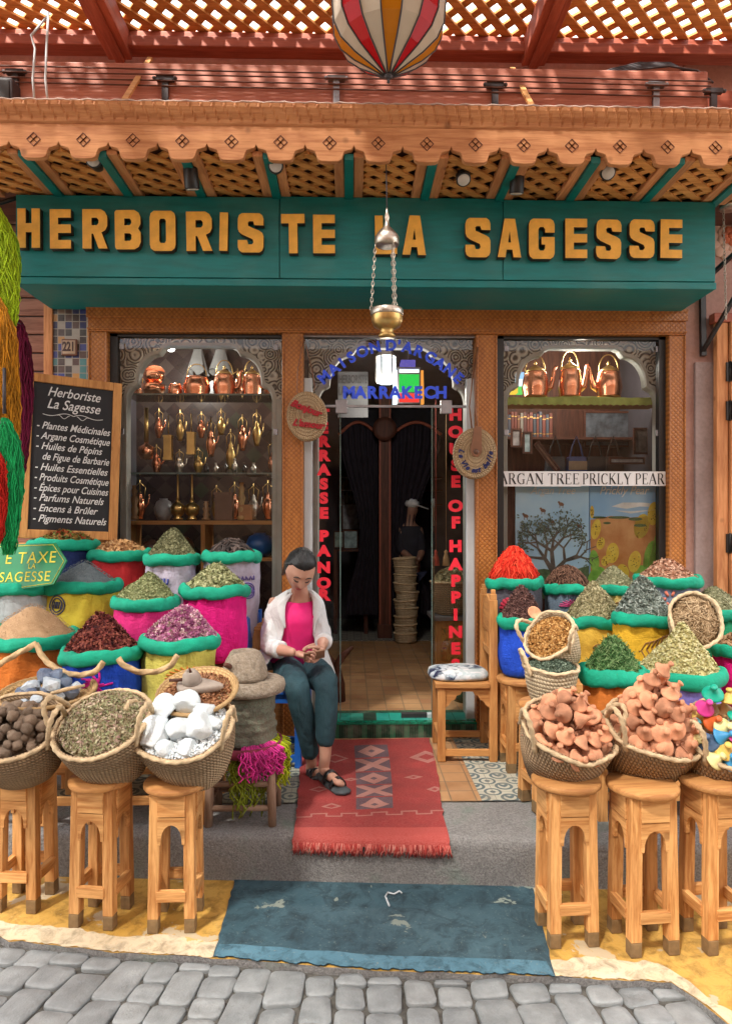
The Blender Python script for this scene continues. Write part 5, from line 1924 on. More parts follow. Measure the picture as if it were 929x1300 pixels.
def stool_at(src, x, y, rz, label, first=False, z=.001, group=None):
 o = src if first else dup(src, label=label)
 o.scale = (random.uniform(.96, 1.04), random.uniform(.97, 1.04), random.uniform(.985, 1.012))
 o.location = (x, y, z)
 o.rotation_euler = (0, 0, rz)
 o['label'] = label
 return o
a_ = gp(22, 1158, 0)
stool_at(st0, a_.x, a_.y + .08, R(-5), 'pine stool at the left edge under the basket of brown balls', True)
a_ = gp(121, 1178, 0)
stool_at(st0, a_.x, a_.y + .08, R(-8), 'pine stool under the basket of mixed dried herb')
a_ = gp(218, 1183, 0)
stool_at(st0, a_.x, a_.y + .08, R(1), 'pine stool under the basket of white crystals')
st1 = make_stool(.612, label='pine stool under the terracotta basket nearest the rug')
a_ = gp(727, 1203, 0)
stool_at(st1, a_.x, a_.y + .085, R(3), 'pine stool under the left terracotta basket nearest the rug', True)
a_ = gp(827, 1213, 0)
stool_at(st1, a_.x, a_.y + .085, R(5), 'pine stool under the taller terracotta heap')
a_ = gp(922, 1210, 0)
stool_at(st1, a_.x, a_.y + .085, R(7), 'pine stool under the basket of coloured clay pots at the right edge')
st2 = make_stool(.505, .23, .23, .15, .05, label='short broad pine stool under the plain bright blue sack')
st2.location = (cR5.x, cR5.y - .04, .21)
st3 = make_stool(.50, .2, .2, .13, .05, label='pine stool behind the left terracotta basket on the tiled floor')
st3.location = (ax(694, 3.3), 3.33, .21)
st3.rotation_euler = (0, 0, R(12))
def basket(label, c, yaw, tilt, a=.19, bb=.165, h=.2, base=.6, mat_='palm', handles=2, rope='palm_rope', group='palm leaf baskets', name='basket', coil=.016, rr_=.0085, hs=1.0, roll=0):
 """c: centre of the mouth; yaw turns the tilt direction (0 = toward the lane)"""
 M = Matrix.Translation(c) @ Matrix.Rotation(yaw, 4, 'Z') @ Matrix.Rotation(tilt, 4, 'X') @ Matrix.Rotation(roll, 4, 'Z') @ Matrix.Translation((0, 0, -h))
 t = thing(name, label, 'basket', group=group)
 t.location = M.to_translation()
 t.rotation_euler = M.to_euler()
 n = int(h / coil * 3)
 prof = [(.001, 0), (base * .6, .0)]
 for k in range(n + 1):
  u = k / n
  r_ = base + (1 - base) * math.sin(u * PI / 2) ** .85
  r_ += .012 * math.cos(2 * PI * u * h / coil)
  prof.append((r_, .012 * (1 - u) + u * h + (0 if u else .0)))
 for u in (1, .75, .5, .25, .06):
  prof.append((base + (1 - base) * math.sin(u * PI / 2) ** .85 - .06, u * h + .006))
 prof.append((.001, .02))
 prof = [(r_ * a, z) for r_, z in prof]
 b = MB()
 sd_ = random.random() * 10
 def sag(p, a_, k):
  return p + Vector((0, 0, .008 * noise.noise(Vector((math.cos(a_) * 1.5, math.sin(a_) * 1.5, sd_))) * p.z / h * 2)) + Vector((math.cos(a_), math.sin(a_), 0)) * (.012 * noise.noise(Vector((math.cos(a_) * 1.5, math.sin(a_) * 1.5, sd_ + 4))))
 b.lathe(prof, 72, sy=bb / a, fn=sag, cap=False)
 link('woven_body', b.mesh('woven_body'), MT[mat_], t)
 b = MB()
 pts = [sag(Vector((a * math.cos(x), bb * math.sin(x), h)), x, 1) for x in np.linspace(0, 2 * PI, 120, endpoint=False)]
 b.tube(pts, rr_, 10, closed=True, lobes=2, pitch=.045, amp=.22)
 link('rim_rope', b.mesh('rim_rope'), MT[rope], t)
 for s_ in ((-1, 1) if handles == 2 else ((1,) if handles == 1 else ())):
  b = MB()
  pts = []
  for k in range(33):
   u = -1 + 2 * k / 32
   an = (u * .075 * hs) / bb
   pts.append((s_ * (a * math.cos(an) * (1.0 + .0 * (1 - u * u)) + .02 * (1 - u * u)), u * .075 * hs, h - .03 + (.13 * hs) * (1 - abs(u) ** 2.6)))
  b.tube(pts, rr_ * 1.1, 10, lobes=2, pitch=.035, amp=.28)
  link('handle', b.mesh('handle'), MT[rope], t)
 return t, M @ Matrix.Translation((0, 0, h))
def fill_surface(a, bb, H, p, n, dmin, seed, layers=((0, 1.0),), sy=None, shift=(0, 0)):
 """points spread over a heap in a basket mouth (local coordinates of the mouth)"""
 rd = random.Random(seed)
 out = []
 tries = 0
 while len(out) < n and tries < 20000:
  tries += 1
  r_, t = math.sqrt(rd.random()), rd.uniform(0, 2 * PI)
  z = H * (1 - r_ ** p) - .02
  low = len(out) > n * .6
  e_ = .62 if low else .80
  x, y = r_ * a * e_ * math.cos(t) + shift[0] * (1 - r_), r_ * bb * e_ * math.sin(t) + shift[1] * (1 - r_)
  if low:
   z -= dmin * .5
  q = Vector((x, y, z))
  if all((q - o).length > dmin for o in out):
   out.append(q)
 return out
BT = R(30)
t1, M1 = basket('palm basket of brown balls on the left edge stool', at(14, 922, 2.76), R(-10), BT, .21, .18, .25)
ball = plain('brown clay ball', (.23, .165, .115), .9, var=.4, scale=20, bump=.6, bscale=60, bdist=.008, rndobj=.5)
me_b = MB().rock((0, 0, 0), 1, 5, sub=3, rough=.22).mesh('ball')
me_b2 = MB().rock((0, 0, 0), 1, 8, sub=3, rough=.28).mesh('ball')
rd = random.Random(9)
for k, q in enumerate(fill_surface(.205, .17, .075, 2.0, 74, .030, 4)):
 o = link('clay_ball', (me_b, me_b2)[k % 2], ball)
 s_ = rd.uniform(.017, .027)
 o.matrix_world = M1 @ Matrix.Translation(q) @ Euler((rd.uniform(0, 6), rd.uniform(0, 6), 0)).to_matrix().to_4x4() @ Matrix.Diagonal((s_, s_ * rd.uniform(.9, 1.1), s_ * .95, 1))
 tag(o, 'rough brown ball heaped in the palm basket at the left edge', 'ball', 'brown balls in the basket')
heap('ball_dust', 'brown crumbs filling the basket beneath the balls', 'crumbs', (0, 0, 0), .18, .04, POW[:0] + [('chunk', 200, .012, .01, .01, .4)], tone('brown crumbs', [(0, (.06, .04, .025)), (1, (.16, .11, .07))]), 61, M=M1 @ Matrix.Translation((0, 0, -.035)), sy=.8)
t2, M2 = basket('palm basket of mixed dried herb on the second stool from left', at(130, 917, 2.72), R(-14), BT, .195, .18, .26)
heap('herb_heap', 'mixed dried herb filling the palm basket on the left display', 'herb', (0, 0, 0), .172, .085, LEAF + SMALL + [('stick', 700, .022, .003, .003, .7)], HM['mixed_herb'], 62, M=M2 @ Matrix.Translation((0, .01, -.012)), p=1.9, sy=.95, apex=(0, .03))
t3, M3 = basket('palm basket of white crystals on the third stool from left', at(234, 922, 2.72), R(-14), BT, .197, .18, .26)
heap('crystal_grit', 'fine white grains around the big crystals', 'grains', (0, 0, 0), .172, .03, [('chunk', 1500, .016, .013, .012, .6)], HM['grain'], 63, M=M3 @ Matrix.Translation((0, 0, -.012)), p=2, sy=.93)
white = NT('white alum crystal')
white.col(white.ramp(white.noise(white.obj(), 3, 5), [(.3, (.56, .64, .67)), (.7, (.74, .78, .80))]))
white.set(Roughness=.35)
white.p.inputs['Subsurface Weight'].default_value = .25
white.p.inputs['Subsurface Radius'].default_value = (.03, .03, .035)
white.bump(white.noise(white.obj(), 16, 6, .7), .7, .02)
cry = [(-.085, .045, .075, .058), (.0, .075, .085, .056), (-.09, -.055, .05, .066), (.005, -.035, .045, .055), (.09, -.01, .05, .062), (.07, .07, .06, .045), (-.03, -.105, .02, .04), (.06, -.095, .02, .04), (.13, .03, .035, .035), (-.14, .0, .03, .04)]
for k, (x, y, z, r_) in enumerate(cry):
 o = link('crystal', MB().rock((0, 0, 0), r_ * 1.0, 40 + k, (1, .95, .88), 4, .20, cuts=3, sm=1).mesh('crystal'), white.m)
 o.matrix_world = M3 @ Matrix.Translation((x, y - .012, z - .018))
 tag(o, 'white alum crystal lump heaped in the palm basket', 'crystal', 'white crystals in the basket')
clay = plain('pale terracotta', (.56, .255, .14), .85, var=.3, scale=22, bump=.35, bscale=70, rndobj=.75)
def tagine_mesh(r, H, kn=1.0, cup=0):
 b = MB()
 b.lathe([(r * .80, .004), (r * .93, 0), (r, .002), (r * 1.0, .006), (r * .86, .010), (r * .62, H * .30), (r * .40, H * .52), (r * .25, H * .68), (r * .20, H * .76), (r * .27 * kn, H * .84), (r * .29 * kn, H * .92), (r * .27 * kn, H * 1.0), (r * .16, H * 1.05), (.0005, H * 1.06)], 22, cap=False)
 b.lathe([(r * .80, .006), (r * .5, H * .35), (.001, H * .5)], 20, cap=False)
 return b.mesh('tagine')
def lie(q, H, jit):
 n_ = Vector((q.x * H * 14, q.y * H * 14 - .35, .9)).normalized()
 n_ = (n_ + Vector((rd.gauss(0, jit), rd.gauss(0, jit), rd.gauss(0, jit * .5)))).normalized()
 return n_.to_track_quat('Z', 'Y').to_euler()
def bowl_mesh(r):
 b = MB()
 b.lathe([(.001, 0), (r * .6, 0), (r * .9, r * .3), (r, r * .62), (r * .9, r * .62), (r * .78, r * .3), (.001, r * .14)], 20, cap=False)
 return b.mesh('bowl')
tg = [tagine_mesh(.038, .056, 1.1), tagine_mesh(.041, .048, 1.15), tagine_mesh(.034, .070)]
t4, M4 = basket('palm basket of small terracotta tagine pots nearest the rug', at(722, 926, 2.66), R(10), R(30), .185, .17, .27)
rd = random.Random(21)
for k, q in enumerate(fill_surface(.185, .17, .15, 1.5, 52, .054, 5, shift=(-.01, .05))):
 bowl = k in (5, 17, 33)
 o = link('tagine_pot', bowl_mesh(.04) if bowl else tg[k % 3], clay)
 ev = lie(q, .14, .5)
 o.matrix_world = M4 @ Matrix.Translation(q) @ ev.to_matrix().to_4x4()
 tag(o, 'small terracotta tagine pot heaped in the basket nearest the rug', 'tagine pot', 'terracotta pots in the basket nearest the rug')
t5, M5 = basket('palm basket with the taller heap of terracotta tagine lids', at(834, 922, 2.68), R(14), R(30), .20, .175, .27)
tl = [tagine_mesh(.044, .046, 1.15), tagine_mesh(.040, .044, 1.15), tagine_mesh(.035, .054, 1.1)]
for k, q in enumerate(fill_surface(.20, .175, .25, 1.05, 62, .053, 6, shift=(-.02, .075))):
 o = link('clay_tagine', tl[k % 3], clay)
 ev = lie(q, .2, .38)
 o.matrix_world = M5 @ Matrix.Translation(q) @ ev.to_matrix().to_4x4()
 tag(o, 'small terracotta tagine lid in the taller heap beside the coloured pots', 'clay tagine', 'terracotta lids in the taller heap')
for MM, nm, lb in ((M4, 'clay_shards', 'terracotta shards under the pots nearest the rug'), (M5, 'clay_shards', 'terracotta shards under the taller heap of lids')):
 big = MM is M5
 heap(nm, lb, 'shards', (0, 0, 0), .16, .20 if big else .10, [('chunk', 260, .04, .03, .022, .6)], tone('terracotta shard', [(0, (.30, .13, .075)), (1, (.5, .25, .15))]), 66, M=MM @ Matrix.Translation((0, 0, -.05)), sy=.95, apex=(-.02, .07) if big else (0, .04), p=1.2)
t6, M6 = basket('palm basket of brightly painted clay pots at the right edge', at(930, 938, 2.66), R(16), R(30), .20, .175, .27)
paints = {'yellow': (.70, .46, .10), 'pink': (.66, .05, .30), 'green': (.0, .36, .24), 'orange': (.62, .12, .02), 'blue': (.04, .28, .55), 'pale yellow': (.72, .66, .30), 'dark blue': (.05, .10, .19), 'buff': (.56, .34, .15), 'turquoise': (.15, .45, .5)}
pm = {k: plain(k + ' painted clay', c_, .5, var=.12) for k, c_ in paints.items()}
spec = [(882, 913, 'yellow'), (893, 900, 'pink'), (904, 882, 'green'), (903, 919, 'orange'), (917, 925, 'pale yellow'), (911, 936, 'blue'), (899, 944, 'dark blue'), (918, 903, 'buff'), (925, 890, 'yellow'), (893, 962, 'buff'), (920, 955, 'yellow'), (882, 940, 'pale yellow'), (936, 935, 'pink'), (934, 912, 'green'), (876, 925, 'turquoise'), (942, 960, 'orange'), (905, 965, 'pale yellow'), (930, 970, 'blue'), (948, 900, 'dark blue'), (950, 930, 'buff')]
inv = M6.inverted()
for k, (px, py, cn_) in enumerate(spec):
 d = ray(px, py)
 o0 = Vector((0, 0, CAM_Z))
 best = None
 for s_ in np.linspace(2.2, 3.2, 400):
  q = inv @ (o0 + d * s_)
  rr_ = math.hypot(q.x / .19, q.y / .165)
  zz = .13 * (1 - min(1, rr_) ** 1.4) - .01
  if q.z < zz:
   best = q
   break
 if best is None or math.hypot(best.x / .19, best.y / .165) > 1.02:
  best = inv @ (o0 + d * 2.68)
  best.z = min(best.z, .15)
 o = link('painted_pot', tagine_mesh((.04, .036)[k % 2], (.05, .06)[k % 2], 1.2), pm[cn_])
 ev = lie(best, .13, .38)
 o.matrix_world = M6 @ Matrix.Translation(best) @ ev.to_matrix().to_4x4()
 lab = {0: 'yellow painted clay pot at the left rim of the right edge basket', 1: 'pink painted clay pot between the yellow and green ones', 2: 'green painted clay pot topmost in the right edge basket', 3: 'orange painted clay pot in the middle of the coloured heap', 4: 'pale yellow painted pot right of the orange one', 5: 'bright blue painted pot below the orange one', 6: 'dark blue painted pot left of the bright blue one', 7: 'buff painted pot below the topmost green one', 14: 'turquoise painted pot at the left back of the coloured heap'}
 tag(o, lab.get(k, cn_ + ' painted clay pot ' + ('at the front rim' if py > 950 else 'cut off by the photo edge' if px > 930 else 'low in the heap' if py > 935 else 'high in the heap') + ' of the coloured basket'), 'painted pot', 'painted pots in the right edge basket')
heap('clay_shards', 'loose coloured shards under the painted pots', 'shards', (0, 0, 0), .165, .06, [('chunk', 260, .04, .03, .022, .6)], tone('buff shard', [(0, (.36, .2, .09)), (.5, (.6, .42, .16)), (1, (.1, .3, .4))]), 67, M=M6 @ Matrix.Translation((0, 0, -.05)), sy=.95)
ts, Ms = basket('small upright straw basket of dark green herb beside the chair stool', at(699, 845, 3.12), 0, R(6), .122, .115, .17, .74, 'straw', 1, 'cream_rope', 'small straw baskets', coil=.02, rr_=.008, hs=.8, roll=PI)
heap('herb_heap', 'dark green herb filling the small upright straw basket', 'herb', (0, 0, 0), .113, .055, [('stick', 1800, .012, .004, .003, .6), ('flake', 900, .010, .006, .003, .6)], HM['dark_herb'], 68, M=Ms @ Matrix.Translation((0, 0, -.012)), p=1.6, sy=.95)
ts2, Ms2 = basket('small tilted straw basket of orange chips leaning on the sacks', at(697, 806, 3.16), R(-42), R(50), .118, .128, .20, .72, 'straw', 2, 'cream_rope', 'small straw baskets', coil=.02, rr_=.008, hs=.8)
heap('chip_heap', 'orange brown peel chips in the small tilted straw basket', 'peel chips', (0, 0, 0), .112, .04, [('chunk', 900, .014, .012, .008, .6), ('flake', 700, .014, .010, .004, .6)], HM['orange_chip'], 69, M=Ms2 @ Matrix.Translation((0, 0, -.022)), p=1.8)
ts3, Ms3 = basket('cream straw basket of tan sticks tipped toward the lane', at(883, 786, 3.40), R(-14), R(62), .118, .150, .2, .78, 'straw', 0, 'cream_rope', 'small straw baskets', coil=.02, rr_=.009)
strands('stick_heap', 'tan twisted sticks in the tipped cream basket', 'sticks', (0, 0, 0), .110, .05, 330, .0032, HM['tan_stick'], 70, 'lay', M=Ms3 @ Matrix.Translation((0, 0, -.025)), wig=1.6, ln=.085, p=1.6, sy=1.27, npt=7)
ts4, Ms4 = basket('pale coiled basket standing inside the short broad stool', Vector((st2.location.x, st2.location.y, .50)), 0, 0, .085, .085, .24, .9, 'straw', 0, 'cream_rope', 'small straw baskets', coil=.02, rr_=.008)
b = MB()
b.lathe([(.001, 0), (.028, 0), (.036, .008), (.038, .014), (.033, .013), (.027, .006), (.001, .005)], 22)
o = link('clay_dish', b.mesh('clay_dish'), clay)
o.location = at(677, 779, 3.70)
o.rotation_euler = (R(55), 0, R(10))
tag(o, 'small round clay dish stuck in the clove heap', 'dish')
def tray(label, c, yaw, tilt, r, rim=.035):
 t = thing('straw_tray', label, 'tray', group='round straw trays')
 M = Matrix.Translation(c) @ Matrix.Rotation(yaw, 4, 'Z') @ Matrix.Rotation(tilt, 4, 'X')
 t.location, t.rotation_euler = M.to_translation(), M.to_euler()
 prof = [(.001, 0)]
 for k in range(1, 30):
  prof.append((r * .86 * k / 29, .002 * math.sin(k * PI)))
 for k in range(9):
  u = k / 8
  prof.append((r * (.86 + .14 * math.sin(u * PI / 2)) + .002 * (k % 2), rim * u))
 for u in (.9, .5, .1):
  prof.append((r * (.84 + .14 * math.sin(u * PI / 2)) - .004, rim * u + .008))
 prof.append((.001, .008))
 b = MB()
 b.lathe(prof, 64, cap=False)
 link('coiled_dish', b.mesh('coiled_dish'), MT['tray'], t)
 b = MB()
 b.tube([(r * math.cos(x), r * math.sin(x), rim) for x in np.linspace(0, 2 * PI, 100, endpoint=False)], .008, 8, closed=True, lobes=2, pitch=.03, amp=.25)
 link('rim_rope', b.mesh('rim_rope'), MT['tray'], t)
 return t, M
ty1, N1 = tray('golden straw tray of blue mineral chunks above the brown balls', at(62, 890, 2.98), R(5), R(8), .192, .045)
ind = [NT('slate blue mineral'), NT('pale blue mineral')]
for k, t in enumerate(ind):
 c1, c2 = ((.05, .075, .14), (.17, .22, .31)) if k == 0 else ((.34, .42, .50), (.60, .66, .70))
 t.col(t.ramp(t.noise(t.obj(), 12, 6, .65), [(.32, c1), (.66, c2)]))
 t.set(Roughness=.42)
 t.bump(t.noise(t.obj(), 30, 6, .7), .7, .012)
rk = [(-.075, .02, .055, .048, 1), (-.03, .055, .085, .052, 0), (.02, .0, .075, .058, 1), (.055, .05, .07, .056, 0), (.02, .045, .10, .045, 0), (-.10, -.03, .035, .035, 0), (-.055, -.035, .045, .036, 0), (-.02, -.075, .035, .036, 1), (.05, -.055, .04, .038, 1), (.095, -.02, .04, .04, 0), (.105, .03, .045, .042, 1), (-.07, -.085, .03, .026, 1), (.0, -.03, .06, .035, 0), (-.12, .03, .03, .03, 0)]
for k, (x, y, z, r_, q) in enumerate(rk):
 o = link('mineral_chunk', MB().rock((0, 0, 0), r_, 70 + k, (1, .9, .85), 2, .2, cuts=9).mesh('mineral_chunk'), ind[q].m)
 o.matrix_world = N1 @ Matrix.Translation((x, y, z))
 tag(o, ('pale' if q else 'dark') + ' blue mineral chunk in the golden straw tray', 'mineral', ('pale' if q else 'dark') + ' blue chunks in the tray')
b = MB()
b.tube([(0, 0, 0), (.06, .01, .012), (.13, .03, .02)], [.007, .009, .006], 8)
o = link('twig', b.mesh('twig'), MT['palm_rope'])
o.matrix_world = N1 @ Matrix.Translation((.035, -.07, .062))
tag(o, 'short tan stick lying on the blue mineral chunks', 'stick')
ty2, N2 = tray('golden straw tray of brown nuts propped above the white crystals', at(252, 884, 2.86), R(-6), R(22), .162, .03)
heap('nut_bed', 'brown nuts spread in the golden straw tray round the little stone mill', 'nuts', (0, 0, 0), .142, .022, [('chunk', 1100, .014, .011, .010, .5)], HM['nut'], 71, M=N2 @ Matrix.Translation((0, 0, .014)), p=2, bump=.003)
qm = thing('small_stone_mill', 'little grey stone mill with a spout lying on the brown nuts', 'stone mill')
MM = N2 @ Matrix.Translation((.0, .0, .034))
qm.location, qm.rotation_euler = MM.to_translation(), MM.to_euler()
smooth_stone = plain('smooth grey stone', (.30, .25, .21), .8, var=.25, scale=14, bump=.4, bscale=60)
b = MB()
rows = []
for z, k in ((0, .86), (.012, 1.0), (.026, 1.0), (.034, .9), (.034, .5)):
 row = []
 for i in range(36):
  a_ = 2 * PI * i / 36
  x, y = .052 * math.cos(a_) - .03, .05 * math.sin(a_)
  if math.cos(a_) > 0:
   x = x + .09 * math.cos(a_) ** 1.5
   y *= 1 - .35 * math.cos(a_)
  row.append(((x + .03) * k - .03, y * k, z))
 rows.append(row)
b.strip(rows, closed=True)
b.add(rows[-1], [tuple(range(36))])
link('base_stone', b.mesh('base_stone'), smooth_stone, qm)
b = MB()
b.lathe([(.038, .034), (.04, .045), (.033, .07), (.022, .085), (.016, .088), (.012, .078), (.001, .076)], 22, Matrix.Translation((-.02, .005, 0)), cap=False)
link('upper_stone', b.mesh('upper_stone'), smooth_stone, qm)
b = MB()
b.tube([(-.035, -.005, .052), (-.105, -.02, .056)], [.008, .006], 8)
b.tube([(-.02, .005, .08), (-.022, .005, .10)], [.006, .004], 8)
link('peg', b.mesh('peg'), MT['dark_x'], qm)
# ================================================================ CHALKBOARD, YARN, PLATE, BAGS
TL, TR, BL, BR = at(34, 473, 4.14), at(155, 487, 4.39), at(20, 682, 4.06), at(149, 687, 4.30)
u_ = ((TR - TL) + (BR - BL)).normalized()
v_ = ((TL - BL) + (TR - BR)).normalized()
v_ = (v_ - u_ * v_.dot(u_)).normalized()
n_ = u_.cross(v_)
cw = ((TR - TL).length + (BR - BL).length) / 2
chh = ((TL - BL).length + (TR - BR).length) / 2
cc = (TL + TR + BL + BR) / 4
cb = thing('chalkboard', 'wood framed blackboard with white chalk script leaning behind the left sacks', 'chalkboard')
MC = Matrix((u_, v_, n_)).transposed().to_4x4()
MC.translation = cc
cb.location, cb.rotation_euler = MC.to_translation(), MC.to_euler()
b = MB()
fw = .052
b.box2((-cw / 2, -chh / 2, -.012), (-cw / 2 + fw, chh / 2, .014))
b.box2((cw / 2 - fw, -chh / 2, -.012), (cw / 2, chh / 2, .014))
b.box2((-cw / 2 + fw, -chh / 2, -.012), (cw / 2 - fw, -chh / 2 + fw, .0135))
b.box2((-cw / 2 + fw, chh / 2 - fw, -.012), (cw / 2 - fw, chh / 2, .0135))
link('frame', b.mesh('frame'), MT['oak_y'], cb, bevel=.004)
b = MB()
b.box2((-cw / 2 + fw - .002, -chh / 2 + fw - .002, -.008), (cw / 2 - fw + .002, chh / 2 - fw + .002, .002))
link('slate', b.mesh('slate'), plain('black slate', (.014, .014, .017), .75, var=.5, scale=3, bump=.05), cb)
CHALK = plain('white chalk', (.70, .70, .70), .9, var=.12, scale=60, bump=0)
s_ = cw / 120
lines = [('Herboriste', 92, 497, 16.5, 'C'), ('La Sagesse', 90, 513, 17.5, 'C')]
for txt, y in (('- Plantes Médicinales', 541.5), ('- Argane Cosmétique', 555), ('- Huiles de Pépins', 568.5), ('   de Figue de Barbarie', 582), ('- Huiles Essentielles', 596), ('- Produits Cosmétique', 609.5), ('- Épices pour Cuisines', 623), ('- Parfums Naturels', 636), ('- Encens à Brûler', 649.5), ('- Pigments Naturels', 663)):
 lines.append((txt, 0, y, 12.6, 'L'))
ycen = 581.5
b_all = []
for txt, x, y, sz, al in lines:
 me = text_mesh(txt, sz * s_, .0006, .0006, .32, 'CENTER' if al == 'C' else 'LEFT')
 xx = 0 if al == 'C' else -cw / 2 + fw + .022
 M = Matrix.Translation((xx, (ycen - y) * s_, .0035)) @ Matrix.Rotation(R(-1.5), 4, 'Z') @ Matrix.Diagonal((.88, 1.06, 1, 1))
 if al == 'L':
  wdt = max(v.co.x for v in me.vertices)
  k = min(1.0, (cw - 2 * fw - .03) / (wdt * .88))
  M = M @ Matrix.Diagonal((k, 1, 1, 1))
 link('chalk_line', me, CHALK, cb, M=M)
b = MB()
for sg_ in (-1, 1):
 b.tube([(sg_ * t * .17, (ycen - 526) * s_ + .012 * math.sin(t * 6) * (1 - t * .4), .0036) for t in np.linspace(0, 1, 18)], .0022, 5, flat=.4)
 b.tube([(sg_ * (.02 + t * .07), (ycen - 526) * s_ - .01 + .010 * math.cos(t * 7), .0036) for t in np.linspace(0, 1, 14)], .0018, 5, flat=.4)
link('chalk_flourish', b.mesh('chalk_flourish'), CHALK, cb)
def yarn(label, colr, path, r0, n, seed, spread=1.0, fr=.0024):
 n = int(n * 1.5)
 colr = shade(colr, .8)
 """path: list of (px, py, Y, half width px)"""
 t = thing('yarn_skein', label, 'yarn', at(*path[0][:3]), group='dyed yarn skeins at the left edge')
 rd = random.Random(seed)
 b = MB()
 rnd = []
 P = [(at(a_, b_, c_), w_ * c_ / F) for a_, b_, c_, w_ in path]
 for k in range(n):
  a_, q = rd.uniform(0, 2 * PI), math.sqrt(rd.random())
  pts = []
  t0, t1 = rd.uniform(0, .12), 1 - rd.uniform(0, .14)
  m_ = 16
  ph = rd.uniform(0, 9)
  for j in range(m_):
   u = (t0 + (t1 - t0) * j / (m_ - 1)) * (len(P) - 1)
   i = min(int(u), len(P) - 2)
   f_ = u - i
   c = P[i][0].lerp(P[i + 1][0], f_)
   w_ = P[i][1] * (1 - f_) + P[i + 1][1] * f_
   aa = a_ + .5 * math.sin(j * .5 + ph)
   pts.append(c + Vector((math.cos(aa) * q * w_, math.sin(aa) * q * w_ * .8, 0)) + Vector((noise.noise(Vector((j * .6, k, 0))), noise.noise(Vector((j * .6, k, 5))), 0)) * .020 * spread)
  n0 = len(b.v)
  b.tube(pts, fr, 4)
  rnd += [rd.random()] * (len(b.v) - n0)
 b.rnd = rnd
 o = link('yarn_strands', b.mesh('yarn_strands', False), tone('yarn ' + label[:16], [(0, shade(colr, .45)), (.5, colr), (1, shade(colr, 1.5))]), t, world=True)
 o['kind'] = 'stuff'
 b = MB()
 c0, w0 = P[0]
 b.tube([c0 + Vector((0, 0, .02)), c0 + Vector((.0, .0, .25))], .008, 6)
 b.tube([c0 + Vector((w0 * 1.0 * math.cos(a_), w0 * .8 * math.sin(a_), -.03)) for a_ in np.linspace(0, 2 * PI, 16, endpoint=False)], .01, 6, closed=True)
 link('tie', b.mesh('tie'), MT['iron'], t, world=True)
 return t
yarn('lime green yarn skein hanging topmost at the left edge', (.42, .62, .02), [(-6, 262, 3.75, 6), (0, 300, 3.72, 19), (4, 350, 3.7, 19), (9, 385, 3.7, 14), (15, 414, 3.7, 6)], 1, 330, 1)
yarn('lime green yarn loop slung across the corner of the sign', (.30, .55, .03), [(-25, 262, 3.8, 6), (-2, 280, 3.78, 7), (14, 298, 3.78, 7), (20, 330, 3.78, 7), (19, 365, 3.78, 6)], 1, 150, 2, .7)
yarn('mustard orange yarn skein hanging below the lime one', (.60, .26, .015), [(-8, 375, 3.62, 8), (2, 420, 3.6, 18), (4, 490, 3.6, 20), (6, 545, 3.6, 19), (8, 585, 3.6, 12)], 1, 420, 3)
yarn('dark maroon yarn skein behind the orange one beside the chalkboard', (.17, .008, .045), [(22, 405, 3.95, 5), (28, 440, 3.95, 11), (30, 500, 3.95, 12), (28, 560, 3.95, 9), (24, 610, 3.95, 6)], 1, 260, 4)
yarn('emerald green yarn skein hanging low at the left edge', (.01, .38, .11), [(6, 530, 3.5, 4), (13, 560, 3.5, 12), (17, 610, 3.5, 13), (14, 660, 3.5, 11), (11, 705, 3.5, 7)], 1, 300, 5)
yarn('scarlet yarn skein hanging lowest at the extreme left edge', (.58, .02, .01), [(-14, 560, 3.45, 6), (-6, 590, 3.44, 13), (-5, 635, 3.44, 14), (-7, 690, 3.44, 9)], 1, 260, 6)
b = MB()
b.cyl(at(-90, 285, 3.98), at(26, 250, 3.97), .012)
b.cyl(at(-90, 285, 3.98), at(-60, 268, 4.5), .012)
tag(link('yarn_rail', b.mesh('yarn_rail'), MT['black']), 'black iron rail at the left edge that the yarn hangs from', 'rail')
ap = thing('arrow_plate', 'green arrow shaped plate with thin yellow capitals leaning on the left sacks', 'sign plate')
A0, A1, A2, A3, A4 = at(-40, 694, 3.72), at(72, 690, 3.62), at(92, 714, 3.62), at(70, 742, 3.56), at(-40, 757, 3.62)
u_ = (A1 - A0).normalized()
v_ = (A1 - A3).normalized()
v_ = (v_ - u_ * v_.dot(u_)).normalized()
MA = Matrix((u_, v_, u_.cross(v_))).transposed().to_4x4()
MA.translation = (A1 + A3 + A0 + A4) / 4
ap.location, ap.rotation_euler = MA.to_translation(), MA.to_euler()
inv_ = MA.inverted()
q = [inv_ @ p_ for p_ in (A0, A1, A2, A3, A4)]
q2 = [(p_.x, p_.y) for p_ in q]
me = curve_mesh([q2], .004, .001)
link('plate', me, plain('glossy green board', (.0, .20, .065), .35, var=.12, bump=.05), ap)
yel = plain('yellow line paint', (.62, .55, .04), .6, bump=0)
b = MB()
b.tube([(x * .955, y * .93, .006) for x, y in q2], .0018, 5, closed=True)
link('border_line', b.mesh('border_line'), yel, ap)
for txt, x, y, sz in (('E TAXE', 40, 709, 21), ('LA', 44, 720, 9), ('SAGESSE', 36, 734, 18)):
 c = inv_ @ at(x, y, 3.62)
 me = text_mesh(txt, sz * 3.62 / F, .0008, -.0012 if False else .0, 0, 'CENTER', 1.12)
 link('lettering', me, yel, ap, M=Matrix.Translation((c.x, c.y, .0062)) @ Matrix.Diagonal((.95, 1, 1, 1)))
BAGW = weave('coiled bag straw', (.36, .24, .12), (.62, .46, .28), .14, .12, .8)
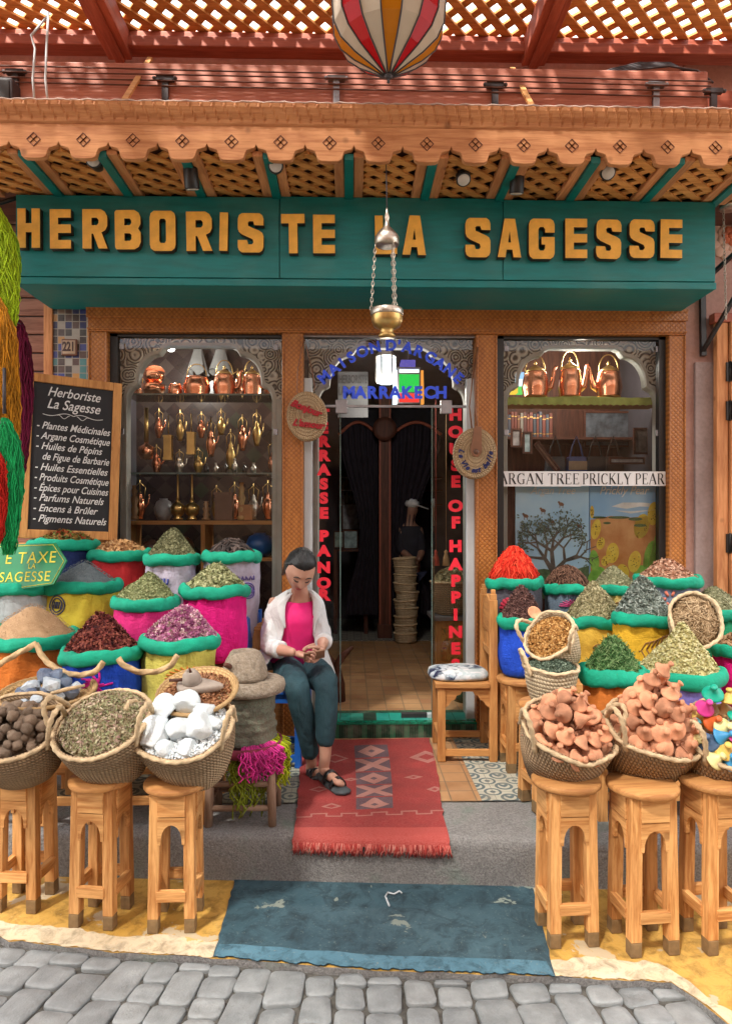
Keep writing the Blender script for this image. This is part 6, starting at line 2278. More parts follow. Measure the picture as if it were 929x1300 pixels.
def round_bag(label, px, py, Y, rx, rz, rot):
 t = thing('straw_bag', label, 'straw bag', at(px, py, Y), (0, rot, 0))
 rx, rz = rx * Y / F, rz * Y / F
 b = MB()
 prof = [(.001, -.035)]
 for k in range(1, 40):
  r_ = k / 40
  prof.append((r_, -.035 - .012 * (1 - r_ ** 2) + .0022 * math.cos(r_ * 2 * PI * 12)))
 prof += [(1.0, -.03), (1.02, -.012), (1.02, .012), (1.0, .03)]
 for k in range(8):
  prof.append((1 - (k + 1) / 8 * .999, .032))
 T = Matrix.Rotation(R(-90), 4, 'X') @ Matrix.Diagonal((rx, rz, 1, 1))
 b.lathe(prof, 56, Matrix.Diagonal((1, 1, 1, 1)) @ Matrix.Rotation(R(-90), 4, 'X') @ Matrix.Scale(1, 4) @ Matrix.Diagonal((rx, rz, 1, 1)), cap=False)
 link('coiled_body', b.mesh('coiled_body'), BAGW, t)
 return t, rx, rz
leather = plain('brown leather', (.20, .085, .04), .5, var=.25)
bg1, rx, rz = round_bag('round straw bag with red embroidered words hanging on the left door post', 390, 529, 4.33, 25, 31, R(-3))
for (ptsx) in ([(-8, -27), (-11, -32), (-9, -60), (-3, -86), (1, -100)], [(8, -28), (12, -34), (9, -60), (4, -86), (1, -100)]):
 b = MB()
 b.tube([(x * 4.33 / F, -.02 + .1 * max(0, (abs(z) - 30) / 70) * .5, -z * 4.33 / F) for x, z in ptsx], .007, 8, flat=.4)
 link('strap', b.mesh('strap'), leather, bg1)
RED_TH = plain('red embroidery', (.34, .012, .02), .8, bump=0)
NAVY_TH = plain('navy embroidery', (.012, .018, .10), .8, bump=0)
link('embroidery', text_mesh('Bonjour', .060, .002, .003, .35), RED_TH, bg1, M=xz((-.004, -.0505, .045), 1, R(-24)))
link('embroidery', text_mesh("L'amour", .058, .002, .003, .35), RED_TH, bg1, M=xz((.006, -.0505, -.055), 1, R(-10)))
bg2, rx, rz = round_bag('round straw bag with a leather flap and navy words on the right door post', 602, 576, 4.33, 27, 32, R(4))
b = MB()
me = curve_mesh([[(-.022, .165), (.022, .165), (.03, .06), (.036, .03), (.03, .0), (.012, -.022), (-.012, -.022), (-.03, .0), (-.036, .03), (-.03, .06)]], .003, .001)
link('leather_flap', me, leather, bg2, M=xz((0, -.052, 0)))
b = MB()
b.sphere((0, -.056, .008), .017, 8, s=(1, .5, 1))
link('button', b.mesh('button'), plain('wood button', (.10, .05, .03), .4), bg2)
b = MB()
b.tube([(0, -.05, .15), (-.02, -.02, .3), (-.03, .03, .5), (-.015, .06, .69)], .005, 6)
b.tube([(-.02, .02, .14), (-.05, .02, .3), (-.04, .04, .5), (-.02, .06, .69)], .005, 6)
link('strap', b.mesh('strap'), leather, bg2)
for w_, a0, a1 in (('La', 176, 193), ('Vie', 216, 241), ('est', 264, 287), ('belle', 313, 362)):
 for k, ch in enumerate(w_):
  a_ = R(a0 + (a1 - a0) * (k / max(1, len(w_) - 1)))
  link('embroidery', text_mesh(ch, .046, .002, .0018, .3), NAVY_TH, bg2, M=xz((.092 * math.cos(a_), -.046, .108 * math.sin(a_)), 1, a_ + PI / 2))
# ================================================================ RUG
rg = thing('rug', 'faded red flatweave rug with a fringe hanging over the step edge', 'rug')
ER = [(383, 940, 545, 937), (381, 970, 552, 965), (379, 1000, 557, 992), (377, 1025, 560, 1018), (375, 1040, 563, 1036)]
def rug_pt(u, v):
 """u 0..1 across, v 0..1 from the door to the step edge and over it"""
 k = min(v, .999) * (len(ER) - 1)
 i = int(k)
 f_ = k - i
 a_ = ER[i]
 b_ = ER[i + 1]
 lx, ly, rx_, ry_ = [a_[j] * (1 - f_) + b_[j] * f_ for j in range(4)]
 p = gp(lx, ly, .222).lerp(gp(rx_, ry_, .222), u)
 p.z = .222
 return p
L0 = (rug_pt(.5, 0) - rug_pt(.5, 1)).length
b = MB()
rows = []
nu, nv = 40, 46
for j in range(nv + 1):
 row = []
 for i in range(nu + 1):
  u, v = i / nu, j / nv
  wv = .004 * noise.noise(Vector((u * 4, v * 5, 0)))
  du = (.010 * noise.noise(Vector((v * 14, 0 if i == 0 else 9, 1)))) if i in (0, nu) else 0
  if v < .86:
   p = rug_pt(u, v / .86)
   p.z += wv + .0015
   sy_ = STEP_Y(p.x)
   p.z = max(p.z, .2175) if p.y > 3.37 else max(.2105, p.z - .008)
  else:
   p = rug_pt(u, 1)
   t = (v - .86) / .14
   sy_ = STEP_Y(p.x)
   y0 = p.y
   path = [(y0, .2125), (sy_ + .02, .2085), (sy_ - .004, .198), (sy_ - .012, .185), (sy_ - .016, .168)]
   q = t * (len(path) - 1)
   i2 = min(int(q), len(path) - 2)
   f_ = q - i2
   p.y = path[i2][0] * (1 - f_) + path[i2 + 1][0] * f_
   p.z = path[i2][1] * (1 - f_) + path[i2 + 1][1] * f_ + wv * .6
  p.x += du
  row.append(p)
 rows.append(row)
b.strip(rows)
me = b.mesh('rug_cloth', False)
def m_rug():
 """faded kilim: red field, dark and rose medallion column, stepped border"""
 t = NT('faded red kilim')
 uv = t.n('ShaderNodeUVMap')
 s = t.sep(uv.outputs[0])
 U, V = s[0], s[1]
 v = t.obj()
 n1 = t.noise(v, 6, 6, .6)
 n2 = t.noise(t.obj((30, 160, 30)), 4, 3)
 red = t.ramp(n1, [(.3, (.19, .008, .010)), (.7, (.33, .020, .020))])
 navy = t.ramp(n1, [(.3, (.035, .035, .055)), (.7, (.09, .085, .11))])
 rose = t.ramp(n1, [(.3, (.33, .15, .125)), (.7, (.46, .25, .21))])
 cx = t.math('ABSOLUTE', t.math('SUBTRACT', U, .52))
 incol = t.math('MULTIPLY', t.math('LESS_THAN', cx, .125), t.math('MULTIPLY', t.math('GREATER_THAN', V, .05), t.math('LESS_THAN', V, .68)))
 seg = t.math('DIVIDE', t.math('SUBTRACT', V, .05), .126)
 sf = t.math('ABSOLUTE', t.math('SUBTRACT', t.math('FRACT', seg), .5))
 si = t.math('FLOOR', seg)
 odd = t.math('MODULO', si, 2.0)
 dm = t.math('ADD', t.math('MULTIPLY', cx, 8.0), t.math('MULTIPLY', sf, 1.9))
 dia = t.math('MULTIPLY', t.math('LESS_THAN', dm, .82), t.math('GREATER_THAN', dm, .22))
 xs_ = t.math('ABSOLUTE', t.math('SUBTRACT', t.math('MULTIPLY', cx, 4.0), sf))
 bow = t.math('LESS_THAN', xs_, .16)
 pat = t.math('ADD', t.math('MULTIPLY', dia, t.math('SUBTRACT', 1.0, odd)), t.math('MULTIPLY', bow, odd))
 gap = t.math('GREATER_THAN', sf, .46)
 colc = t.mix(pat, navy, rose)
 colc = t.mix(gap, colc, red)
 c = t.mix(incol, red, colc)
 zig = t.math('LESS_THAN', t.math('FRACT', t.math('MULTIPLY', U, 5.0)), .5)
 yb = t.math('ADD', .735, t.math('MULTIPLY', zig, .045))
 ln1 = t.math('LESS_THAN', t.math('ABSOLUTE', t.math('SUBTRACT', V, yb)), .009)
 ed = t.math('LESS_THAN', t.math('MINIMUM', t.math('FRACT', t.math('MULTIPLY', U, 10.0)), t.math('SUBTRACT', 1.0, t.math('FRACT', t.math('MULTIPLY', U, 10.0)))), .07)
 ln2 = t.math('MULTIPLY', ed, t.math('LESS_THAN', t.math('ABSOLUTE', t.math('SUBTRACT', V, .757)), .03))
 def dmnd(u0, v0, ru, rv, hole):
  d = t.math('ADD', t.math('DIVIDE', t.math('ABSOLUTE', t.math('SUBTRACT', U, u0)), ru), t.math('DIVIDE', t.math('ABSOLUTE', t.math('SUBTRACT', V, v0)), rv))
  return t.math('MULTIPLY', t.math('LESS_THAN', d, 1.0), t.math('GREATER_THAN', d, hole))
 mk = t.math('MAXIMUM', ln1, ln2)
 for a_ in ((.23, .62, .07, .035, .55), (.80, .37, .07, .02, .4), (.92, .18, .13, .06, .5), (.94, .50, .06, .03, .4), (.25, .17, .10, .04, .7), (.14, .45, .07, .03, .6), (.36, .37, .06, .015, .3)):
  mk = t.math('MAXIMUM', mk, dmnd(*a_))
 c = t.mix(t.math('MULTIPLY', mk, .7), c, rose)
 c = t.mix(t.math('MULTIPLY', t.math('GREATER_THAN', V, .86), .5), c, (.56, .09, .07))
 t.col(t.mix(.25, c, t.ramp(n2, [(.3, (.16, .05, .05)), (.7, (.55, .3, .27))])))
 t.set(Roughness=.95)
 t.p.inputs['Specular IOR Level'].default_value = .1
 t.bump(t.math('ADD', n2, t.noise(v, 150, 2)), .4, .005)
 return t.m
link('rug_cloth', me, m_rug(), rg)
b = MB()
rd = random.Random(4)
rnd = []
for k in range(420):
 u = rd.random()
 p = Vector(rows[nv][int(u * nu)]).lerp(Vector(rows[nv][min(nu, int(u * nu) + 1)]), (u * nu) % 1)
 L = rd.uniform(.018, .045)
 dx = rd.uniform(-.018, .018)
 n0 = len(b.v)
 b.tube([p + Vector((0, .002, .012)), p + Vector((dx * .4, -.007, -L * .5)), p + Vector((dx, -.004, -L))], [.0028, .0022, .0012], 4)
 rnd += [rd.random()] * (len(b.v) - n0)
b.rnd = rnd
o = link('fringe', b.mesh('fringe', False), tone('rug fringe', [(0, (.18, .02, .02)), (.6, (.44, .06, .05)), (1, (.55, .25, .20))]), rg)
o['kind'] = 'stuff'
b = MB()
b.tube([gp(492, 1133, .013), gp(500, 1135, .012), gp(507, 1131, .016), gp(510, 1134, .012)], .004, 5)
b.tube([gp(492, 1133, .013), gp(489, 1138, .012), gp(494, 1150, .012)], .004, 5)
tag(link('wire_scrap', b.mesh('wire_scrap'), MT['white_paint']), 'small bent white scrap lying on the blue painted ground', 'scrap')
# ================================================================ CHAIRS
def chair(name, label, loc, rz, wd, dp, hs, hb, m, leg=.045, carved=True, seatslab=.03):
 """faces -x in its own frame: seat back stands at +x"""
 t = thing(name, label, 'chair', loc, (0, 0, rz), None)
 X, Y = dp / 2, wd / 2
 for sy_ in (-1, 1):
  b = MB()
  b.box2((-X, sy_ * Y - (leg if sy_ > 0 else 0), 0), (-X + leg, sy_ * Y + (leg if sy_ < 0 else 0), hs - seatslab))
  link('leg', b.mesh('leg'), m['z'], t, bevel=.003)
  b = MB()
  b.box2((X - leg, sy_ * Y - (leg if sy_ > 0 else 0), 0), (X, sy_ * Y + (leg if sy_ < 0 else 0), hb - .06))
  if carved:
   ys = sy_ * (Y - leg / 2)
   b.box2((X - leg + .004, ys - leg / 2 + .004, hb - .06), (X - .004, ys + leg / 2 - .004, hb - .025))
   b.box2((X - leg + .01, ys - leg / 2 + .01, hb - .025), (X - .01, ys + leg / 2 - .01, hb))
  link('leg', b.mesh('leg'), m['z'], t, bevel=.003)
  b = MB()
  b.box2((-X + leg, sy_ * Y - sy_ * .006, .03), (X - leg, sy_ * Y - sy_ * .03, .068))
  link('stretcher', b.mesh('stretcher'), m['x'], t, bevel=.002)
  b = MB()
  zt_ = hs - seatslab
  if carved:
   pts = [(-X + leg, zt_), (X - leg, zt_)]
   w2 = X - leg
   pts += [(w2, zt_ - .115), (w2 - .02, zt_ - .10), (w2 - .035, zt_ - .075), (w2 - .055, zt_ - .068), (w2 - .065, zt_ - .045), (w2 - .085, zt_ - .04), (w2 - .095, zt_ - .022)]
   pts += [(-x, z) for x, z in reversed(pts[2:])]
   b.poly(pts, .016, Matrix.Translation((0, sy_ * (Y - .02) - .008, 0)))
  else:
   b.box2((-X + leg, sy_ * Y - sy_ * .006, zt_ - .05), (X - leg, sy_ * Y - sy_ * .03, zt_))
  link('apron', b.mesh('apron'), m['x'], t)
 for sx_ in (-1, 1):
  b = MB()
  b.box2((sx_ * X - sx_ * .006, -Y + leg, .09), (sx_ * X - sx_ * .03, Y - leg, .13))
  link('stretcher', b.mesh('stretcher'), m['y'], t, bevel=.002)
  b = MB()
  b.box2((sx_ * X - sx_ * .006, -Y + leg, hs - seatslab - .06), (sx_ * X - sx_ * .03, Y - leg, hs - seatslab))
  link('apron', b.mesh('apron'), m['y'], t, bevel=.002)
 b = MB()
 b.box2((-X - .015, -Y - .012, hs - seatslab + .001), (X - leg - .001, Y + .012, hs))
 b.box2((X - leg - .001, -Y + leg + .002, hs - seatslab + .001), (X - .004, Y - leg - .002, hs))
 link('seat', b.mesh('seat'), m['x'], t, bevel=.004)
 for z0, z1 in ((hb - .26, hb - .075), (hs + .14, hs + .18)):
  b = MB()
  if z0 > hb - .3 and carved:
   pts = [(-Y + leg, z0), (Y - leg, z0), (Y - leg, z1 - .03), (Y * .5, z1), (0, z1 + .035), (-Y * .5, z1), (-Y + leg, z1 - .03)]
   b.poly(pts, .024, Matrix.Translation((X - leg / 2 + .012, 0, 0)) @ Matrix.Rotation(R(90), 4, 'Z'))
  else:
   b.box2((X - leg / 2 - .012, -Y + leg, z0), (X - leg / 2 + .012, Y - leg, z1))
  link('back_rail', b.mesh('back_rail'), m['y'], t, bevel=.003)
 if carved:
  for k in range(3):
   b = MB()
   y = (k - 1) * .07
   b.box2((X - leg / 2 - .009, y - .012, hs + .18), (X - leg / 2 + .009, y + .012, hb - .26))
   link('back_slat', b.mesh('back_slat'), m['z'], t, bevel=.002)
 return t
PM = {k: MT['oak_' + k] for k in 'xyz'}
c0 = gp(557, 968, .2135)
c1 = gp(633, 968, .2135)
dp_ = c1.x - c0.x
ch1 = chair('wooden_chair', 'carved pine chair with a patterned cushion beside the door', ((c0.x + c1.x) / 2, c0.y + .19, .2145), R(-2), .38, dp_, .452, .985, PM)
cu = thing('seat_cushion', 'thin cushion of white and navy flowered cloth on the pine chair', 'cushion')
cu.location = (ch1.location.x - .035, ch1.location.y - .01, .2145 + .452)
t = NT('white cloth with navy flowers')
v = t.obj()
n1 = t.noise(v, 14, 3, .5, 1.5)
n2 = t.noise(v, 40, 3, .6)
c = t.ramp(t.math('ADD', n1, t.math('MULTIPLY', n2, .25)), [(.56, (.50, .54, .58)), (.63, (.25, .33, .40)), (.66, (.012, .016, .055)), (.85, (.02, .025, .07))])
t.col(t.mix(t.ramp(t.noise(v, 5, 3), [(.42, (0, 0, 0)), (.55, (1, 1, 1))]), c, t.ramp(n1, [(.45, (.66, .66, .68)), (.60, (.42, .50, .52))])))
t.set(Roughness=.9)
t.bump(t.noise(v, 90, 3), .3, .004)
b = MB()
prof = [(.001, 0), (.16, .0), (.178, .012), (.172, .034), (.145, .048), (.001, .052)]
def sq(p, a_, k):
 e = (abs(math.cos(a_)) ** 3 + abs(math.sin(a_)) ** 3) ** (-1 / 3)
 return Vector((p.x * e, p.y * e * .95, p.z + .007 * noise.noise(Vector((p.x * 9, p.y * 9, 3)))))
b.lathe(prof, 48, fn=sq, cap=False)
link('cushion_pad', b.mesh('cushion_pad'), t.m, cu)
BLUE = plain('blue chair paint', (.012, .11, .46), .45, var=.15)
bc = chair('blue_chair', 'bright blue painted chair under the seated person', (at(352, 900, 4.0).x, 4.02, .2145), R(174), .36, .34, .44, .90, {k: BLUE for k in 'xyz'}, .036, False)
# ================================================================ STONE MILL ON ITS RUSTIC STOOL
mx = ax(316, 3.26)
RW = {k: wood('grey brown pole ' + k, (.17, .10, .065), (.30, .20, .14), k, .8, knots=False) for k in 'xz'}
rs_ = thing('rustic_stool', 'rough pole stool with a red woven rim beneath the stone mill', 'stool', (mx - .02, 3.25, .205))
sh_ = .33
for sx_ in (-1, 1):
 for sy_ in (-1, 1):
  b = MB()
  b.tube([(sx_ * .145, sy_ * .115, 0), (sx_ * .14, sy_ * .11, sh_ * .5), (sx_ * .135, sy_ * .105, sh_)], [.019, .021, .02], 10)
  link('leg', b.mesh('leg'), RW['z'], rs_)
for zz in (.08, .19):
 for s_ in (-1, 1):
  b = MB()
  b.cyl((-.14, s_ * .112, zz), (.14, s_ * .112, zz), .014, n=10)
  link('stretcher', b.mesh('stretcher'), RW['x'], rs_)
  b = MB()
  b.cyl((s_ * .14, -.11, zz + .025), (s_ * .14, .11, zz + .025), .013, n=10)
  link('stretcher', b.mesh('stretcher'), RW['x'], rs_)
b = MB()
b.lathe([(.001, sh_ - .02), (.165, sh_ - .015), (.178, sh_ + .0), (.18, sh_ + .03), (.17, sh_ + .032), (.165, sh_ + .008), (.001, sh_ + .005)], 40)
link('woven_seat', b.mesh('woven_seat'), plain('dark red woven rim', (.20, .02, .045), .8, var=.4, scale=25, bump=.5, bscale=80), rs_)
for lab, colr, a0, a1, L, n, seed in (('pink yarn tassels draped over the rim of the rustic stool', (.62, .04, .26), -85, -18, .13, 85, 3), ('lime yarn tassels hanging at the right rim of the rustic stool', (.42, .50, .02), -22, 30, .20, 70, 4), ('olive green yarn hanging beneath the rustic stool', (.20, .24, .02), -110, -40, .27, 60, 5)):
 b = MB()
 rd = random.Random(seed)
 rnd = []
 for k in range(n):
  a_ = R(rd.uniform(a0, a1))
  q = .172 + rd.uniform(0, .02) if seed != 5 else rd.uniform(.08, .13)
  L2 = L * rd.uniform(.4, 1.05)
  top = Vector((rs_.location.x + q * math.cos(a_), rs_.location.y + q * math.sin(a_), .205 + sh_ + (.025 if seed != 5 else -.02)))
  pts = [top + Vector((-.04 * math.cos(a_), -.04 * math.sin(a_), .012)) if seed != 5 else top]
  for j in range(7):
   f_ = (j + 1) / 7
   pts.append(top + Vector((.014 * math.cos(a_) + .045 * noise.noise(Vector((k * 1.7, f_ * 4, 0))), .014 * math.sin(a_) + .02 * noise.noise(Vector((k, f_ * 3, 4))), -L2 * f_)))
  n0 = len(b.v)
  b.tube(pts, .0034, 4)
  rnd += [rd.random()] * (len(b.v) - n0)
 b.rnd = rnd
 tag(link('yarn_tassels', b.mesh('yarn_tassels', False), tone('tassel yarn %d' % seed, [(0, shade(colr, .5)), (.5, colr), (1, shade(colr, 1.4))])), lab, 'yarn', 'tassels on the rustic stool', 'stuff')
sm = thing('stone_mill', 'large rough stone hand mill of drum, round slab and domed top', 'stone mill', (mx, 3.26, .205 + sh_ + .012))
b = MB()
prof = [(.001, 0), (.115, 0)]
for k in range(9):
 prof += [(.122 + .006 * (k % 2), .006 + k * .024), (.130 - .004 * (k % 3), .018 + k * .024)]
prof += [(.12, .232), (.001, .235)]
b.lathe(prof, 40, fn=lambda p, a_, k: p + Vector((math.cos(a_), math.sin(a_), 0)) * .012 * noise.noise(Vector((math.cos(a_) * 2, math.sin(a_) * 2, p.z * 9))), cap=False)
link('drum', b.mesh('drum'), granite('mossy grey drum', (.11, .10, .075), (.22, .19, .14), (.17, .22, .15)), sm)
b = MB()
b.lathe([(.001, .236), (.14, .236), (.166, .246), (.172, .268), (.166, .292), (.15, .302), (.001, .305)], 44, fn=lambda p, a_, k: p + Vector((math.cos(a_), math.sin(a_), .4)) * .010 * noise.noise(Vector((math.cos(a_) * 3, math.sin(a_) * 3, k * 4))), cap=False)
link('slab', b.mesh('slab'), MT['stone'], sm)
b = MB()
b.lathe([(.001, .306), (.108, .306), (.112, .322), (.104, .352), (.088, .395), (.07, .428), (.055, .438), (.025, .438), (.02, .42), (.001, .418)], 40, Matrix.Translation((-.018, -.01, 0)), fn=lambda p, a_, k: p + Vector((math.cos(a_), math.sin(a_), 0)) * .012 * noise.noise(Vector((math.cos(a_) * 2, math.sin(a_) * 2, k * 3 + 4))), cap=False)
link('top_stone', b.mesh('top_stone'), MT['stone'], sm)
b = MB()
b.tube([(-.07, -.07, .37), (-.085, -.135, .395)], [.014, .011], 10)
link('handle_peg', b.mesh('handle_peg'), MT['dark_x'], sm)
# ================================================================ WINDOW DISPLAYS
def kettle(label, px, py_base, Y, w_px, h_px, mat_='copper', spout=1, handle=True, group='copper kettles in the windows', fat=1.0, name='kettle', knob=True, hang=0):
 s = Y / F
 r, H = w_px * s / 2, h_px * s
 t = thing(name, label, 'kettle', at(px, py_base, Y), group=group)
 b = MB()
 b.lathe([(.001, 0), (r * .82, 0), (r * .95, H * .03), (r * .93, H * .07), (r * (.95 + .1 * fat), H * .28), (r * (.92 + .06 * fat), H * .52), (r * .86, H * .66), (r * .88, H * .68), (r * .88, H * .71), (r * .8, H * .73)], 28)
 link('kettle_body', b.mesh('kettle_body'), MT[mat_], t)
 b = MB()
 b.lathe([(r * .81, H * .725), (r * .6, H * .82), (r * .25, H * .90), (r * .10, H * .93), (r * .08, H * .95), (r * .14, H * .97), (r * .05, H * 1.03), (.001, H * 1.06)] if knob else [(r * .81, H * .725), (r * .4, H * .77), (.001, H * .78)], 24)
 link('lid', b.mesh('lid'), MT['brass' if mat_ == 'copper' else mat_], t)
 if spout:
  b = MB()
  b.tube([(spout * r * .85, 0, H * .25), (spout * r * 1.25, 0, H * .32), (spout * r * 1.42, 0, H * .55), (spout * r * 1.5, 0, H * .82), (spout * r * 1.68, 0, H * .9)], [H * .10, H * .075, H * .055, H * .042, H * .05], 12)
  link('spout', b.mesh('spout'), MT[mat_], t)
 if handle:
  b = MB()
  b.tube([(-r * .78 * math.cos(a_) * (1.0), 0, H * .70 + H * .52 * math.sin(a_) ** .8) for a_ in np.linspace(0, PI, 17)], H * .018, 8)
  link('handle', b.mesh('handle'), MT['brass'], t)
 return t
YW = 4.80
shp = (('left', ax(152, YW), ax(356, YW)), ('right', ax(634, YW), ax(842, YW)))
b = MB()
b.box2((ax(166, YW), 4.66, az(507, YW)), (ax(352, YW), 4.95, az(505, YW)))
tag(link('glass_shelf', b.mesh('glass_shelf'), plain('thick shelf glass', (.12, .16, .15), .1, bump=0)), 'upper glass shelf of copper kettles in the left window', 'shelf', 'glass shelves')
b = MB()
b.box2((ax(166, YW), 4.66, az(604, YW)), (ax(352, YW), 4.95, az(602, YW)))
tag(link('glass_shelf', b.mesh('glass_shelf'), plain('shelf glass edge', (.14, .18, .17), .1, bump=0)), 'lower glass shelf of small bottles in the left window', 'shelf', 'glass shelves')
kettle('round copper kettle in the middle of the left window shelf', 250, 504, 4.78, 32, 34, spout=0, handle=True, fat=1.3, knob=False)
kettle('copper kettle with a spout second from right on the left window shelf', 285, 504, 4.80, 27, 38, spout=1)
kettle('copper kettle at the right end of the left window shelf', 320, 504, 4.80, 24, 38, spout=1)
kettle('small lidded copper pot beside the nested bowls', 223, 504, 4.78, 17, 22, spout=0, handle=False, knob=False)
for k, (lab, py, w_) in enumerate((('lowest copper bowl of the nested stack in the left window', 504, 30), ('second copper bowl of the nested stack in the left window', 487, 28))):
 b = MB()
 s = 4.78 / F
 r = w_ * s / 2
 b.lathe([(.001, 0), (r * .6, 0), (r * .95, r * .5), (r * 1.05, r * 1.0), (r * .98, r * 1.02), (r * .85, r * .5), (.001, r * .1)], 28)
 o = link('copper_bowl', b.mesh('copper_bowl'), MT['copper'])
 o.location = at(195, py, 4.78)
 tag(o, lab, 'bowl', 'nested copper bowls')
b = MB()
r = 25 * 4.9 / F / 2
b.lathe([(.001, 0), (r * .7, .004), (r * .95, .012), (r, .02), (r * .95, .018), (.001, .008)], 30)
o = link('copper_plate', b.mesh('copper_plate'), MT['copper'])
o.location = at(197, 476, 4.88)
o.rotation_euler = (R(68), 0, R(15))
tag(o, 'round copper plate standing behind the nested bowls', 'plate')
for (px, lab, sp) in ((679, 'left copper kettle on the green shelf cloth in the right window', 1), (723, 'middle tall copper kettle on the green shelf cloth', 1), (772, 'right copper kettle on the green shelf cloth facing left', -1)):
 kettle(lab, px, 506, 4.78, 32 if px != 723 else 29, 46 if px != 723 else 50, spout=sp)
gs = thing('cloth_shelf', 'shelf with a pale green scalloped cloth in the right window', 'shelf', at(735, 508, 4.8))
b = MB()
b.box2((ax(634, 4.8), 4.66, az(513, 4.8)), (ax(836, 4.8), 4.98, az(508.5, 4.8)))
link('shelf_board', b.mesh('shelf_board'), MT['oak_x'], gs, world=True)
b = MB()
rows = []
for (y, z) in ((4.99, az(508, 4.8)), (4.65, az(508, 4.8) + .002), (4.645, az(510, 4.8)), (4.643, az(514, 4.8)), (4.64, az(518, 4.8))):
 rows.append([(x, y + .006 * math.sin(x * 60), z + (.008 * (abs(math.sin(x * 70)) - .5) if y < 4.642 else .004 * math.sin(x * 9))) for x in np.linspace(ax(633, 4.7), ax(832, 4.7), 160)])
b.strip(rows)
link('cloth', b.mesh('cloth', False), plain('pale green cloth', (.40, .46, .12), .8, var=.2, scale=12), gs, world=True)
ws = thing('display_case', 'open pine display case with two bays at the foot of the left window', 'display case', at(255, 700, 4.85))
for x0, x1, y0, y1, n in ((158, 352, 661, 666, 'shelf'), (158, 164, 666, 760, 'side_panel'), (256, 261, 666, 760, 'divider'), (347, 352, 666, 760, 'side_panel'), (158, 352, 708, 712, 'shelf')):
 b = MB()
 b.box2((ax(x0, 4.72), 4.70, az(y1, 4.72)), (ax(x1, 4.72), 5.0, az(y0, 4.72)))
 link(n, b.mesh(n), MT['oak_x' if n == 'shelf' else 'oak_z'], ws, world=True, bevel=.002)
def ewer(label, px, py0, py1, w_px, Y, mat_, kind=0, group='hanging brass and copper vessels'):
 s = Y / F
 H, r = (py1 - py0) * s, w_px * s / 2
 t = thing('hanging_vessel', label, 'vessel', at(px, py1, Y), group=group)
 b = MB()
 if kind == 0:
  b.lathe([(.001, 0), (r * .7, H * .02), (r, H * .14), (r * .96, H * .24), (r * .3, H * .30), (r * .22, H * .36)], 24)
 elif kind == 1:
  b.box((0, 0, H * .3), (r * 1.5, r * 1.5, H * .5))
  b.box((0, 0, H * .56), (r * 1.7, r * 1.7, H * .04))
  b.box((0, 0, H * .04), (r * 1.7, r * 1.7, H * .05))
 else:
  b.lathe([(.001, 0), (r * .55, 0), (r * .6, H * .08), (r * .9, H * .22), (r, H * .36), (r * .75, H * .5), (r * .4, H * .58), (r * .5, H * .62), (r * .1, H * .72), (.001, H * .75)], 24)
 link('vessel_body', b.mesh('vessel_body'), MT[mat_], t)
 if kind == 2:
  b = MB()
  b.tube([(r * .8, 0, H * .3), (r * 1.4, 0, H * .42), (r * 1.6, 0, H * .66)], [r * .16, r * .12, r * .09], 8)
  link('spout', b.mesh('spout'), MT[mat_], t)
  b = MB()
  b.tube([(-r * .7, 0, H * .5), (-r * .9, 0, H * .85), (0, 0, H * .98), (r * .9, 0, H * .85), (r * .7, 0, H * .5)], r * .08, 6)
  link('handle', b.mesh('handle'), MT['brass'], t)
 b = MB()
 if kind == 0:
  b.tube([(0, 0, H * .34), (0, 0, H * .98)], [r * .3, r * .26], 8)
 else:
  b.cyl((0, 0, H * .6), (0, 0, H * 1.05), .004, n=6)
 link('stem', b.mesh('stem'), MT['brass'], t)
 return t
ewer('hanging copper pan with a long brass handle at the left of the window', 186, 517, 584, 20, 4.9, 'copper', 0)
ewer('tall square brass lantern hanging second in the left window', 214, 530, 585, 13, 4.9, 'brass', 1)
ewer('second square brass lantern hanging in the middle of the left window', 243, 528, 578, 12, 4.95, 'brass', 1)
ewer('copper ewer with a looped handle hanging under the kettle shelf', 268, 532, 580, 12, 4.9, 'copper', 2)
ewer('small brass ewer hanging right of the looped copper ewer', 293, 547, 596, 12, 4.95, 'brass', 2)
ewer('copper bottle hanging at the right edge of the left window', 348, 560, 602, 16, 4.75, 'copper', 2)
for k, (px, lab) in enumerate(((226, 'left long necked brass perfume bottle on the pine case'), (244, 'right long necked brass perfume bottle on the pine case'))):
 s = 4.82 / F
 t = thing('brass_bottle', lab, 'bottle', at(px, 660, 4.82), group='long necked brass bottles')
 b = MB()
 b.lathe([(.001, 0), (.03, 0), (.035, .01), (.022, .02), (.044, .045), (.052, .075), (.046, .10), (.02, .12), (.016, .13), (.020, .135)], 24)
 link('bottle_body', b.mesh('bottle_body'), MT['brass'], t)
 b = MB()
 b.lathe([(.014, .135), (.009, .16), (.006, .30), (.009, .31), (.001, .315)], 14)
 link('neck', b.mesh('neck'), MT['brass'], t)
rd = random.Random(31)
bot = plain('small dark glass', (.05, .045, .04), .15, bump=0)
for k, px in enumerate((262, 274, 286, 298, 310, 322)):
 b = MB()
 H = rd.uniform(.07, .12)
 b.lathe([(.001, 0), (.018, 0), (.019, H * .6), (.008, H * .75), (.008, H * .95), (.011, H), (.001, H * 1.02)], 14)
 o = link('bottle', b.mesh('bottle'), MT['silver'] if k % 2 else bot)
 o.location = at(px, 601.5, 4.80)
 tag(o, ('silvery' if k % 2 else 'dark') + ' small bottle on the lower glass shelf, ' + ['below the looped copper ewer', 'second of the row', 'third of the row', 'fourth of the row', 'fifth of the row', 'last toward the door'][k], 'bottle', 'small bottles in the left window')
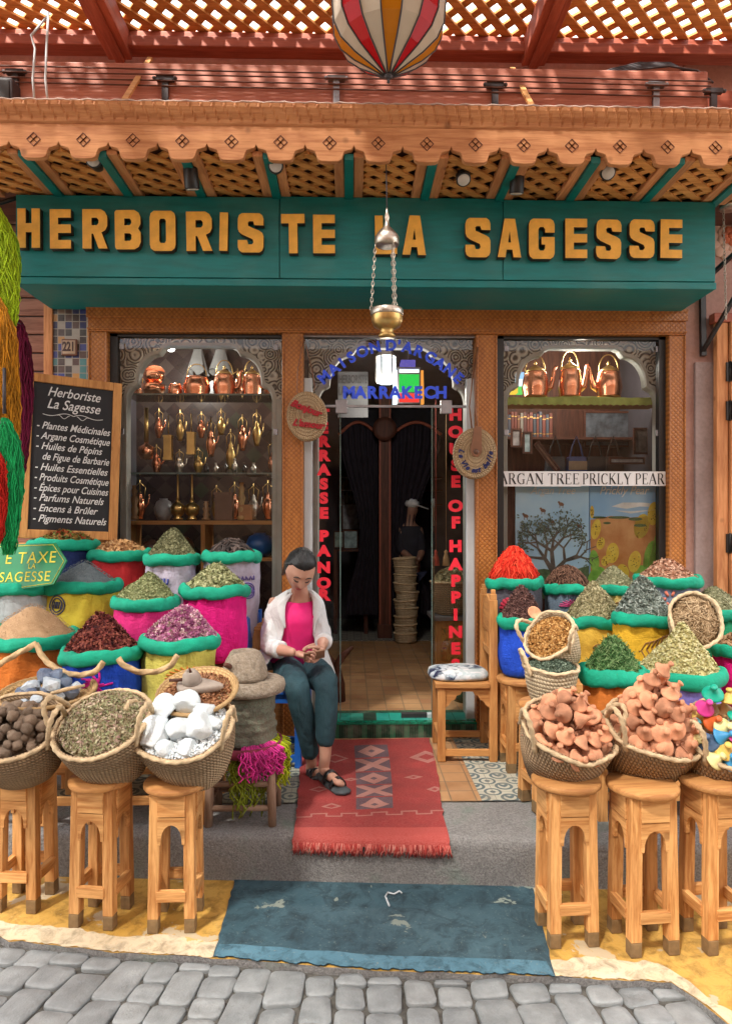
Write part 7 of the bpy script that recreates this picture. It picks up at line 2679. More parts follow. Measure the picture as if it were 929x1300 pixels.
for k, (px, h, colr, lab) in enumerate(((171, .24, (.30, .16, .07), 'turned wooden post standing at the left of the pine case'), (262, .13, (.34, .20, .10), 'short wooden pestle on the pine case beside the brass bottles'), (307, .26, (.42, .26, .10), 'tall turned candle stand on the pine case'))):
 b = MB()
 b.lathe([(.001, 0), (.03, 0), (.032, h * .08), (.018, h * .14), (.027, h * .3), (.016, h * .42), (.028, h * .6), (.014, h * .72), (.022, h * .85), (.012, h * .93), (.018, h), (.001, h * 1.02)], 16)
 o = link('turned_post', b.mesh('turned_post'), plain('turned wood %d' % k, colr, .45))
 o.location = at(px, 660, 4.85)
 tag(o, lab, 'woodware')
for k, (px, w_, h, colr, lab, py) in enumerate(((208, .13, .15, (.30, .30, .32), 'pale domed lamp shade on the pine case left of the bottles', 660), (285, .12, .20, (.13, .07, .05), 'dark wooden casket on the pine case', 660), (312, .09, .11, (.34, .15, .06), 'small orange wooden box on the pine case', 660), (192, .14, .12, (.12, .06, .05), 'dark round pot in the left bay of the pine case', 707), (235, .13, .14, (.10, .05, .03), 'brown ewer shaped pot in the left bay of the pine case', 707), (330, .20, .17, (.02, .09, .30), 'blue enamel bowl in the right bay of the pine case', 707), (282, .14, .06, (.16, .20, .24), 'flat grey tin in the right bay of the pine case', 707))):
 b = MB()
 if k in (1, 2, 6):
  b.box((0, 0, h * .45), (w_, w_ * .7, h * .9))
  b.box((0, 0, h * .93), (w_ * 1.08, w_ * .78, h * .08))
 else:
  b.lathe([(.001, 0), (w_ * .3, 0), (w_ * .48, h * .3), (w_ * .5, h * .55), (w_ * .38, h * .85), (w_ * .2, h * .95), (w_ * .22, h), (.001, h)], 22)
 o = link('ornament', b.mesh('ornament'), plain('ornament %d' % k, colr, .35))
 o.location = at(px, py, 4.86)
 tag(o, lab, 'ornament')
pots = {}
for k, (px, py0, py1, w_, Y, mt, kd, lab) in enumerate((
 (202, 520, 556, 11, 5.15, 'copper', 2, 'copper ewer hanging far back beside the long handled pan'),
 (229, 522, 560, 10, 5.2, 'brass', 2, 'brass ewer hanging far back between the square lanterns'),
 (256, 524, 556, 10, 5.15, 'copper', 2, 'copper ewer hanging far back right of the middle lantern'),
 (281, 520, 552, 11, 5.2, 'brass', 2, 'brass ewer hanging far back right of the looped ewer'),
 (308, 528, 572, 12, 5.1, 'copper', 2, 'copper ewer hanging above the small bottles'),
 (326, 522, 566, 11, 5.15, 'brass', 2, 'brass ewer hanging at the right back of the left window'),
 (178, 612, 659, 15, 5.0, 'copper', 2, 'copper ewer standing on the pine case beside the turned post'),
 (275, 618, 659, 13, 5.0, 'brass', 2, 'brass ewer standing on the pine case beside the casket'),
 (298, 614, 659, 14, 5.05, 'copper', 2, 'copper ewer standing on the pine case behind the small box'),
 (322, 616, 659, 14, 5.0, 'silver', 2, 'silvery ewer standing on the pine case right of the small box'),
 (340, 612, 659, 14, 5.0, 'copper', 2, 'copper ewer at the right end of the pine case'),
 (199, 566, 601, 13, 4.95, 'copper', 2, 'copper pot at the left of the lower glass shelf'),
 (228, 572, 601, 12, 4.95, 'silver', 2, 'silvery pot on the lower glass shelf under the square lanterns'),
 (252, 570, 601, 12, 5.0, 'brass', 2, 'brass pot in the middle of the lower glass shelf'),
 (176, 470, 504, 14, 5.0, 'copper', 2, 'copper pot behind the nested bowls'),
 (302, 470, 504, 14, 5.0, 'copper', 2, 'copper pot behind the two spouted kettles'),
 (340, 474, 504, 12, 5.0, 'copper', 2, 'small copper pot at the right end of the kettle shelf'))):
 ewer(lab, px, py0, py1, w_, Y, mt, kd)
def bulb(name, label, p, r, e, w_, colr=(1, .95, .88)):
 t = thing(name, label, 'lamp', p)
 b = MB()
 b.sphere((0, 0, 0), r, 10)
 o = link('bulb', b.mesh('bulb'), glow('lit bulb', colr, e), t)
 b = MB()
 b.cyl((0, 0, r * .8), (0, 0, r * 3), r * .6)
 b.cyl((0, 0, r * 3), (0, 0, IZ1 - p.z), .004)
 link('holder', b.mesh('holder'), MT['iron'], t)
 L = bpy.data.lights.new('bulb_light', 'POINT')
 L.energy = w_
 L.color = colr
 L.shadow_soft_size = r
 lo = bpy.data.objects.new('bulb_light', L)
 COL.objects.link(lo)
 lo.parent = t
 lo.location = (0, -r * 1.5, -r * 1.2)
 return t
bulb('ceiling_bulb', 'bright bare bulb at the top of the left window', at(217, 441, 5.0), .03, 10, 6)
for k, (px, lab) in enumerate(((252, 'left white cloth bag hanging under the arch of the left window'), (280, 'right white cloth bag hanging under the arch of the left window'))):
 b = MB()
 rows = []
 for j in range(10):
  f_ = j / 9
  w_ = .02 + .05 * f_
  rows.append([(math.cos(a_) * w_ * (1 + .35 * math.sin(a_ * 4 + k) * f_), math.sin(a_) * w_ * .5, -.24 * f_ * (1 + .12 * math.sin(a_ * 3))) for a_ in np.linspace(0, 2 * PI, 24, endpoint=False)])
 b.strip(rows, closed=True)
 o = link('cloth_bag', b.mesh('cloth_bag'), plain('grey muslin', (.12, .12, .115), .9))
 o.location = at(px, 434, 5.42)
 tag(o, lab, 'cloth bag', 'white cloth bags')
bk = thing('bookcase', 'dark bookcase at the back of the right window', 'bookcase', (ax(735, 5.5), 5.6, .3))
b = MB()
b.box2((ax(600, 5.62), 5.62, .3), (IX1, 5.68, IZ1))
link('back_panel', b.mesh('back_panel'), MT['dark_z'], bk, world=True)
for py in (556, 600):
 b = MB()
 b.box2((ax(604, 5.5), 5.3, az(py + 3, 5.4)), (IX1, 5.62, az(py, 5.4)))
 link('shelf', b.mesh('shelf'), MT['dark_x'], bk, world=True)
rd = random.Random(17)
bkc = [(.20, .05, .035), (.17, .045, .03), (.12, .035, .03), (.24, .10, .06), (.07, .08, .11), (.30, .26, .22), (.05, .06, .08)]
px = 622
k = 0
bms = [plain('book cloth %d' % i, c_, .5) for i, c_ in enumerate(bkc)]
while px < 700:
 wd = rd.uniform(3.2, 4.6)
 s = 5.36 / F
 H = rd.uniform(29, 34) * s
 t = thing('book', 'dark bound book in the row at the back of the right window', 'book', at(px, 556, 5.36), group='books in the right window')
 b = MB()
 b.box2((.0, 0, 0), (wd * s * .93, .16, H))
 link('cover', b.mesh('cover'), bms[0 if px < 660 and rd.random() < .7 else rd.randrange(7)], t, bevel=.003)
 b = MB()
 for zz in (.15, .8):
  b.box2((.001, -.0012, H * zz), (wd * s * .93 - .001, .0, H * (zz + .04)))
 link('gilt_band', b.mesh('gilt_band'), MT['brass'], t)
 px += wd
def frame_pic(label, px, py, w_, h_, Y, c1, rot=0, tilt=0, fc='dark_x'):
 s = Y / F
 t = thing('picture_frame', label, 'picture', at(px, py, Y), (tilt, rot, 0))
 W, H = w_ * s / 2, h_ * s / 2
 b = MB()
 f_ = .014
 b.box2((-W, -.01, -H), (-W + f_, .01, H))
 b.box2((W - f_, -.01, -H), (W, .01, H))
 b.box2((-W + f_, -.01, H - f_), (W - f_, .01, H))
 b.box2((-W + f_, -.01, -H), (W - f_, .01, -H + f_))
 link('frame', b.mesh('frame'), MT[fc], t)
 b = MB()
 b.box2((-W + f_, -.002, -H + f_), (W - f_, .004, H - f_))
 tt = NT('faded picture')
 tt.col(tt.ramp(tt.noise(tt.obj(), 14, 4), [(.35, shade(c1, .35)), (.65, c1)]))
 link('picture', b.mesh('picture'), tt.m, t)
 return t
frame_pic('small framed portrait below the books in the right window', 655, 556, 14, 24, 5.2, (.50, .46, .46))
frame_pic('pale framed print beside the small portrait', 669, 562, 12, 28, 5.22, (.40, .50, .52))
frame_pic('tilted wooden frame standing among the handbags', 694, 580, 8, 46, 5.0, (.28, .14, .08), R(-38))
frame_pic('tall frame with a small yellow motif at the right of the window', 813, 560, 20, 34, 5.1, (.16, .14, .13))
frame_pic('grey picture of bare branches leaning at the right back', 775, 545, 70, 46, 5.45, (.15, .17, .20))
frame_pic('flat white card lying above the banner at right', 795, 585, 46, 9, 4.9, (.55, .53, .52))
for k, (px, lab, c_) in enumerate(((706, 'black handbag with tall straps, nearest the tilted frame', (.02, .02, .025)), (733, 'blue and tan handbag in the right window', (.05, .07, .20)), (757, 'black handbag beside the blue and tan one', (.025, .02, .02)), (780, 'brown handbag with tall straps at the right', (.07, .045, .035)))):
 t = thing('handbag', lab, 'handbag', at(px, 600, 5.0), group='handbags in the right window')
 m = plain('bag leather %d' % k, c_, .5)
 b = MB()
 b.poly([(-.075, 0), (.075, 0), (.065, .12), (-.065, .12)], .07)
 link('bag_body', b.mesh('bag_body'), m, t, bevel=.01)
 b = MB()
 b.tube([(-.05, .03, .11), (-.03, .03, .20), (0, .03, .27), (.03, .03, .20), (.05, .03, .11)], .006, 6)
 link('strap', b.mesh('strap'), m, t)
 if k == 1:
  b = MB()
  b.box2((-.068, -.003, .02), (.068, .0, .085))
  link('tan_panel', b.mesh('tan_panel'), plain('tan panel', (.30, .21, .13), .6), t)
bn = thing('banner', 'white strip banner in black serif capitals across the right window', 'banner', at(737, 608, 4.44))
bx0, bx1, bz0, bz1 = ax(630.5, 4.44), ax(844, 4.44), az(616.5, 4.44), az(598, 4.44)
xm = ax(737, 4.44)
for a_, c_, dy in ((bx0, xm, 0), (xm, bx1, -.003)):
 b = MB()
 b.box2((a_, 4.441 + dy, bz0 - (.004 if dy == 0 else 0)), (c_, 4.4425 + dy, bz1))
 link('strip', b.mesh('strip'), plain('white banner vinyl', (.74, .74, .75), .5, var=.04), bn, world=True)
SER = {
 'A': (.86, [(.08, 0, .43, 1, .05), (.43, 1, .78, 0, .13), (.22, .36, .64, .36, .045), (0, .02, .2, .02, .04), (.62, .02, .86, .02, .04)]),
 'R': (.80, [(.17, 0, .17, 1, .13), (.06, .98, .45, .98, .045), (.45, .98, .58, .88, .07), (.58, .88, .60, .74, .12), (.60, .74, .54, .58, .1), (.54, .58, .4, .51, .05), (.17, .51, .42, .51, .045), (.42, .51, .72, .02, .13), (.04, .02, .32, .02, .04), (.64, .02, .82, .02, .04)]),
 'G': (.86, [(.74, .84, .6, .97, .06), (.6, .97, .36, .97, .05), (.36, .97, .16, .8, .09), (.16, .8, .11, .5, .13), (.11, .5, .17, .2, .12), (.17, .2, .38, .03, .08), (.38, .03, .58, .03, .05), (.58, .03, .70, .12, .07), (.70, .06, .70, .42, .12), (.56, .43, .84, .43, .04), (.74, .74, .74, .98, .04)]),
 'N': (.88, [(.16, 0, .16, 1, .05), (.12, 1, .74, .0, .13), (.72, 0, .72, 1, .05), (.03, .98, .2, .98, .04), (.04, .02, .28, .02, .04), (.60, .98, .84, .98, .04)]),
 'T': (.78, [(.39, 0, .39, 1, .13), (.06, .975, .72, .975, .05), (.06, .80, .06, .99, .05), (.72, .80, .72, .99, .05), (.26, .02, .52, .02, .04)]),
 'E': (.72, [(.17, 0, .17, 1, .13), (.06, .975, .60, .975, .05), (.6, .82, .6, .99, .05), (.17, .51, .46, .51, .05), (.46, .40, .46, .62, .04), (.05, .025, .63, .025, .05), (.63, .02, .63, .2, .05)]),
 'P': (.70, [(.17, 0, .17, 1, .13), (.06, .98, .44, .98, .045), (.44, .98, .57, .88, .07), (.57, .88, .59, .72, .12), (.59, .72, .54, .56, .1), (.54, .56, .4, .48, .05), (.17, .48, .42, .48, .045), (.05, .02, .32, .02, .04)]),
 'I': (.38, [(.19, 0, .19, 1, .13), (.06, .98, .32, .98, .04), (.06, .02, .32, .02, .04)]),
 'C': (.80, [(.70, .82, .56, .97, .06), (.56, .97, .34, .97, .05), (.34, .97, .15, .8, .09), (.15, .8, .10, .5, .13), (.10, .5, .15, .2, .12), (.15, .2, .35, .03, .08), (.35, .03, .56, .03, .05), (.56, .03, .71, .18, .06), (.70, .74, .70, .98, .04)]),
 'K': (.86, [(.17, 0, .17, 1, .13), (.06, .98, .30, .98, .04), (.06, .02, .30, .02, .04), (.22, .45, .66, .97, .05), (.34, .56, .74, .02, .13), (.54, .98, .78, .98, .04), (.62, .02, .86, .02, .04)]),
 'L': (.70, [(.17, 0, .17, 1, .13), (.05, .98, .31, .98, .04), (.05, .025, .62, .025, .05), (.62, .02, .62, .24, .05)]),
 'Y': (.84, [(.1, 1, .42, .46, .13), (.72, 1, .44, .46, .05), (.43, 0, .43, .48, .13), (.0, .98, .24, .98, .04), (.60, .98, .84, .98, .04), (.29, .02, .57, .02, .04)]),
}
INK = plain('black print ink', (.012, .012, .014), .5, bump=0)
def serif(txt, x0, x1, z0, z1, y, name='lettering'):
 tot = sum((.36 if c_ == ' ' else SER[c_][0] + .06) for c_ in txt)
 k = (x1 - x0) / tot
 H = z1 - z0
 b = MB()
 x = x0
 for i_, c_ in enumerate(txt):
  if c_ == ' ':
   x += .36 * k
   continue
  for q, (a0, b0, a1, b1, th) in enumerate(SER[c_][1]):
   p0, p1 = Vector((x + a0 * k, y - .0001 * (q % 9), z0 + b0 * H)), Vector((x + a1 * k, y - .0001 * (q % 9), z0 + b1 * H))
   d = (p1 - p0).normalized()
   w_ = th * (k * abs(d.z) + H * .8 * abs(d.x))
   p0 -= d * .0
   b.bar(p0, p1, .0008, w_, up=(d.z, 0, -d.x) if abs(d.y) < .5 else (0, 0, 1))
  x += (SER[c_][0] + .06) * k
 return b.mesh(name)
link('lettering', serif('ARGAN TREE', ax(633, 4.44), ax(736, 4.44), az(614.5, 4.44), az(600.5, 4.44), 4.4395), INK, bn, world=True)
link('lettering', serif('PRICKLY PEAR', ax(738.5, 4.44), ax(843, 4.44), az(614.5, 4.44), az(600.5, 4.44), 4.4365), INK, bn, world=True)
PY = 4.53
def poster(label, x0, x1, y0, y1):
 t = thing('poster', label, 'poster', at((x0 + x1) / 2, y1, PY))
 b = MB()
 b.box2((ax(x0, PY), PY, az(y1, PY)), (ax(x1, PY), PY + .012, az(y0, PY)))
 return t, b
class Flat:
 """flat printed shapes drawn at photo pixels on the poster's own plane"""
 def __init__(self):
  self.b = MB()
  self.k = 0
 def poly(self, pts):
  self.k += 1
  y = PY - .0012 - .00003 * self.k
  self.b.add([at(px, py, y) for px, py in pts], [tuple(range(len(pts)))], smooth=False)
 def ell(self, cx, cy, rx_, ry_, rot=0, n=14):
  c_, s_ = math.cos(rot), math.sin(rot)
  self.poly([(cx + rx_ * math.cos(a_) * c_ - ry_ * math.sin(a_) * s_, cy + rx_ * math.cos(a_) * s_ + ry_ * math.sin(a_) * c_) for a_ in np.linspace(0, 2 * PI, n, endpoint=False)])
 def seg(self, p0, p1, w0, w1):
  d = Vector((p1[0] - p0[0], p1[1] - p0[1]))
  n_ = Vector((-d.y, d.x)).normalized()
  self.poly([(p0[0] + n_.x * w0, p0[1] + n_.y * w0), (p1[0] + n_.x * w1, p1[1] + n_.y * w1), (p1[0] - n_.x * w1, p1[1] - n_.y * w1), (p0[0] - n_.x * w0, p0[1] - n_.y * w0)])
def ink(name, c1, c2, sc=20):
 t = NT(name)
 t.col(t.ramp(t.noise(t.obj(), sc, 5), [(.32, c1), (.68, c2)]))
 t.set(Roughness=.45)
 return t.m
t, b = poster('printed poster of a gnarled argan tree against blue sky', 654, 747, 616, 760)
link('board', b.mesh('board'), ink('printed sky blue', (.40, .66, .92), (.60, .80, .95), 4), t, world=True)
rd = random.Random(8)
f1, f2, f3 = Flat(), Flat(), Flat()
f1.poly([(654.5, 735), (665, 726), (690, 722), (715, 727), (747, 718), (747, 760), (654.5, 760)])
link('printed_bushes', f1.b.mesh('p', False), ink('printed bush green', (.05, .09, .04), (.16, .22, .10), 40), t, world=True)
stack = [((703, 752), -92, 5.5, 0)]
tips = []
while stack:
 p0, an, w_, dpt = stack.pop()
 L = (28, 25, 19, 15, 11)[dpt] * rd.uniform(.8, 1.2)
 p1 = (p0[0] + L * math.cos(R(an)), p0[1] + L * math.sin(R(an)))
 f2.seg(p0, p1, w_, w_ * .7)
 if dpt < 4:
  for q in ((-42, 8, 40) if dpt in (0, 1) else (-32, 30)):
   stack.append((p1, an + q + rd.uniform(-14, 14), w_ * .6, dpt + 1))
 else:
  tips.append(p1)
link('printed_branches', f2.b.mesh('p', False), ink('printed branch brown', (.05, .04, .035), (.20, .16, .13)), t, world=True)
for (x, y) in tips:
 for k in range(26):
  xx, yy = x + rd.gauss(0, 6.5), y + rd.gauss(0, 6)
  if 657 < xx < 744 and yy > 632:
   f3.ell(xx, yy, rd.uniform(.7, 2.1), rd.uniform(.5, 1.2), rd.uniform(0, 3), 6)
link('printed_leaves', f3.b.mesh('p', False), ink('printed leaf grey green', (.03, .06, .045), (.24, .29, .22), 60), t, world=True)
f4 = Flat()
for x, y in ((689, 648), (712, 640), (667, 655), (735, 668), (700, 662)):
 f4.ell(x, y, 3.6, 2.2, .3)
 f4.ell(x - 3, y - 2.5, 1.5, 1.3)
 f4.seg((x - 1.5, y), (x - 2, y + 5), .5, .4)
 f4.seg((x + 2, y), (x + 2, y + 5), .5, .4)
link('printed_goats', f4.b.mesh('p', False), ink('printed goat brown', (.12, .05, .03), (.26, .13, .08)), t, world=True)
WHT = plain('white print', (.80, .80, .80), .5, bump=0)
def ptext(txt, px, py, w_px, t):
 me = text_mesh(txt, .07, .0003, .0006, .35)
 k = (w_px * PY / F) / max(.01, max(v.co.x for v in me.vertices) - min(v.co.x for v in me.vertices))
 link('lettering', me, WHT, t, M=root_matrix(t).inverted() @ xz(at(px, py, PY - .006), 1) @ Matrix.Diagonal((k, k * 1.15, 1, 1)))
ptext('Argan Tree', 701, 623, 58, t)
t, b = poster('printed poster of yellow prickly pear fruit on an orange plain', 748, 839, 616, 760)
link('board', b.mesh('board'), ink('printed deep sky', (.22, .46, .80), (.40, .64, .88), 3), t, world=True)
f = Flat()
f.poly([(749, 660), (775, 655), (800, 657), (838, 654), (838, 759), (749, 759)])
link('printed_plain', f.b.mesh('p', False), ink('printed ochre plain', (.56, .20, .05), (.74, .38, .15), 9), t, world=True)
f = Flat()
f.poly([(776, 643), (790, 638), (815, 638), (836, 640), (836, 644), (812, 643), (795, 646)])
f.poly([(780, 648), (800, 649), (832, 647), (800, 652)])
link('printed_clouds', f.b.mesh('p', False), WHT, t, world=True)
f = Flat()
for x, y, a_, c_ in ((760, 657, 10, 1.6), (785, 657, 14, 1.8), (806, 659, 9, 2.2), (770, 664, 5, 1.5), (812, 667, 8, 2)):
 f.ell(x, y, a_, c_)
link('printed_shrubs', f.b.mesh('p', False), ink('printed shrub', (.04, .09, .03), (.12, .18, .06), 50), t, world=True)
f = Flat()
for x, y, a_, c_, r_ in ((829, 712, 11, 26, .1), (816, 735, 12, 18, -.3), (838, 690, 4, 14, 0), (758, 735, 12, 16, .3), (754, 712, 6, 14, -.1), (790, 742, 14, 9, 0), (770, 750, 16, 8, 0)):
 f.ell(min(x, 838 - a_), y, a_, c_, r_, 20)
link('printed_pads', f.b.mesh('p', False), ink('printed cactus green', (.14, .40, .04), (.36, .62, .10), 25), t, world=True)
f = Flat()
fruit = [(814, 668, 9.5, 16, .25), (829, 652, 7.5, 15, .1), (756, 672, 6, 13, .2), (777, 702, 8, 13, .1), (805, 713, 8, 14, .2), (790, 727, 8, 11, -.2), (762, 690, 5, 8, .3), (751, 650, 2.6, 8, 0), (768, 712, 5, 7, .4)]
for q in fruit:
 f.ell(*q, 20)
link('printed_fruit', f.b.mesh('p', False), ink('printed yellow fruit', (.78, .50, .04), (.88, .68, .10), 25), t, world=True)
f = Flat()
for x, y, a_, c_, r_ in fruit:
 for k in range(12):
  an, q = rd.uniform(0, 6.28), rd.uniform(.15, .85)
  f.ell(x + a_ * q * math.cos(an), y + c_ * q * math.sin(an), .55, .7, 0, 6)
link('printed_spines', f.b.mesh('p', False), ink('printed spine brown', (.10, .05, .01), (.2, .1, .02)), t, world=True)
ptext('Prickly Pear', 791, 623, 64, t)
# ================================================================ INSIDE THE SHOP
YI = 7.6
co = thing('carved_column', 'slim dark carved wooden column in the middle of the shop', 'column', at(488, 812, YI))
b = MB()
zz0 = .29
b.box2((ax(479, YI), YI - .08, zz0), (ax(497, YI), YI + .08, zz0 + .16))
b.box2((ax(481, YI), YI - .06, zz0 + .16), (ax(495, YI), YI + .06, IZ1))
link('shaft', b.mesh('shaft'), MT['dark_z'], co, world=True, bevel=.008)
for px in (481.5, 494):
 b = MB()
 b.box2((ax(px, YI) - .006, YI - .075, zz0 + .16), (ax(px + 1.5, YI), YI - .06, IZ1))
 link('edge_moulding', b.mesh('edge_moulding'), MT['maroon_z'], co, world=True)
b = MB()
b.lathe([(.001, 0), (.11, 0), (.13, .02), (.13, .05), (.08, .06), (.001, .06)], 26, Matrix.Translation(at(488, 545, YI - .1)) @ Matrix.Rotation(R(90), 4, 'X'), cap=False)
link('boss', b.mesh('boss'), MT['dark_z'], co, world=True)
CURT = plain('black purple curtain', (.022, .016, .026), .9, var=.3)
for lab, x0, x1, tie in (('dark gathered curtain drawn to the left of the shop column', 430, 479, 1), ('dark gathered curtain drawn to the right of the shop column', 497, 560, -1)):
 t = thing('curtain', lab, 'curtain', at((x0 + x1) / 2, 700, YI + .1))
 b = MB()
 rows = []
 for j in range(14):
  f_ = j / 13
  py = 545 + (235 if True else 0) * f_
  wk = 1 - .55 * math.sin(min(1, f_ * 1.1) * PI * .8) ** 2
  row = []
  for i in range(60):
   u = i / 59
   if tie > 0:
    xx = x1 - (x1 - x0) * (1 - u) * wk
   else:
    xx = x0 + (x1 - x0) * u * wk
   row.append(at(xx, py + (-10 * math.sin(u * PI) if j == 0 else 0), YI + .12 + .03 * math.sin(u * 40)))
  rows.append(row)
 b.strip(rows)
 link('drape', b.mesh('drape', False), CURT, t, world=True)
 b = MB()
 pts = [at(x0 + (x1 - x0) * u, 552 - 16 * math.sin(u * PI), YI + .06) for u in np.linspace(0, 1, 20)]
 b.tube(pts, .018, 8)
 link('arch_rail', b.mesh('arch_rail'), MT['maroon_x'], t, world=True)
for lab, x0, x1 in (('back shelf of bottles at the left of the shop column', 432, 478), ('back shelf at the right of the shop column', 500, 560)):
 t = thing('wall_shelf', lab, 'shelf', at((x0 + x1) / 2, 640, 8.6))
 for py in (606, 622, 640):
  b = MB()
  b.box2((ax(x0, 8.6), 8.5, az(py + 1.5, 8.6)), (ax(x1, 8.6), 8.9, az(py, 8.6)))
  link('shelf_board', b.mesh('shelf_board'), MT['steel'] if x0 < 480 else MT['dark_x'], t, world=True)
bmat = [plain('shop bottle %d' % k, c_, .3, bump=0) for k, c_ in enumerate(((.30, .26, .18), (.22, .12, .05), (.40, .42, .44)))]
b0 = MB()
b0.lathe([(.001, 0), (.032, 0), (.034, .09), (.014, .12), (.014, .15), (.018, .155), (.001, .158)], 12)
for k in range(16):
 me = b0.mesh('bottle')
 o = link('bottle', me, bmat[k % 3])
 px, py = (435 + (k % 8) * 5.2, (622, 640)[k // 8]) 
 o.location = at(px, py, 8.62)
 tag(o, 'small bottle on the back shelf left of the shop column', 'bottle', 'bottles on the back shelf')
b = MB()
b.lathe([(.001, 0), (.05, 0), (.055, .16), (.03, .21), (.03, .25), (.001, .26)], 14)
o = link('bottle', b.mesh('bottle'), plain('pale blue bottle', (.40, .48, .55), .3, bump=0))
o.location = at(531, 640, 8.6)
tag(o, 'pale blue bottle on the back shelf right of the shop column', 'bottle')
frame_pic('white garment panel framed at the back of the shop', 446, 656, 24, 34, 8.5, (.40, .42, .46))
frame_pic('small green print on the left inside table', 430, 685, 13, 22, 8.0, (.30, .40, .36))
frame_pic('larger green print of a plant on the inside table', 445, 685, 19, 24, 8.0, (.34, .48, .50))
tb = thing('side_table', 'dark table carrying two green prints inside the shop', 'table', at(440, 720, 8.0))
b = MB()
b.box2((ax(424, 8.0), 7.8, az(699, 8.0)), (ax(466, 8.0), 8.3, az(697, 8.0)))
link('table_top', b.mesh('table_top'), MT['dark_x'], tb, world=True)
for px in (426, 464):
 for y in (7.83, 8.27):
  b = MB()
  b.box2((ax(px, 8.0) - .02, y - .02, .3), (ax(px, 8.0) + .02, y + .02, az(699, 8.0)))
  link('leg', b.mesh('leg'), MT['dark_z'], tb, world=True)
rd = random.Random(12)
bs = thing('basket', 'woven straw basket in the tall stack inside the shop', 'basket', at(515, 790, 7.3), group='stacked baskets inside the shop')
b = MB()
rb = 14.5 * 7.3 / F
prof = [(.001, 0), (rb * .9, 0)]
for k in range(8):
 prof.append((rb * (.92 + .03 * (k % 2) + .01 * k), .012 * (k + 1)))
prof += [(rb * .9, .09), (.001, .03)]
b.lathe(prof, 30, cap=False)
link('woven_body', b.mesh('woven_body'), MT['straw'], bs)
b = MB()
b.tube([(rb * math.cos(a_), rb * math.sin(a_), .098) for a_ in np.linspace(0, 2 * PI, 40, endpoint=False)], .009, 6, closed=True)
link('rim_rope', b.mesh('rim_rope'), MT['cream_rope'], bs)
z0 = .301
for k in range(10):
 o = bs if k == 0 else dup(bs)
 o.location = (ax(515, 7.3) + rd.uniform(-.012, .012), 7.3 + rd.uniform(-.01, .01), z0 + k * .088)
 o.rotation_euler = (rd.uniform(-.05, .05), rd.uniform(-.05, .05), rd.uniform(0, 6))
pc = thing('painted_cabinet', 'small painted cabinet of orange panels just inside the door', 'cabinet', at(574, 850, 5.2))
x0, x1 = ax(553, 5.2), ax(596, 5.2)
b = MB()
b.box2((x0, 5.2, .30), (x1, 5.5, az(788, 5.2)))
link('carcass', b.mesh('carcass'), MT['oak_z'], pc, world=True, bevel=.004)
b = MB()
b.box2((x0 + .04, 5.192, .40), (x1 - .04, 5.2, az(796, 5.2)))
tt = NT('painted floral panel')
tt.col(tt.ramp(tt.noise(tt.obj(), 16, 3, .5, 1.2), [(.35, (.10, .12, .03)), (.45, (.40, .12, .02)), (.55, (.50, .27, .06)), (.65, (.22, .03, .02))]))
link('painted_panel', b.mesh('painted_panel'), tt.m, pc, world=True)
b = MB()
b.box2((x0 - .03, 5.16, az(788, 5.2) + .002), (x1 + .03, 5.53, az(783, 5.2)))
link('top_board', b.mesh('top_board'), MT['steel'], pc, world=True)
tz, _ = basket('brown basket of dried flowers on the painted cabinet', at(572, 738, 5.34), 0, 0, .155, .13, .26, .8, 'palm', 0, 'palm_rope', 'baskets inside the shop')
heap('flower_heap', 'grey dried flowers filling the basket on the painted cabinet', 'dried flowers', at(572, 736, 5.34), .14, .10, [('flake', 700, .02, .014, .006, .7)], HM['thyme'], 91, p=1.6)
for k, (px, c_, lab) in enumerate(((553, (.40, .05, .03), 'red tassel ornament hanging by the dried flowers'), (566, (.42, .26, .12), 'buff tassel ornament hanging by the dried flowers'))):
 b = MB()
 b.lathe([(.001, 0), (.03, .0), (.022, .06), (.012, .09), (.016, .105), (.001, .12)], 12)
 b.cyl((0, 0, .115), (0, 0, 1.25), .002, n=5)
 o = link('tassel', b.mesh('tassel'), plain('tassel %d' % k, c_, .8))
 o.location = at(px, 718, 5.15)
 tag(o, lab, 'tassel', 'tassels inside the door')
b = MB()
b.lathe([(.001, 0), (.10, 0), (.13, .06), (.13, .12), (.08, .17), (.04, .18), (.04, .2), (.001, .2)], 24)
o = link('green_jar', b.mesh('green_jar'), plain('dark green glazed jar', (.02, .07, .04), .25))
o.location = (ax(592, 5.0), 4.95, .293)
tag(o, 'dark green jar on the floor just inside the right door pane', 'jar')
sc_ = thing('carved_root', 'twisted dark wooden root standing inside the left door pane', 'carving', at(430, 895, 4.95))
b = MB()
b.tube([(0, 0, 0), (.01, 0, .15), (-.02, 0, .28), (.03, -.02, .36), (.10, 0, .42)], [.05, .035, .03, .028, .012], 8)
b.tube([(-.02, 0, .27), (-.07, 0, .34), (-.10, .02, .36)], [.03, .022, .01], 8)
link('root_body', b.mesh('root_body'), MT['dark_z'], sc_)
la = thing('white_lantern', 'lit white glass lantern with a pointed top hanging inside the entrance', 'lantern', at(490, 487, 5.6))
rL = 12.5 * 5.6 / F
hL = 34 * 5.6 / F
b = MB()
b.lathe([(rL * .8, 0), (rL, .02), (rL, hL), (rL * .7, hL * 1.15)], 6, smooth=False)
link('lamp_glass', b.mesh('lamp_glass'), glow('lit white glass', (.80, .93, 1.0), .55), la)
b = MB()
for k in range(6):
 a_ = k * PI / 3
 b.tube([(rL * .8 * math.cos(a_), rL * .8 * math.sin(a_), 0), (rL * 1.02 * math.cos(a_), rL * 1.02 * math.sin(a_), .02), (rL * 1.02 * math.cos(a_), rL * 1.02 * math.sin(a_), hL)], .008, 5)
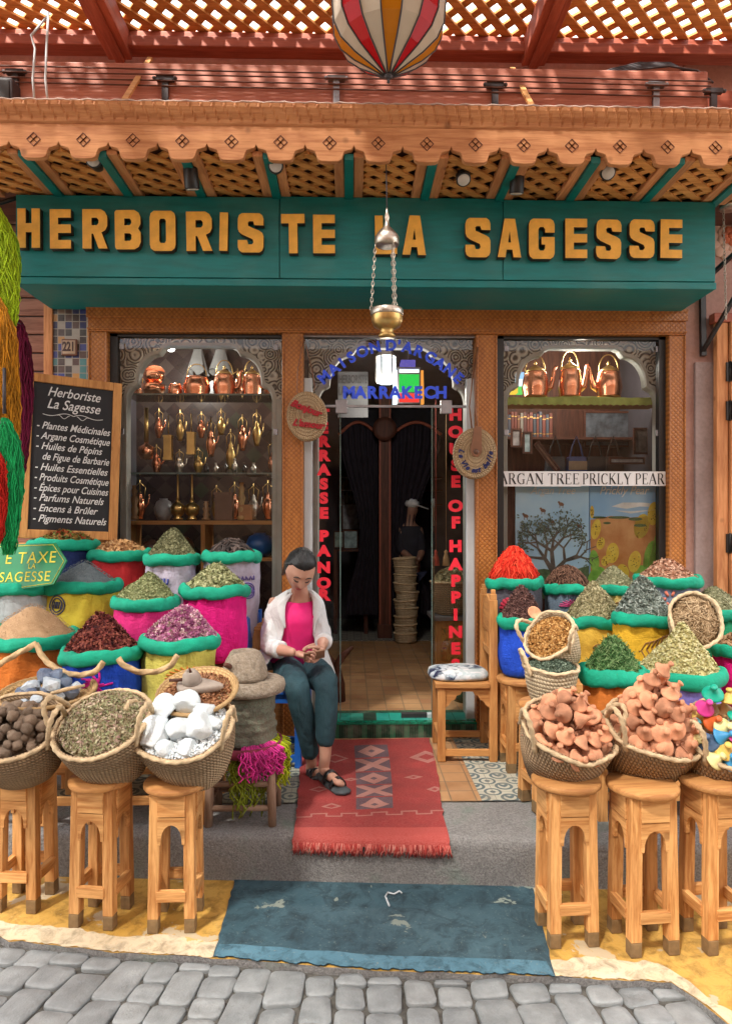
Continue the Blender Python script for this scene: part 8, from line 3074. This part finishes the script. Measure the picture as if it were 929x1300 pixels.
b.lathe([(rL * 1.12, hL), (rL * .8, hL * 1.18), (rL * .3, hL * 1.35), (rL * .12, hL * 1.5), (.001, hL * 1.6)], 6, smooth=False)
b.cyl((0, 0, hL * 1.5), (0, 0, IZ1 - la.location.z), .005)
link('metal_frame', b.mesh('metal_frame'), MT['silver'], la)
L = bpy.data.lights.new('lantern_light', 'POINT')
L.energy = 8
L.color = (1, .93, .82)
L.shadow_soft_size = .1
lo = bpy.data.objects.new('lantern_light', L)
COL.objects.link(lo)
lo.parent = la
lo.location = (0, -.2, -.1)
cl = thing('coloured_lantern', 'lit box lantern of green red and white glass beside the white one', 'lantern', at(518, 515, 5.5))
s = 5.5 / F
for (x0, y0, x1, y1, c_, e) in ((-13, 14, 13, 38, (.02, .45, .06), .3), (-13, 2, 13, 14, (.75, .04, .03), .3), (-13, 38, 13, 44, (.85, .92, .95), .35), (-10, 44, 8, 56, (.10, .08, .35), .25)):
 b = MB()
 b.box2((x0 * s, -.08, y0 * s), (x1 * s, .08, y1 * s - .004))
 link('glass_pane', b.mesh('glass_pane'), glow('lit glass %d' % y0, c_, e), cl)
for dx, c_, e in ((-17, (.75, .9, 1), .4), (17, (.8, .30, .05), .25)):
 b = MB()
 b.bar((dx * s, 0, 2 * s), (dx * .95 * s, 0, 44 * s), .035, .06)
 link('glass_pane', b.mesh('glass_pane'), glow('lit side glass %d' % dx, c_, e), cl)
b = MB()
for x in (-13.5, 13.5):
 b.box2((x * s - .006, -.09, 0), (x * s + .006, .09, 46 * s))
for y in (1, 14, 38, 45):
 b.box2((-14.5 * s, -.092, y * s - .005), (14.5 * s, .092, y * s + .005))
b.cyl((0, 0, 56 * s), (0, 0, IZ1 - cl.location.z), .005)
link('lead_frame', b.mesh('lead_frame'), MT['iron'], cl)
hp = thing('name_panel', 'grey panel with dark capitals hanging inside the entrance', 'sign panel', at(452, 490, 5.9))
b = MB()
b.box2((ax(429, 5.9), 5.9, az(530, 5.9)), (ax(467, 5.9), 5.92, az(472, 5.9)))
link('panel', b.mesh('panel'), plain('grey panel', (.05, .05, .053), .6), hp, world=True)
for txt, py in (('HERBORISTE', 482), ('LA SAGESSE', 497)):
 me = text_mesh(txt, .1, .0004, .002)
 wdt = max(v.co.x for v in me.vertices) * 2
 k = 36 * 5.9 / F / wdt
 link('lettering', me, INK, hp, M=root_matrix(hp).inverted() @ xz(at(448, py, 5.896), 1) @ Matrix.Diagonal((k, 1, 1, 1)))
sl2 = thing('stained_lantern', 'small lit lantern of blue and amber glass behind the right window kettles', 'lantern', at(655, 500, 5.1))
s = 5.1 / F
for k, (dx, dz, c_, e) in enumerate(((-7, 0, (.7, .45, .05), .3), (1, 0, (.15, .6, .12), .25), (-7, 9, (.45, .75, .95), .35), (1, 9, (.7, .85, 1), .4), (-5, 18, (.7, .85, 1), .35), (1, 18, (.3, .5, .8), .3))):
 b = MB()
 b.box2((dx * s, -.04, dz * s), ((dx + 7.4) * s, .04, (dz + 8.4) * s))
 link('glass_pane', b.mesh('glass_pane'), glow('stained pane %d' % k, c_, e), sl2)
b = MB()
b.cyl((0, 0, 26 * s), (0, 0, IZ1 - sl2.location.z), .004)
b.lathe([(.06, 26 * s), (.03, 30 * s), (.001, 33 * s)], 8)
link('lantern_cap', b.mesh('lantern_cap'), MT['iron'], sl2)
L = bpy.data.lights.new('lantern_light', 'POINT')
L.energy = 5
L.color = (1, .93, .82)
L.shadow_soft_size = .08
lo = bpy.data.objects.new('lantern_light', L)
COL.objects.link(lo)
lo.parent = sl2
lo.location = (.35, -.25, .15)
# ================================================================ PEOPLE
def skin_mesh(chains, root=0, sub=2, name='skin'):
 """chains: list of lists of (point, radius or (rx, ry)); equal points are shared"""
 vs_, es, rad, idx = [], [], [], {}
 for ch in chains:
  prev = None
  for p, r in ch:
   k = (round(p[0], 4), round(p[1], 4), round(p[2], 4))
   if k not in idx:
    idx[k] = len(vs_)
    vs_.append(tuple(p))
    rad.append(r if isinstance(r, tuple) else (r, r))
   i = idx[k]
   if prev is not None and prev != i:
    es.append((prev, i))
   prev = i
 me = bpy.data.meshes.new(name)
 me.from_pydata(vs_, es, [])
 o = bpy.data.objects.new(name, me)
 COL.objects.link(o)
 m = o.modifiers.new('skin', 'SKIN')
 m.use_smooth_shade = True
 for i, r in enumerate(rad):
  me.skin_vertices[0].data[i].radius = r
  me.skin_vertices[0].data[i].use_root = (i == root)
 s = o.modifiers.new('sub', 'SUBSURF')
 s.levels = sub
 s.render_levels = sub
 out = bake_mods(o)
 bpy.data.objects.remove(o)
 for p in out.polygons:
  p.use_smooth = True
 return out
def smooth(me):
 for p in me.polygons:
  p.use_smooth = True
 return me
def wrinkle(me, amp, sc, seed=0):
 me.calc_loop_triangles()
 nrm = [v.normal.copy() for v in me.vertices]
 for v, n_ in zip(me.vertices, nrm):
  p = v.co
  q = noise.noise(Vector((p.x * sc, p.y * sc, p.z * sc * .6 + seed))) + .5 * noise.noise(Vector((p.x * sc * 2.3 + p.z * sc * 1.5, p.y * sc * 2.3, p.z * sc * 1.2 + seed)))
  v.co = p + n_ * amp * q
 return me
def head_mesh(a=.080, bb=.100, c=.125, n=56, hair=False):
 """a face on an ellipsoid: x right, -y forward, z up, origin at the head's centre"""
 b = MB()
 m = n
 rows = []
 keep = []
 for j in range(m + 1):
  th = PI * j / m
  row = []
  kr = []
  for i in range(n * 2):
   ph_ = 2 * PI * i / (n * 2)
   d = Vector((math.sin(th) * math.sin(ph_), -math.sin(th) * math.cos(ph_), math.cos(th)))
   X, Yd, Z = d.x, d.y, d.z
   kx = ky = 1.0
   if Z < -.1:
    q = (-.1 - Z) / .9
    kx = 1 - .30 * q ** 1.2
    ky = 1 - (.06 if Yd < 0 else .40) * q ** 1.1
   p = Vector((a * X * kx, bb * Yd * ky, c * Z))
   if Yd < 0 and not hair:
    f_ = -Yd
    fx = X
    nz = 0
    if -.34 < Z < .20:
     t = (.20 - Z) / .42 if Z > -.22 else max(0, 1 - (-.22 - Z) / .12)
     nz = .024 * t ** 1.2 * math.exp(-(fx / (.10 + .09 * t)) ** 2)
    es_ = -.011 * math.exp(-(((abs(fx) - .38) / .20) ** 2) - ((Z - .10) / .11) ** 2)
    br = .005 * math.exp(-(((abs(fx) - .36) / .32) ** 2) - ((Z - .27) / .09) ** 2)
    lp = .006 * math.exp(-(fx / .24) ** 2 - ((Z + .47) / .055) ** 2) + .006 * math.exp(-(fx / .22) ** 2 - ((Z + .59) / .05) ** 2) - .004 * math.exp(-(fx / .26) ** 2 - ((Z + .53) / .02) ** 2)
    chn = .007 * math.exp(-(fx / .26) ** 2 - ((Z + .86) / .12) ** 2)
    ck = .004 * math.exp(-(((abs(fx) - .52) / .25) ** 2) - ((Z + .18) / .22) ** 2)
    eb = .007 * math.exp(-(((abs(fx) - .38) / .13) ** 2) - ((Z - .09) / .07) ** 2)
    p.y -= f_ ** .5 * (nz + es_ + br + lp + chn + ck + eb)
   if hair:
    s_ = 1.04 + .010 * math.sin(ph_ * 22 + 5 * Z) * (1 if Z < .9 else .2)
    p = p * s_
    p.y += .004
    hl = .56 + .06 * abs(X) - .25 * max(0, abs(X) - .55)
    kr.append(Z > hl or Yd > -.18 + .25 * max(0, .2 - Z) and Z > -.62)
   row.append(p)
  rows.append(row)
  keep.append(kr)
 if not hair:
  b.strip(rows, closed=True)
  return b.mesh('head')
 vs_ = [p for r_ in rows for p in r_]
 N2 = n * 2
 fs = []
 for j in range(m):
  for i in range(N2):
   i2 = (i + 1) % N2
   if keep[j][i] and keep[j][i2] and keep[j + 1][i] and keep[j + 1][i2]:
    fs.append((j * N2 + i, j * N2 + i2, (j + 1) * N2 + i2, (j + 1) * N2 + i))
 b.add(vs_, fs)
 return b.mesh('hair')
def skin_mat(name, c1, c2):
 t = NT(name)
 v = t.obj()
 t.col(t.ramp(t.noise(v, 14, 4), [(.3, c1), (.7, c2)]))
 t.set(Roughness=.5)
 t.p.inputs['Subsurface Weight'].default_value = .12
 t.p.inputs['Subsurface Radius'].default_value = (.02, .008, .005)
 t.bump(t.noise(v, 180, 3), .08, .002)
 return t.m
SKIN = skin_mat('warm skin', (.46, .245, .17), (.56, .32, .235))
def W(px, py, Y):
 return at(px, py, Y)
pel, sp1, chs = W(378, 836, 4.03), W(377, 806, 4.0), W(378, 778, 3.96)
nkb, nkt = W(380, 756, 3.93), W(380, 736, 3.86)
shL, shR = W(348, 768, 3.97), W(400, 768, 3.99)
elL, wrL = W(341, 822, 3.87), W(375, 829, 3.70)
elR, wrR = W(411, 812, 3.90), W(408, 823, 3.74)
hiL, knL, anL = W(364, 846, 4.03), W(377, 871, 3.62), W(396, 966, 3.72)
hiR, knR, anR = W(393, 846, 4.05), W(415, 868, 3.66), W(413, 961, 3.62)
root = pel
wm = thing('person', 'seated woman in white coat, pink top and dark trousers looking at a phone', 'person', (pel.x, pel.y, .2145))
toeR = gp(434, 997, .262)
toeL = gp(404, 980, .25)
heelR = anR + Vector((-.012, .02, -.075))
heelL = anL + Vector((-.012, .03, -.07))
chains = [[(pel, (.13, .10)), (sp1, (.115, .085)), (chs, (.13, .09)), (nkb, (.05, .046)), (nkt, (.045, .046))],
          [(chs, (.13, .09)), (shL, .055), (elL, .043), (elL.lerp(wrL, .6), .034), (wrL, (.024, .02))],
          [(chs, (.13, .09)), (shR, .055), (elR, .043), (elR.lerp(wrR, .5), .032), (wrR, (.024, .02))],
          [(pel, (.13, .10)), (hiL, .085), (knL, .052), (knL.lerp(anL, .4), .048), (anL, .031), (heelL, .03), (heelL.lerp(toeL, .55), (.034, .026)), (toeL, (.034, .016))],
          [(pel, (.13, .10)), (hiR, .085), (knR, .052), (knR.lerp(anR, .4), .048), (anR, .031), (heelR, .03), (heelR.lerp(toeR, .55), (.034, .026)), (toeR, (.034, .016))]]
parts = [(skin_mesh(chains, 0, 2), Matrix())]
HC = W(381, 723, 3.78)
HM_ = Matrix.Translation(HC) @ Matrix.Rotation(R(17), 4, 'Z') @ Matrix.Rotation(R(6), 4, 'Y') @ Matrix.Rotation(R(43), 4, 'X')
parts.append((head_mesh(), HM_))
for s_ in (-1, 1):
 b = MB()
 b.sphere((s_ * .073, .012, -.006), .026, 10, s=(.35, .7, 1.1))
 parts.append((b.mesh('ear'), HM_))
phc = W(399, 832, 3.655)
def hand(wr, palm, fdir, curl, side, thumb_dir, L=.044, spread=.0165):
 """palm joint, four fingers of unequal length bent along curl, thumb leaving the palm's side"""
 f = fdir.normalized()
 s = (side - f * side.dot(f)).normalized()
 c = (curl - f * curl.dot(f)).normalized()
 kn = palm + f * .030
 ch = [[(wr, (.024, .019)), (palm, (.034, .019)), (kn, (.033, .016))]]
 out = [skin_mesh(ch, 0, 2)]
 for k in range(4):
  l = L * (.90, 1.05, 1.0, .78)[k]
  o_ = s * ((k - 1.5) * spread)
  p0 = palm + o_ * .75 + f * .012
  p1 = kn + o_ + f * .004
  p2 = p1 + (f * .80 + c * .45).normalized() * l * .95
  p3 = p2 + (f * .15 + c * .95).normalized() * l * .62
  p4 = p3 + (-f * .45 + c * .75).normalized() * l * .40
  out.append(skin_mesh([[(p0, .0095), (p1, .0095), (p2, .0085), (p3, .0078), (p4, .0062)]], 0, 2))
 t0 = palm - f * .012 - s * .020
 t1 = t0 + (thumb_dir.normalized() * .7 - s * .45).normalized() * .028
 t2 = t1 + (thumb_dir.normalized() + f * .2).normalized() * .032
 t3 = t2 + (thumb_dir.normalized() + f * .5).normalized() * .022
 out.append(skin_mesh([[(t0, .013), (t1, .0115), (t2, .0095), (t3, .007)]], 0, 2))
 return out
palL = wrL + (phc + Vector((-.03, .02, -.012)) - wrL) * .62
for me in hand(wrL, palL, phc + Vector((.0, .0, -.012)) - wrL, Vector((.15, -.75, .4)), Vector((.1, -.5, -.9)), Vector((.9, -.1, .55))):
 parts.append((me, Matrix()))
palR = wrR + (phc + Vector((.02, .02, .0)) - wrR) * .60
for me in hand(wrR, palR, Vector((-.45, -.45, -.75)), Vector((-.6, -.3, .15)), Vector((.25, .75, -.6)), Vector((-.75, -.45, .2)), .040):
 parts.append((me, Matrix()))
body = smooth(join_meshes(parts))
link('body', body, SKIN, wm, world=True)
HAIR = NT('dark brown hair')
HAIR.col(HAIR.ramp(HAIR.noise(HAIR.obj((90, 12, 40)), 3, 3), [(.3, (.005, .006, .007)), (.7, (.022, .025, .027))]))
HAIR.set(Roughness=.38)
HAIR.bump(HAIR.noise(HAIR.obj((120, 14, 60)), 3, 3), .4, .004)
hm = head_mesh(n=110, hair=True)
hr = link('hair', hm, HAIR.m, wm)
hr.matrix_local = root_matrix(wm).inverted() @ HM_
so_ = hr.modifiers.new('thick', 'SOLIDIFY')
so_.thickness = .006
so_.offset = -1
b = MB()
rd = random.Random(6)
q1 = Vector((-.25, .95, -.05)).normalized()
for k in range(170):
 f_ = (k + rd.random()) / 170 * 2 - 1
 an = f_ * 1.75
 z0 = .60 - .10 * f_ * f_ if abs(f_) < .6 else .56 - 1.15 * (abs(f_) - .6)
 c_ = math.sqrt(max(0, 1 - z0 * z0))
 q0 = Vector((math.sin(an) * c_, -math.cos(an) * c_, z0)).normalized()
 q1b = (q1 + Vector((rd.gauss(0, .10), 0, rd.gauss(0, .10)))).normalized()
 pts = []
 for j in range(9):
  d = q0.slerp(q1b, j / 8) if q0.dot(q1b) > -.98 else q0.lerp(q1b, j / 8).normalized()
  s_ = 1.035 + .018 * math.sin(PI * j / 8) + rd.uniform(0, .008)
  pts.append((.080 * d.x * s_, .100 * d.y * s_ + .004, .125 * d.z * s_))
 b.tube(pts, [.0012 + .0022 * math.sin(PI * min(1, (j + 1.2) / 9)) for j in range(9)], 5)
o = link('hair_strands', b.mesh('hair_strands'), HAIR.m, hr)
o['kind'] = 'stuff'
b = MB()
b.sphere((-.02, .105, -.01), .036, 12, s=(1, .9, 1.1))
b.tube([(-.02, .11, -.02), (-.045, .12, -.09), (-.06, .09, -.15)], [.026, .022, .008], 8)
bn_ = link('hair_bun', b.mesh('hair_bun'), plain('brown hair ends', (.10, .055, .03), .5, var=.4, scale=30), hr)
b = MB()
for s_ in (-1, 1):
 b.tube([(s_ * x, -.092 + .35 * x * x * 8 - .004, z) for x, z in ((.014, .028), (.026, .034), (.040, .033), (.050, .026))], [.003, .004, .0034, .002], 6)
link('eyebrows', b.mesh('eyebrows'), HAIR.m, wm).matrix_local = root_matrix(wm).inverted() @ HM_
b = MB()
for s_ in (-1, 1):
 b.tube([(s_ * x, y, z) for x, y, z in ((.015, -.0925, .004), (.023, -.0955, .000), (.033, -.093, .0), (.044, -.083, .005))], [.002, .0036, .0038, .002], 6)
link('eyelashes', b.mesh('eyelashes'), HAIR.m, wm).matrix_local = root_matrix(wm).inverted() @ HM_
b = MB()
b.sphere((0, -.0905, -.0555), .017, 10, s=(1.05, .32, .26))
b.sphere((0, -.0885, -.0655), .016, 10, s=(.95, .34, .30))
link('lips', b.mesh('lips'), plain('rose lips', (.36, .075, .075), .4, bump=0), wm).matrix_local = root_matrix(wm).inverted() @ HM_
b = MB()
b.sphere((-.0745, .008, -.038), .006, 8)
link('earring', b.mesh('earring'), MT['black'], wm).matrix_local = root_matrix(wm).inverted() @ HM_
fw_ = Vector((.20, -.97, 0)).normalized()
rt_ = Vector((fw_.y * -1, fw_.x, 0)).normalized()
def ring(c, rx, ry, phis, tilt=0):
 return [c + rt_ * (rx * math.sin(p_)) + fw_ * (ry * math.cos(p_)) + Vector((0, 0, tilt * math.cos(p_))) for p_ in phis]
full = np.linspace(0, 2 * PI, 48, endpoint=False)
b = MB()
rows = []
for (c, rx, ry, tl) in ((W(378, 838, 4.02), .16, .125, 0), (W(377, 822, 4.0), .148, .12, 0), (W(377, 806, 3.99), .138, .118, 0), (W(377, 790, 3.97), .138, .126, 0), (W(377, 778, 3.96), .136, .120, -.01), (W(378, 768, 3.96), .124, .102, -.035), (W(379, 757, 3.96), .105, .075, -.03)):
 rows.append(ring(c, rx, ry, full, tl))
b.strip(rows, closed=True)
me = wrinkle(b.mesh('pink_top'), .006, 26, 3)
link('pink_top', me, plain('bright pink jersey', (.80, .015, .20), .75, var=.12, bump=.3, bscale=200), wm, world=True).modifiers.new('thick', 'SOLIDIFY').thickness = .004
TROU = NT('dark teal trousers')
TROU.col(TROU.ramp(TROU.noise(TROU.obj(), 9, 5), [(.3, (.008, .036, .05)), (.7, (.022, .07, .09))]))
TROU.set(Roughness=.8)
TROU.bump(TROU.noise(TROU.obj((1, 1, .4)), 22, 4, .6, 1.0), .7, .016)
hemL, hemR = knL.lerp(anL, .97), knR.lerp(anR, .90)
chains = [[(W(378, 812, 4.01), (.15, .11)), (pel, (.165, .125)), (hiL, .105), (hiL.lerp(knL, .5), .092), (knL, .068), (knL.lerp(hemL, .35), .066), (knL.lerp(hemL, .7), .055), (hemL, .046)],
          [(pel, (.165, .125)), (hiR, .105), (hiR.lerp(knR, .5), .092), (knR, .068), (knR.lerp(hemR, .35), .066), (knR.lerp(hemR, .7), .058), (hemR, .050)]]
me = wrinkle(skin_mesh(chains, 1, 3), .006, 16, 5)
link('trousers', me, TROU.m, wm, world=True)
COAT = NT('white cotton coat')
COAT.col(COAT.ramp(COAT.noise(COAT.obj(), 6, 4), [(.3, (.60, .63, .65)), (.7, (.74, .76, .77))]))
COAT.set(Roughness=.85)
COAT.bump(COAT.noise(COAT.obj((1, 1, .6)), 20, 5, .6, 1.2), .6, .02)
lev = [(W(380, 750, 3.95), .066, .070, 46, .0), (W(379, 756, 3.96), .112, .086, 36, 0), (W(377, 764, 3.97), .150, .108, 33, 0), (W(376, 776, 3.97), .166, .128, 30, 0),
       (W(376, 792, 3.98), .164, .136, 29, 0), (W(375, 808, 3.99), .164, .138, 33, 0), (W(374, 822, 4.0), .176, .146, 40, 0), (W(371, 836, 4.0), .215, .18, 46, 0), (W(368, 850, 3.98), .25, .23, 50, 0), (W(366, 862, 3.97), .27, .26, 56, 0)]
b = MB()
rows = []
opens = []
for c, rx, ry, p0, tl in lev:
 ph_ = np.linspace(R(p0), 2 * PI - R(p0), 64)
 row = ring(c, rx, ry, ph_, tl)
 opens.append((row[0], row[-1]))
 rows.append(row)
b.strip(rows)
me = wrinkle(b.mesh('coat', False), .010, 17, 9)
ct = link('coat', me, COAT.m, wm, world=True)
m_ = ct.modifiers.new('sub', 'SUBSURF')
m_.levels = m_.render_levels = 1
m_ = ct.modifiers.new('thick', 'SOLIDIFY')
m_.thickness = .006
for side in (0, 1):
 b = MB()
 inner, outer = [], []
 for k in range(0, 5):
  p = opens[k][side]
  s_ = 1 if side == 0 else -1
  wdt = (.016, .040, .050, .034, .004)[k]
  q = p + fw_ * .012
  inner.append(q)
  outer.append(q + rt_ * s_ * wdt + Vector((0, 0, -.012 if k < 3 else 0)) + fw_ * .012)
 b.strip([inner, [a_.lerp(c_, .5) + fw_ * .008 for a_, c_ in zip(inner, outer)], outer])
 o = link('lapel', b.mesh('lapel', False), COAT.m, ct)
 o.matrix_local = root_matrix(ct).inverted()
 m_ = o.modifiers.new('sub', 'SUBSURF')
 m_.levels = m_.render_levels = 2
 m_ = o.modifiers.new('thick', 'SOLIDIFY')
 m_.thickness = .006
b = MB()
rows = [[nkb + rt_ * (.066 * math.sin(p_)) + fw_ * (.064 * math.cos(p_)) + Vector((0, 0, -.01 + z)) + (rt_ * math.sin(p_) + fw_ * math.cos(p_)) * o_ for p_ in np.linspace(R(60), R(300), 30)] for z, o_ in ((.0, .0), (.035, .004), (.03, .016), (-.012, .03))]
b.strip(rows)
o = link('collar', b.mesh('collar', False), COAT.m, ct)
o.matrix_local = root_matrix(ct).inverted()
o.modifiers.new('thick', 'SOLIDIFY').thickness = .004
cfL = elL.lerp(wrL, .42)
cfR = elR.lerp(wrR, .25)
inL = shL.lerp(chs, .35) + Vector((0, 0, .0))
inR = shR.lerp(chs, .35)
for nm, ch in (('sleeve', [(inL, .080), (shL, .070), (shL.lerp(elL, .5), .060), (elL, .057), (elL.lerp(cfL, .6), .052), (cfL, .047)]), ('sleeve', [(inR, .080), (shR, .070), (shR.lerp(elR, .5), .059), (elR, .054), (cfR, .047)])):
 me = wrinkle(skin_mesh([ch], 0, 3), .009, 27, 2)
 o = link(nm, me, COAT.m, ct)
 o.matrix_local = root_matrix(ct).inverted()
 p1, p0 = ch[-1][0], ch[-2][0]
 d = (p1 - p0).normalized()
 b = MB()
 b.tube([p1 - d * .035, p1 - d * .03, p1 + d * .008, p1 + d * .012], [.042, .051, .050, .040], 20)
 o = link('cuff', wrinkle(b.mesh('cuff'), .004, 25), COAT.m, ct)
 o.matrix_local = root_matrix(ct).inverted()
SOLE = plain('dark grey sole', (.06, .075, .085), .6)
STRAP = plain('black sandal leather', (.012, .012, .014), .3)
for an, hl, to in ((anR, heelR, toeR), (anL, heelL, toeL)):
 d = (to - hl).normalized()
 sd2 = d.cross(Vector((0, 0, 1))).normalized()
 up = sd2.cross(d)
 sn = link('sandal', (lambda b_: b_)(MB()).tube([hl - d * .035 - up * .034, hl + d * .02 - up * .034, hl.lerp(to, .55) - up * .036, to + d * .015 - up * .028, to + d * .045 - up * .022], [.026, .040, .044, .046, .022], 16, flat=.36).mesh('sandal'), SOLE, wm, world=True)
 for f_, w_ in ((.42, .026), (.78, .024)):
  c = hl.lerp(to, f_)
  b = MB()
  pts = [c + sd2 * (.040 * math.cos(a_)) + up * (-.026 + .062 * math.sin(a_) * (1 - .35 * f_)) for a_ in np.linspace(0, PI, 14)]
  rows = [[p_ - d * w_ * .5 for p_ in pts], [p_ + d * w_ * .5 + up * -.004 for p_ in pts]]
  b.strip(rows)
  o = link('strap', b.mesh('strap', False), STRAP, sn)
  o.matrix_local = root_matrix(sn).inverted()
  o.modifiers.new('thick', 'SOLIDIFY').thickness = .006
pt = thing('phone', 'small dark phone with a tan edge held in the seated woman hands', 'phone', phc, (R(-52), R(-8), R(14)))
b = MB()
b.box((0, 0, 0), (.115, .062, .009))
link('case', b.mesh('case'), plain('tan phone case', (.24, .13, .075), .5), pt, bevel=.003)
b = MB()
b.box((0, 0, .0052), (.104, .054, .0012))
link('screen', b.mesh('screen'), plain('dark screen', (.015, .016, .02), .1, bump=0), pt)
YP = 7.75
zf = .30
fx = lambda px: ax(px, YP)
pz = lambda py: az(py, YP)
pp = thing('person', 'standing person in dark clothes and a white peaked cap in the dim shop', 'person', (fx(518), YP, zf))
J = lambda px, py, dy=0: Vector((fx(px), YP + dy, pz(py)))
pelv = J(519, 725)
chains = [[(pelv, (.14, .10)), (J(519, 700), (.13, .095)), (J(520, 680), (.15, .10)), (J(520, 664), (.06, .055)), (J(521, 656), (.05, .05)), (J(523, 649), (.078, .09)), (J(523, 641), (.07, .085))],
          [(J(520, 680), (.15, .10)), (J(509, 674), .055), (J(508, 698, -.05), .045), (J(520, 708, -.2), .035), (J(526, 710, -.24), .03)],
          [(J(520, 680), (.15, .10)), (J(532, 674), .055), (J(535, 698, -.05), .045), (J(530, 708, -.2), .035), (J(527, 709, -.25), .03)],
          [(pelv, (.14, .10)), (J(514, 730), .085), (J(514, 768), .06), (J(514, 804), .045), (J(514, 806, -.14), .035)],
          [(pelv, (.14, .10)), (J(525, 730), .085), (J(525, 768), .06), (J(525, 804), .045), (J(525, 806, -.14), .035)]]
link('body', skin_mesh(chains, 0, 2), skin_mat('shaded skin tone', (.30, .16, .11), (.36, .2, .14)), pp, world=True)
DK = plain('dark cloth', (.025, .024, .035), .85)
chains = [[(pelv, (.16, .12)), (J(519, 700), (.15, .11)), (J(520, 680), (.165, .115)), (J(520, 668), (.075, .065))],
          [(J(520, 680), (.165, .115)), (J(509, 674), .068), (J(508, 698, -.05), .055), (J(513, 703, -.11), .052)],
          [(J(520, 680), (.165, .115)), (J(532, 674), .068), (J(535, 698, -.05), .055), (J(532, 703, -.11), .052)]]
link('shirt', skin_mesh(chains, 0, 2), DK, pp, world=True)
chains = [[(pelv, (.165, .125)), (J(514, 730), .10), (J(514, 768), .075), (J(514, 802), .065)], [(pelv, (.165, .125)), (J(525, 730), .10), (J(525, 768), .075), (J(525, 802), .065)]]
link('trousers', skin_mesh(chains, 0, 2), plain('navy cloth', (.03, .035, .08), .85), pp, world=True)
hc = J(523, 643)
b = MB()
b.sphere((hc.x, hc.y, hc.z + .03), .098, 14, s=(.86, 1, .62))
cap_ = link('cap', b.mesh('cap'), plain('white cap cloth', (.70, .72, .74), .8), pp, world=True)
b = MB()
b.lathe([(.001, 0), (.09, .0), (.095, .004), (.09, .010), (.001, .012)], 20, Matrix.Translation((hc.x + .085, hc.y - .05, hc.z - .005)) @ Matrix.Rotation(R(18), 4, 'Y') @ Matrix.Diagonal((1.1, .8, 1, 1)))
o = link('peak', b.mesh('peak'), cap_.data.materials[0], cap_)
o.matrix_local = root_matrix(cap_).inverted()
b = MB()
b.sphere((hc.x - .02, hc.y + .03, hc.z - .01), .092, 12, s=(.8, .9, 1))
link('hair', b.mesh('hair'), HAIR.m, pp, world=True)
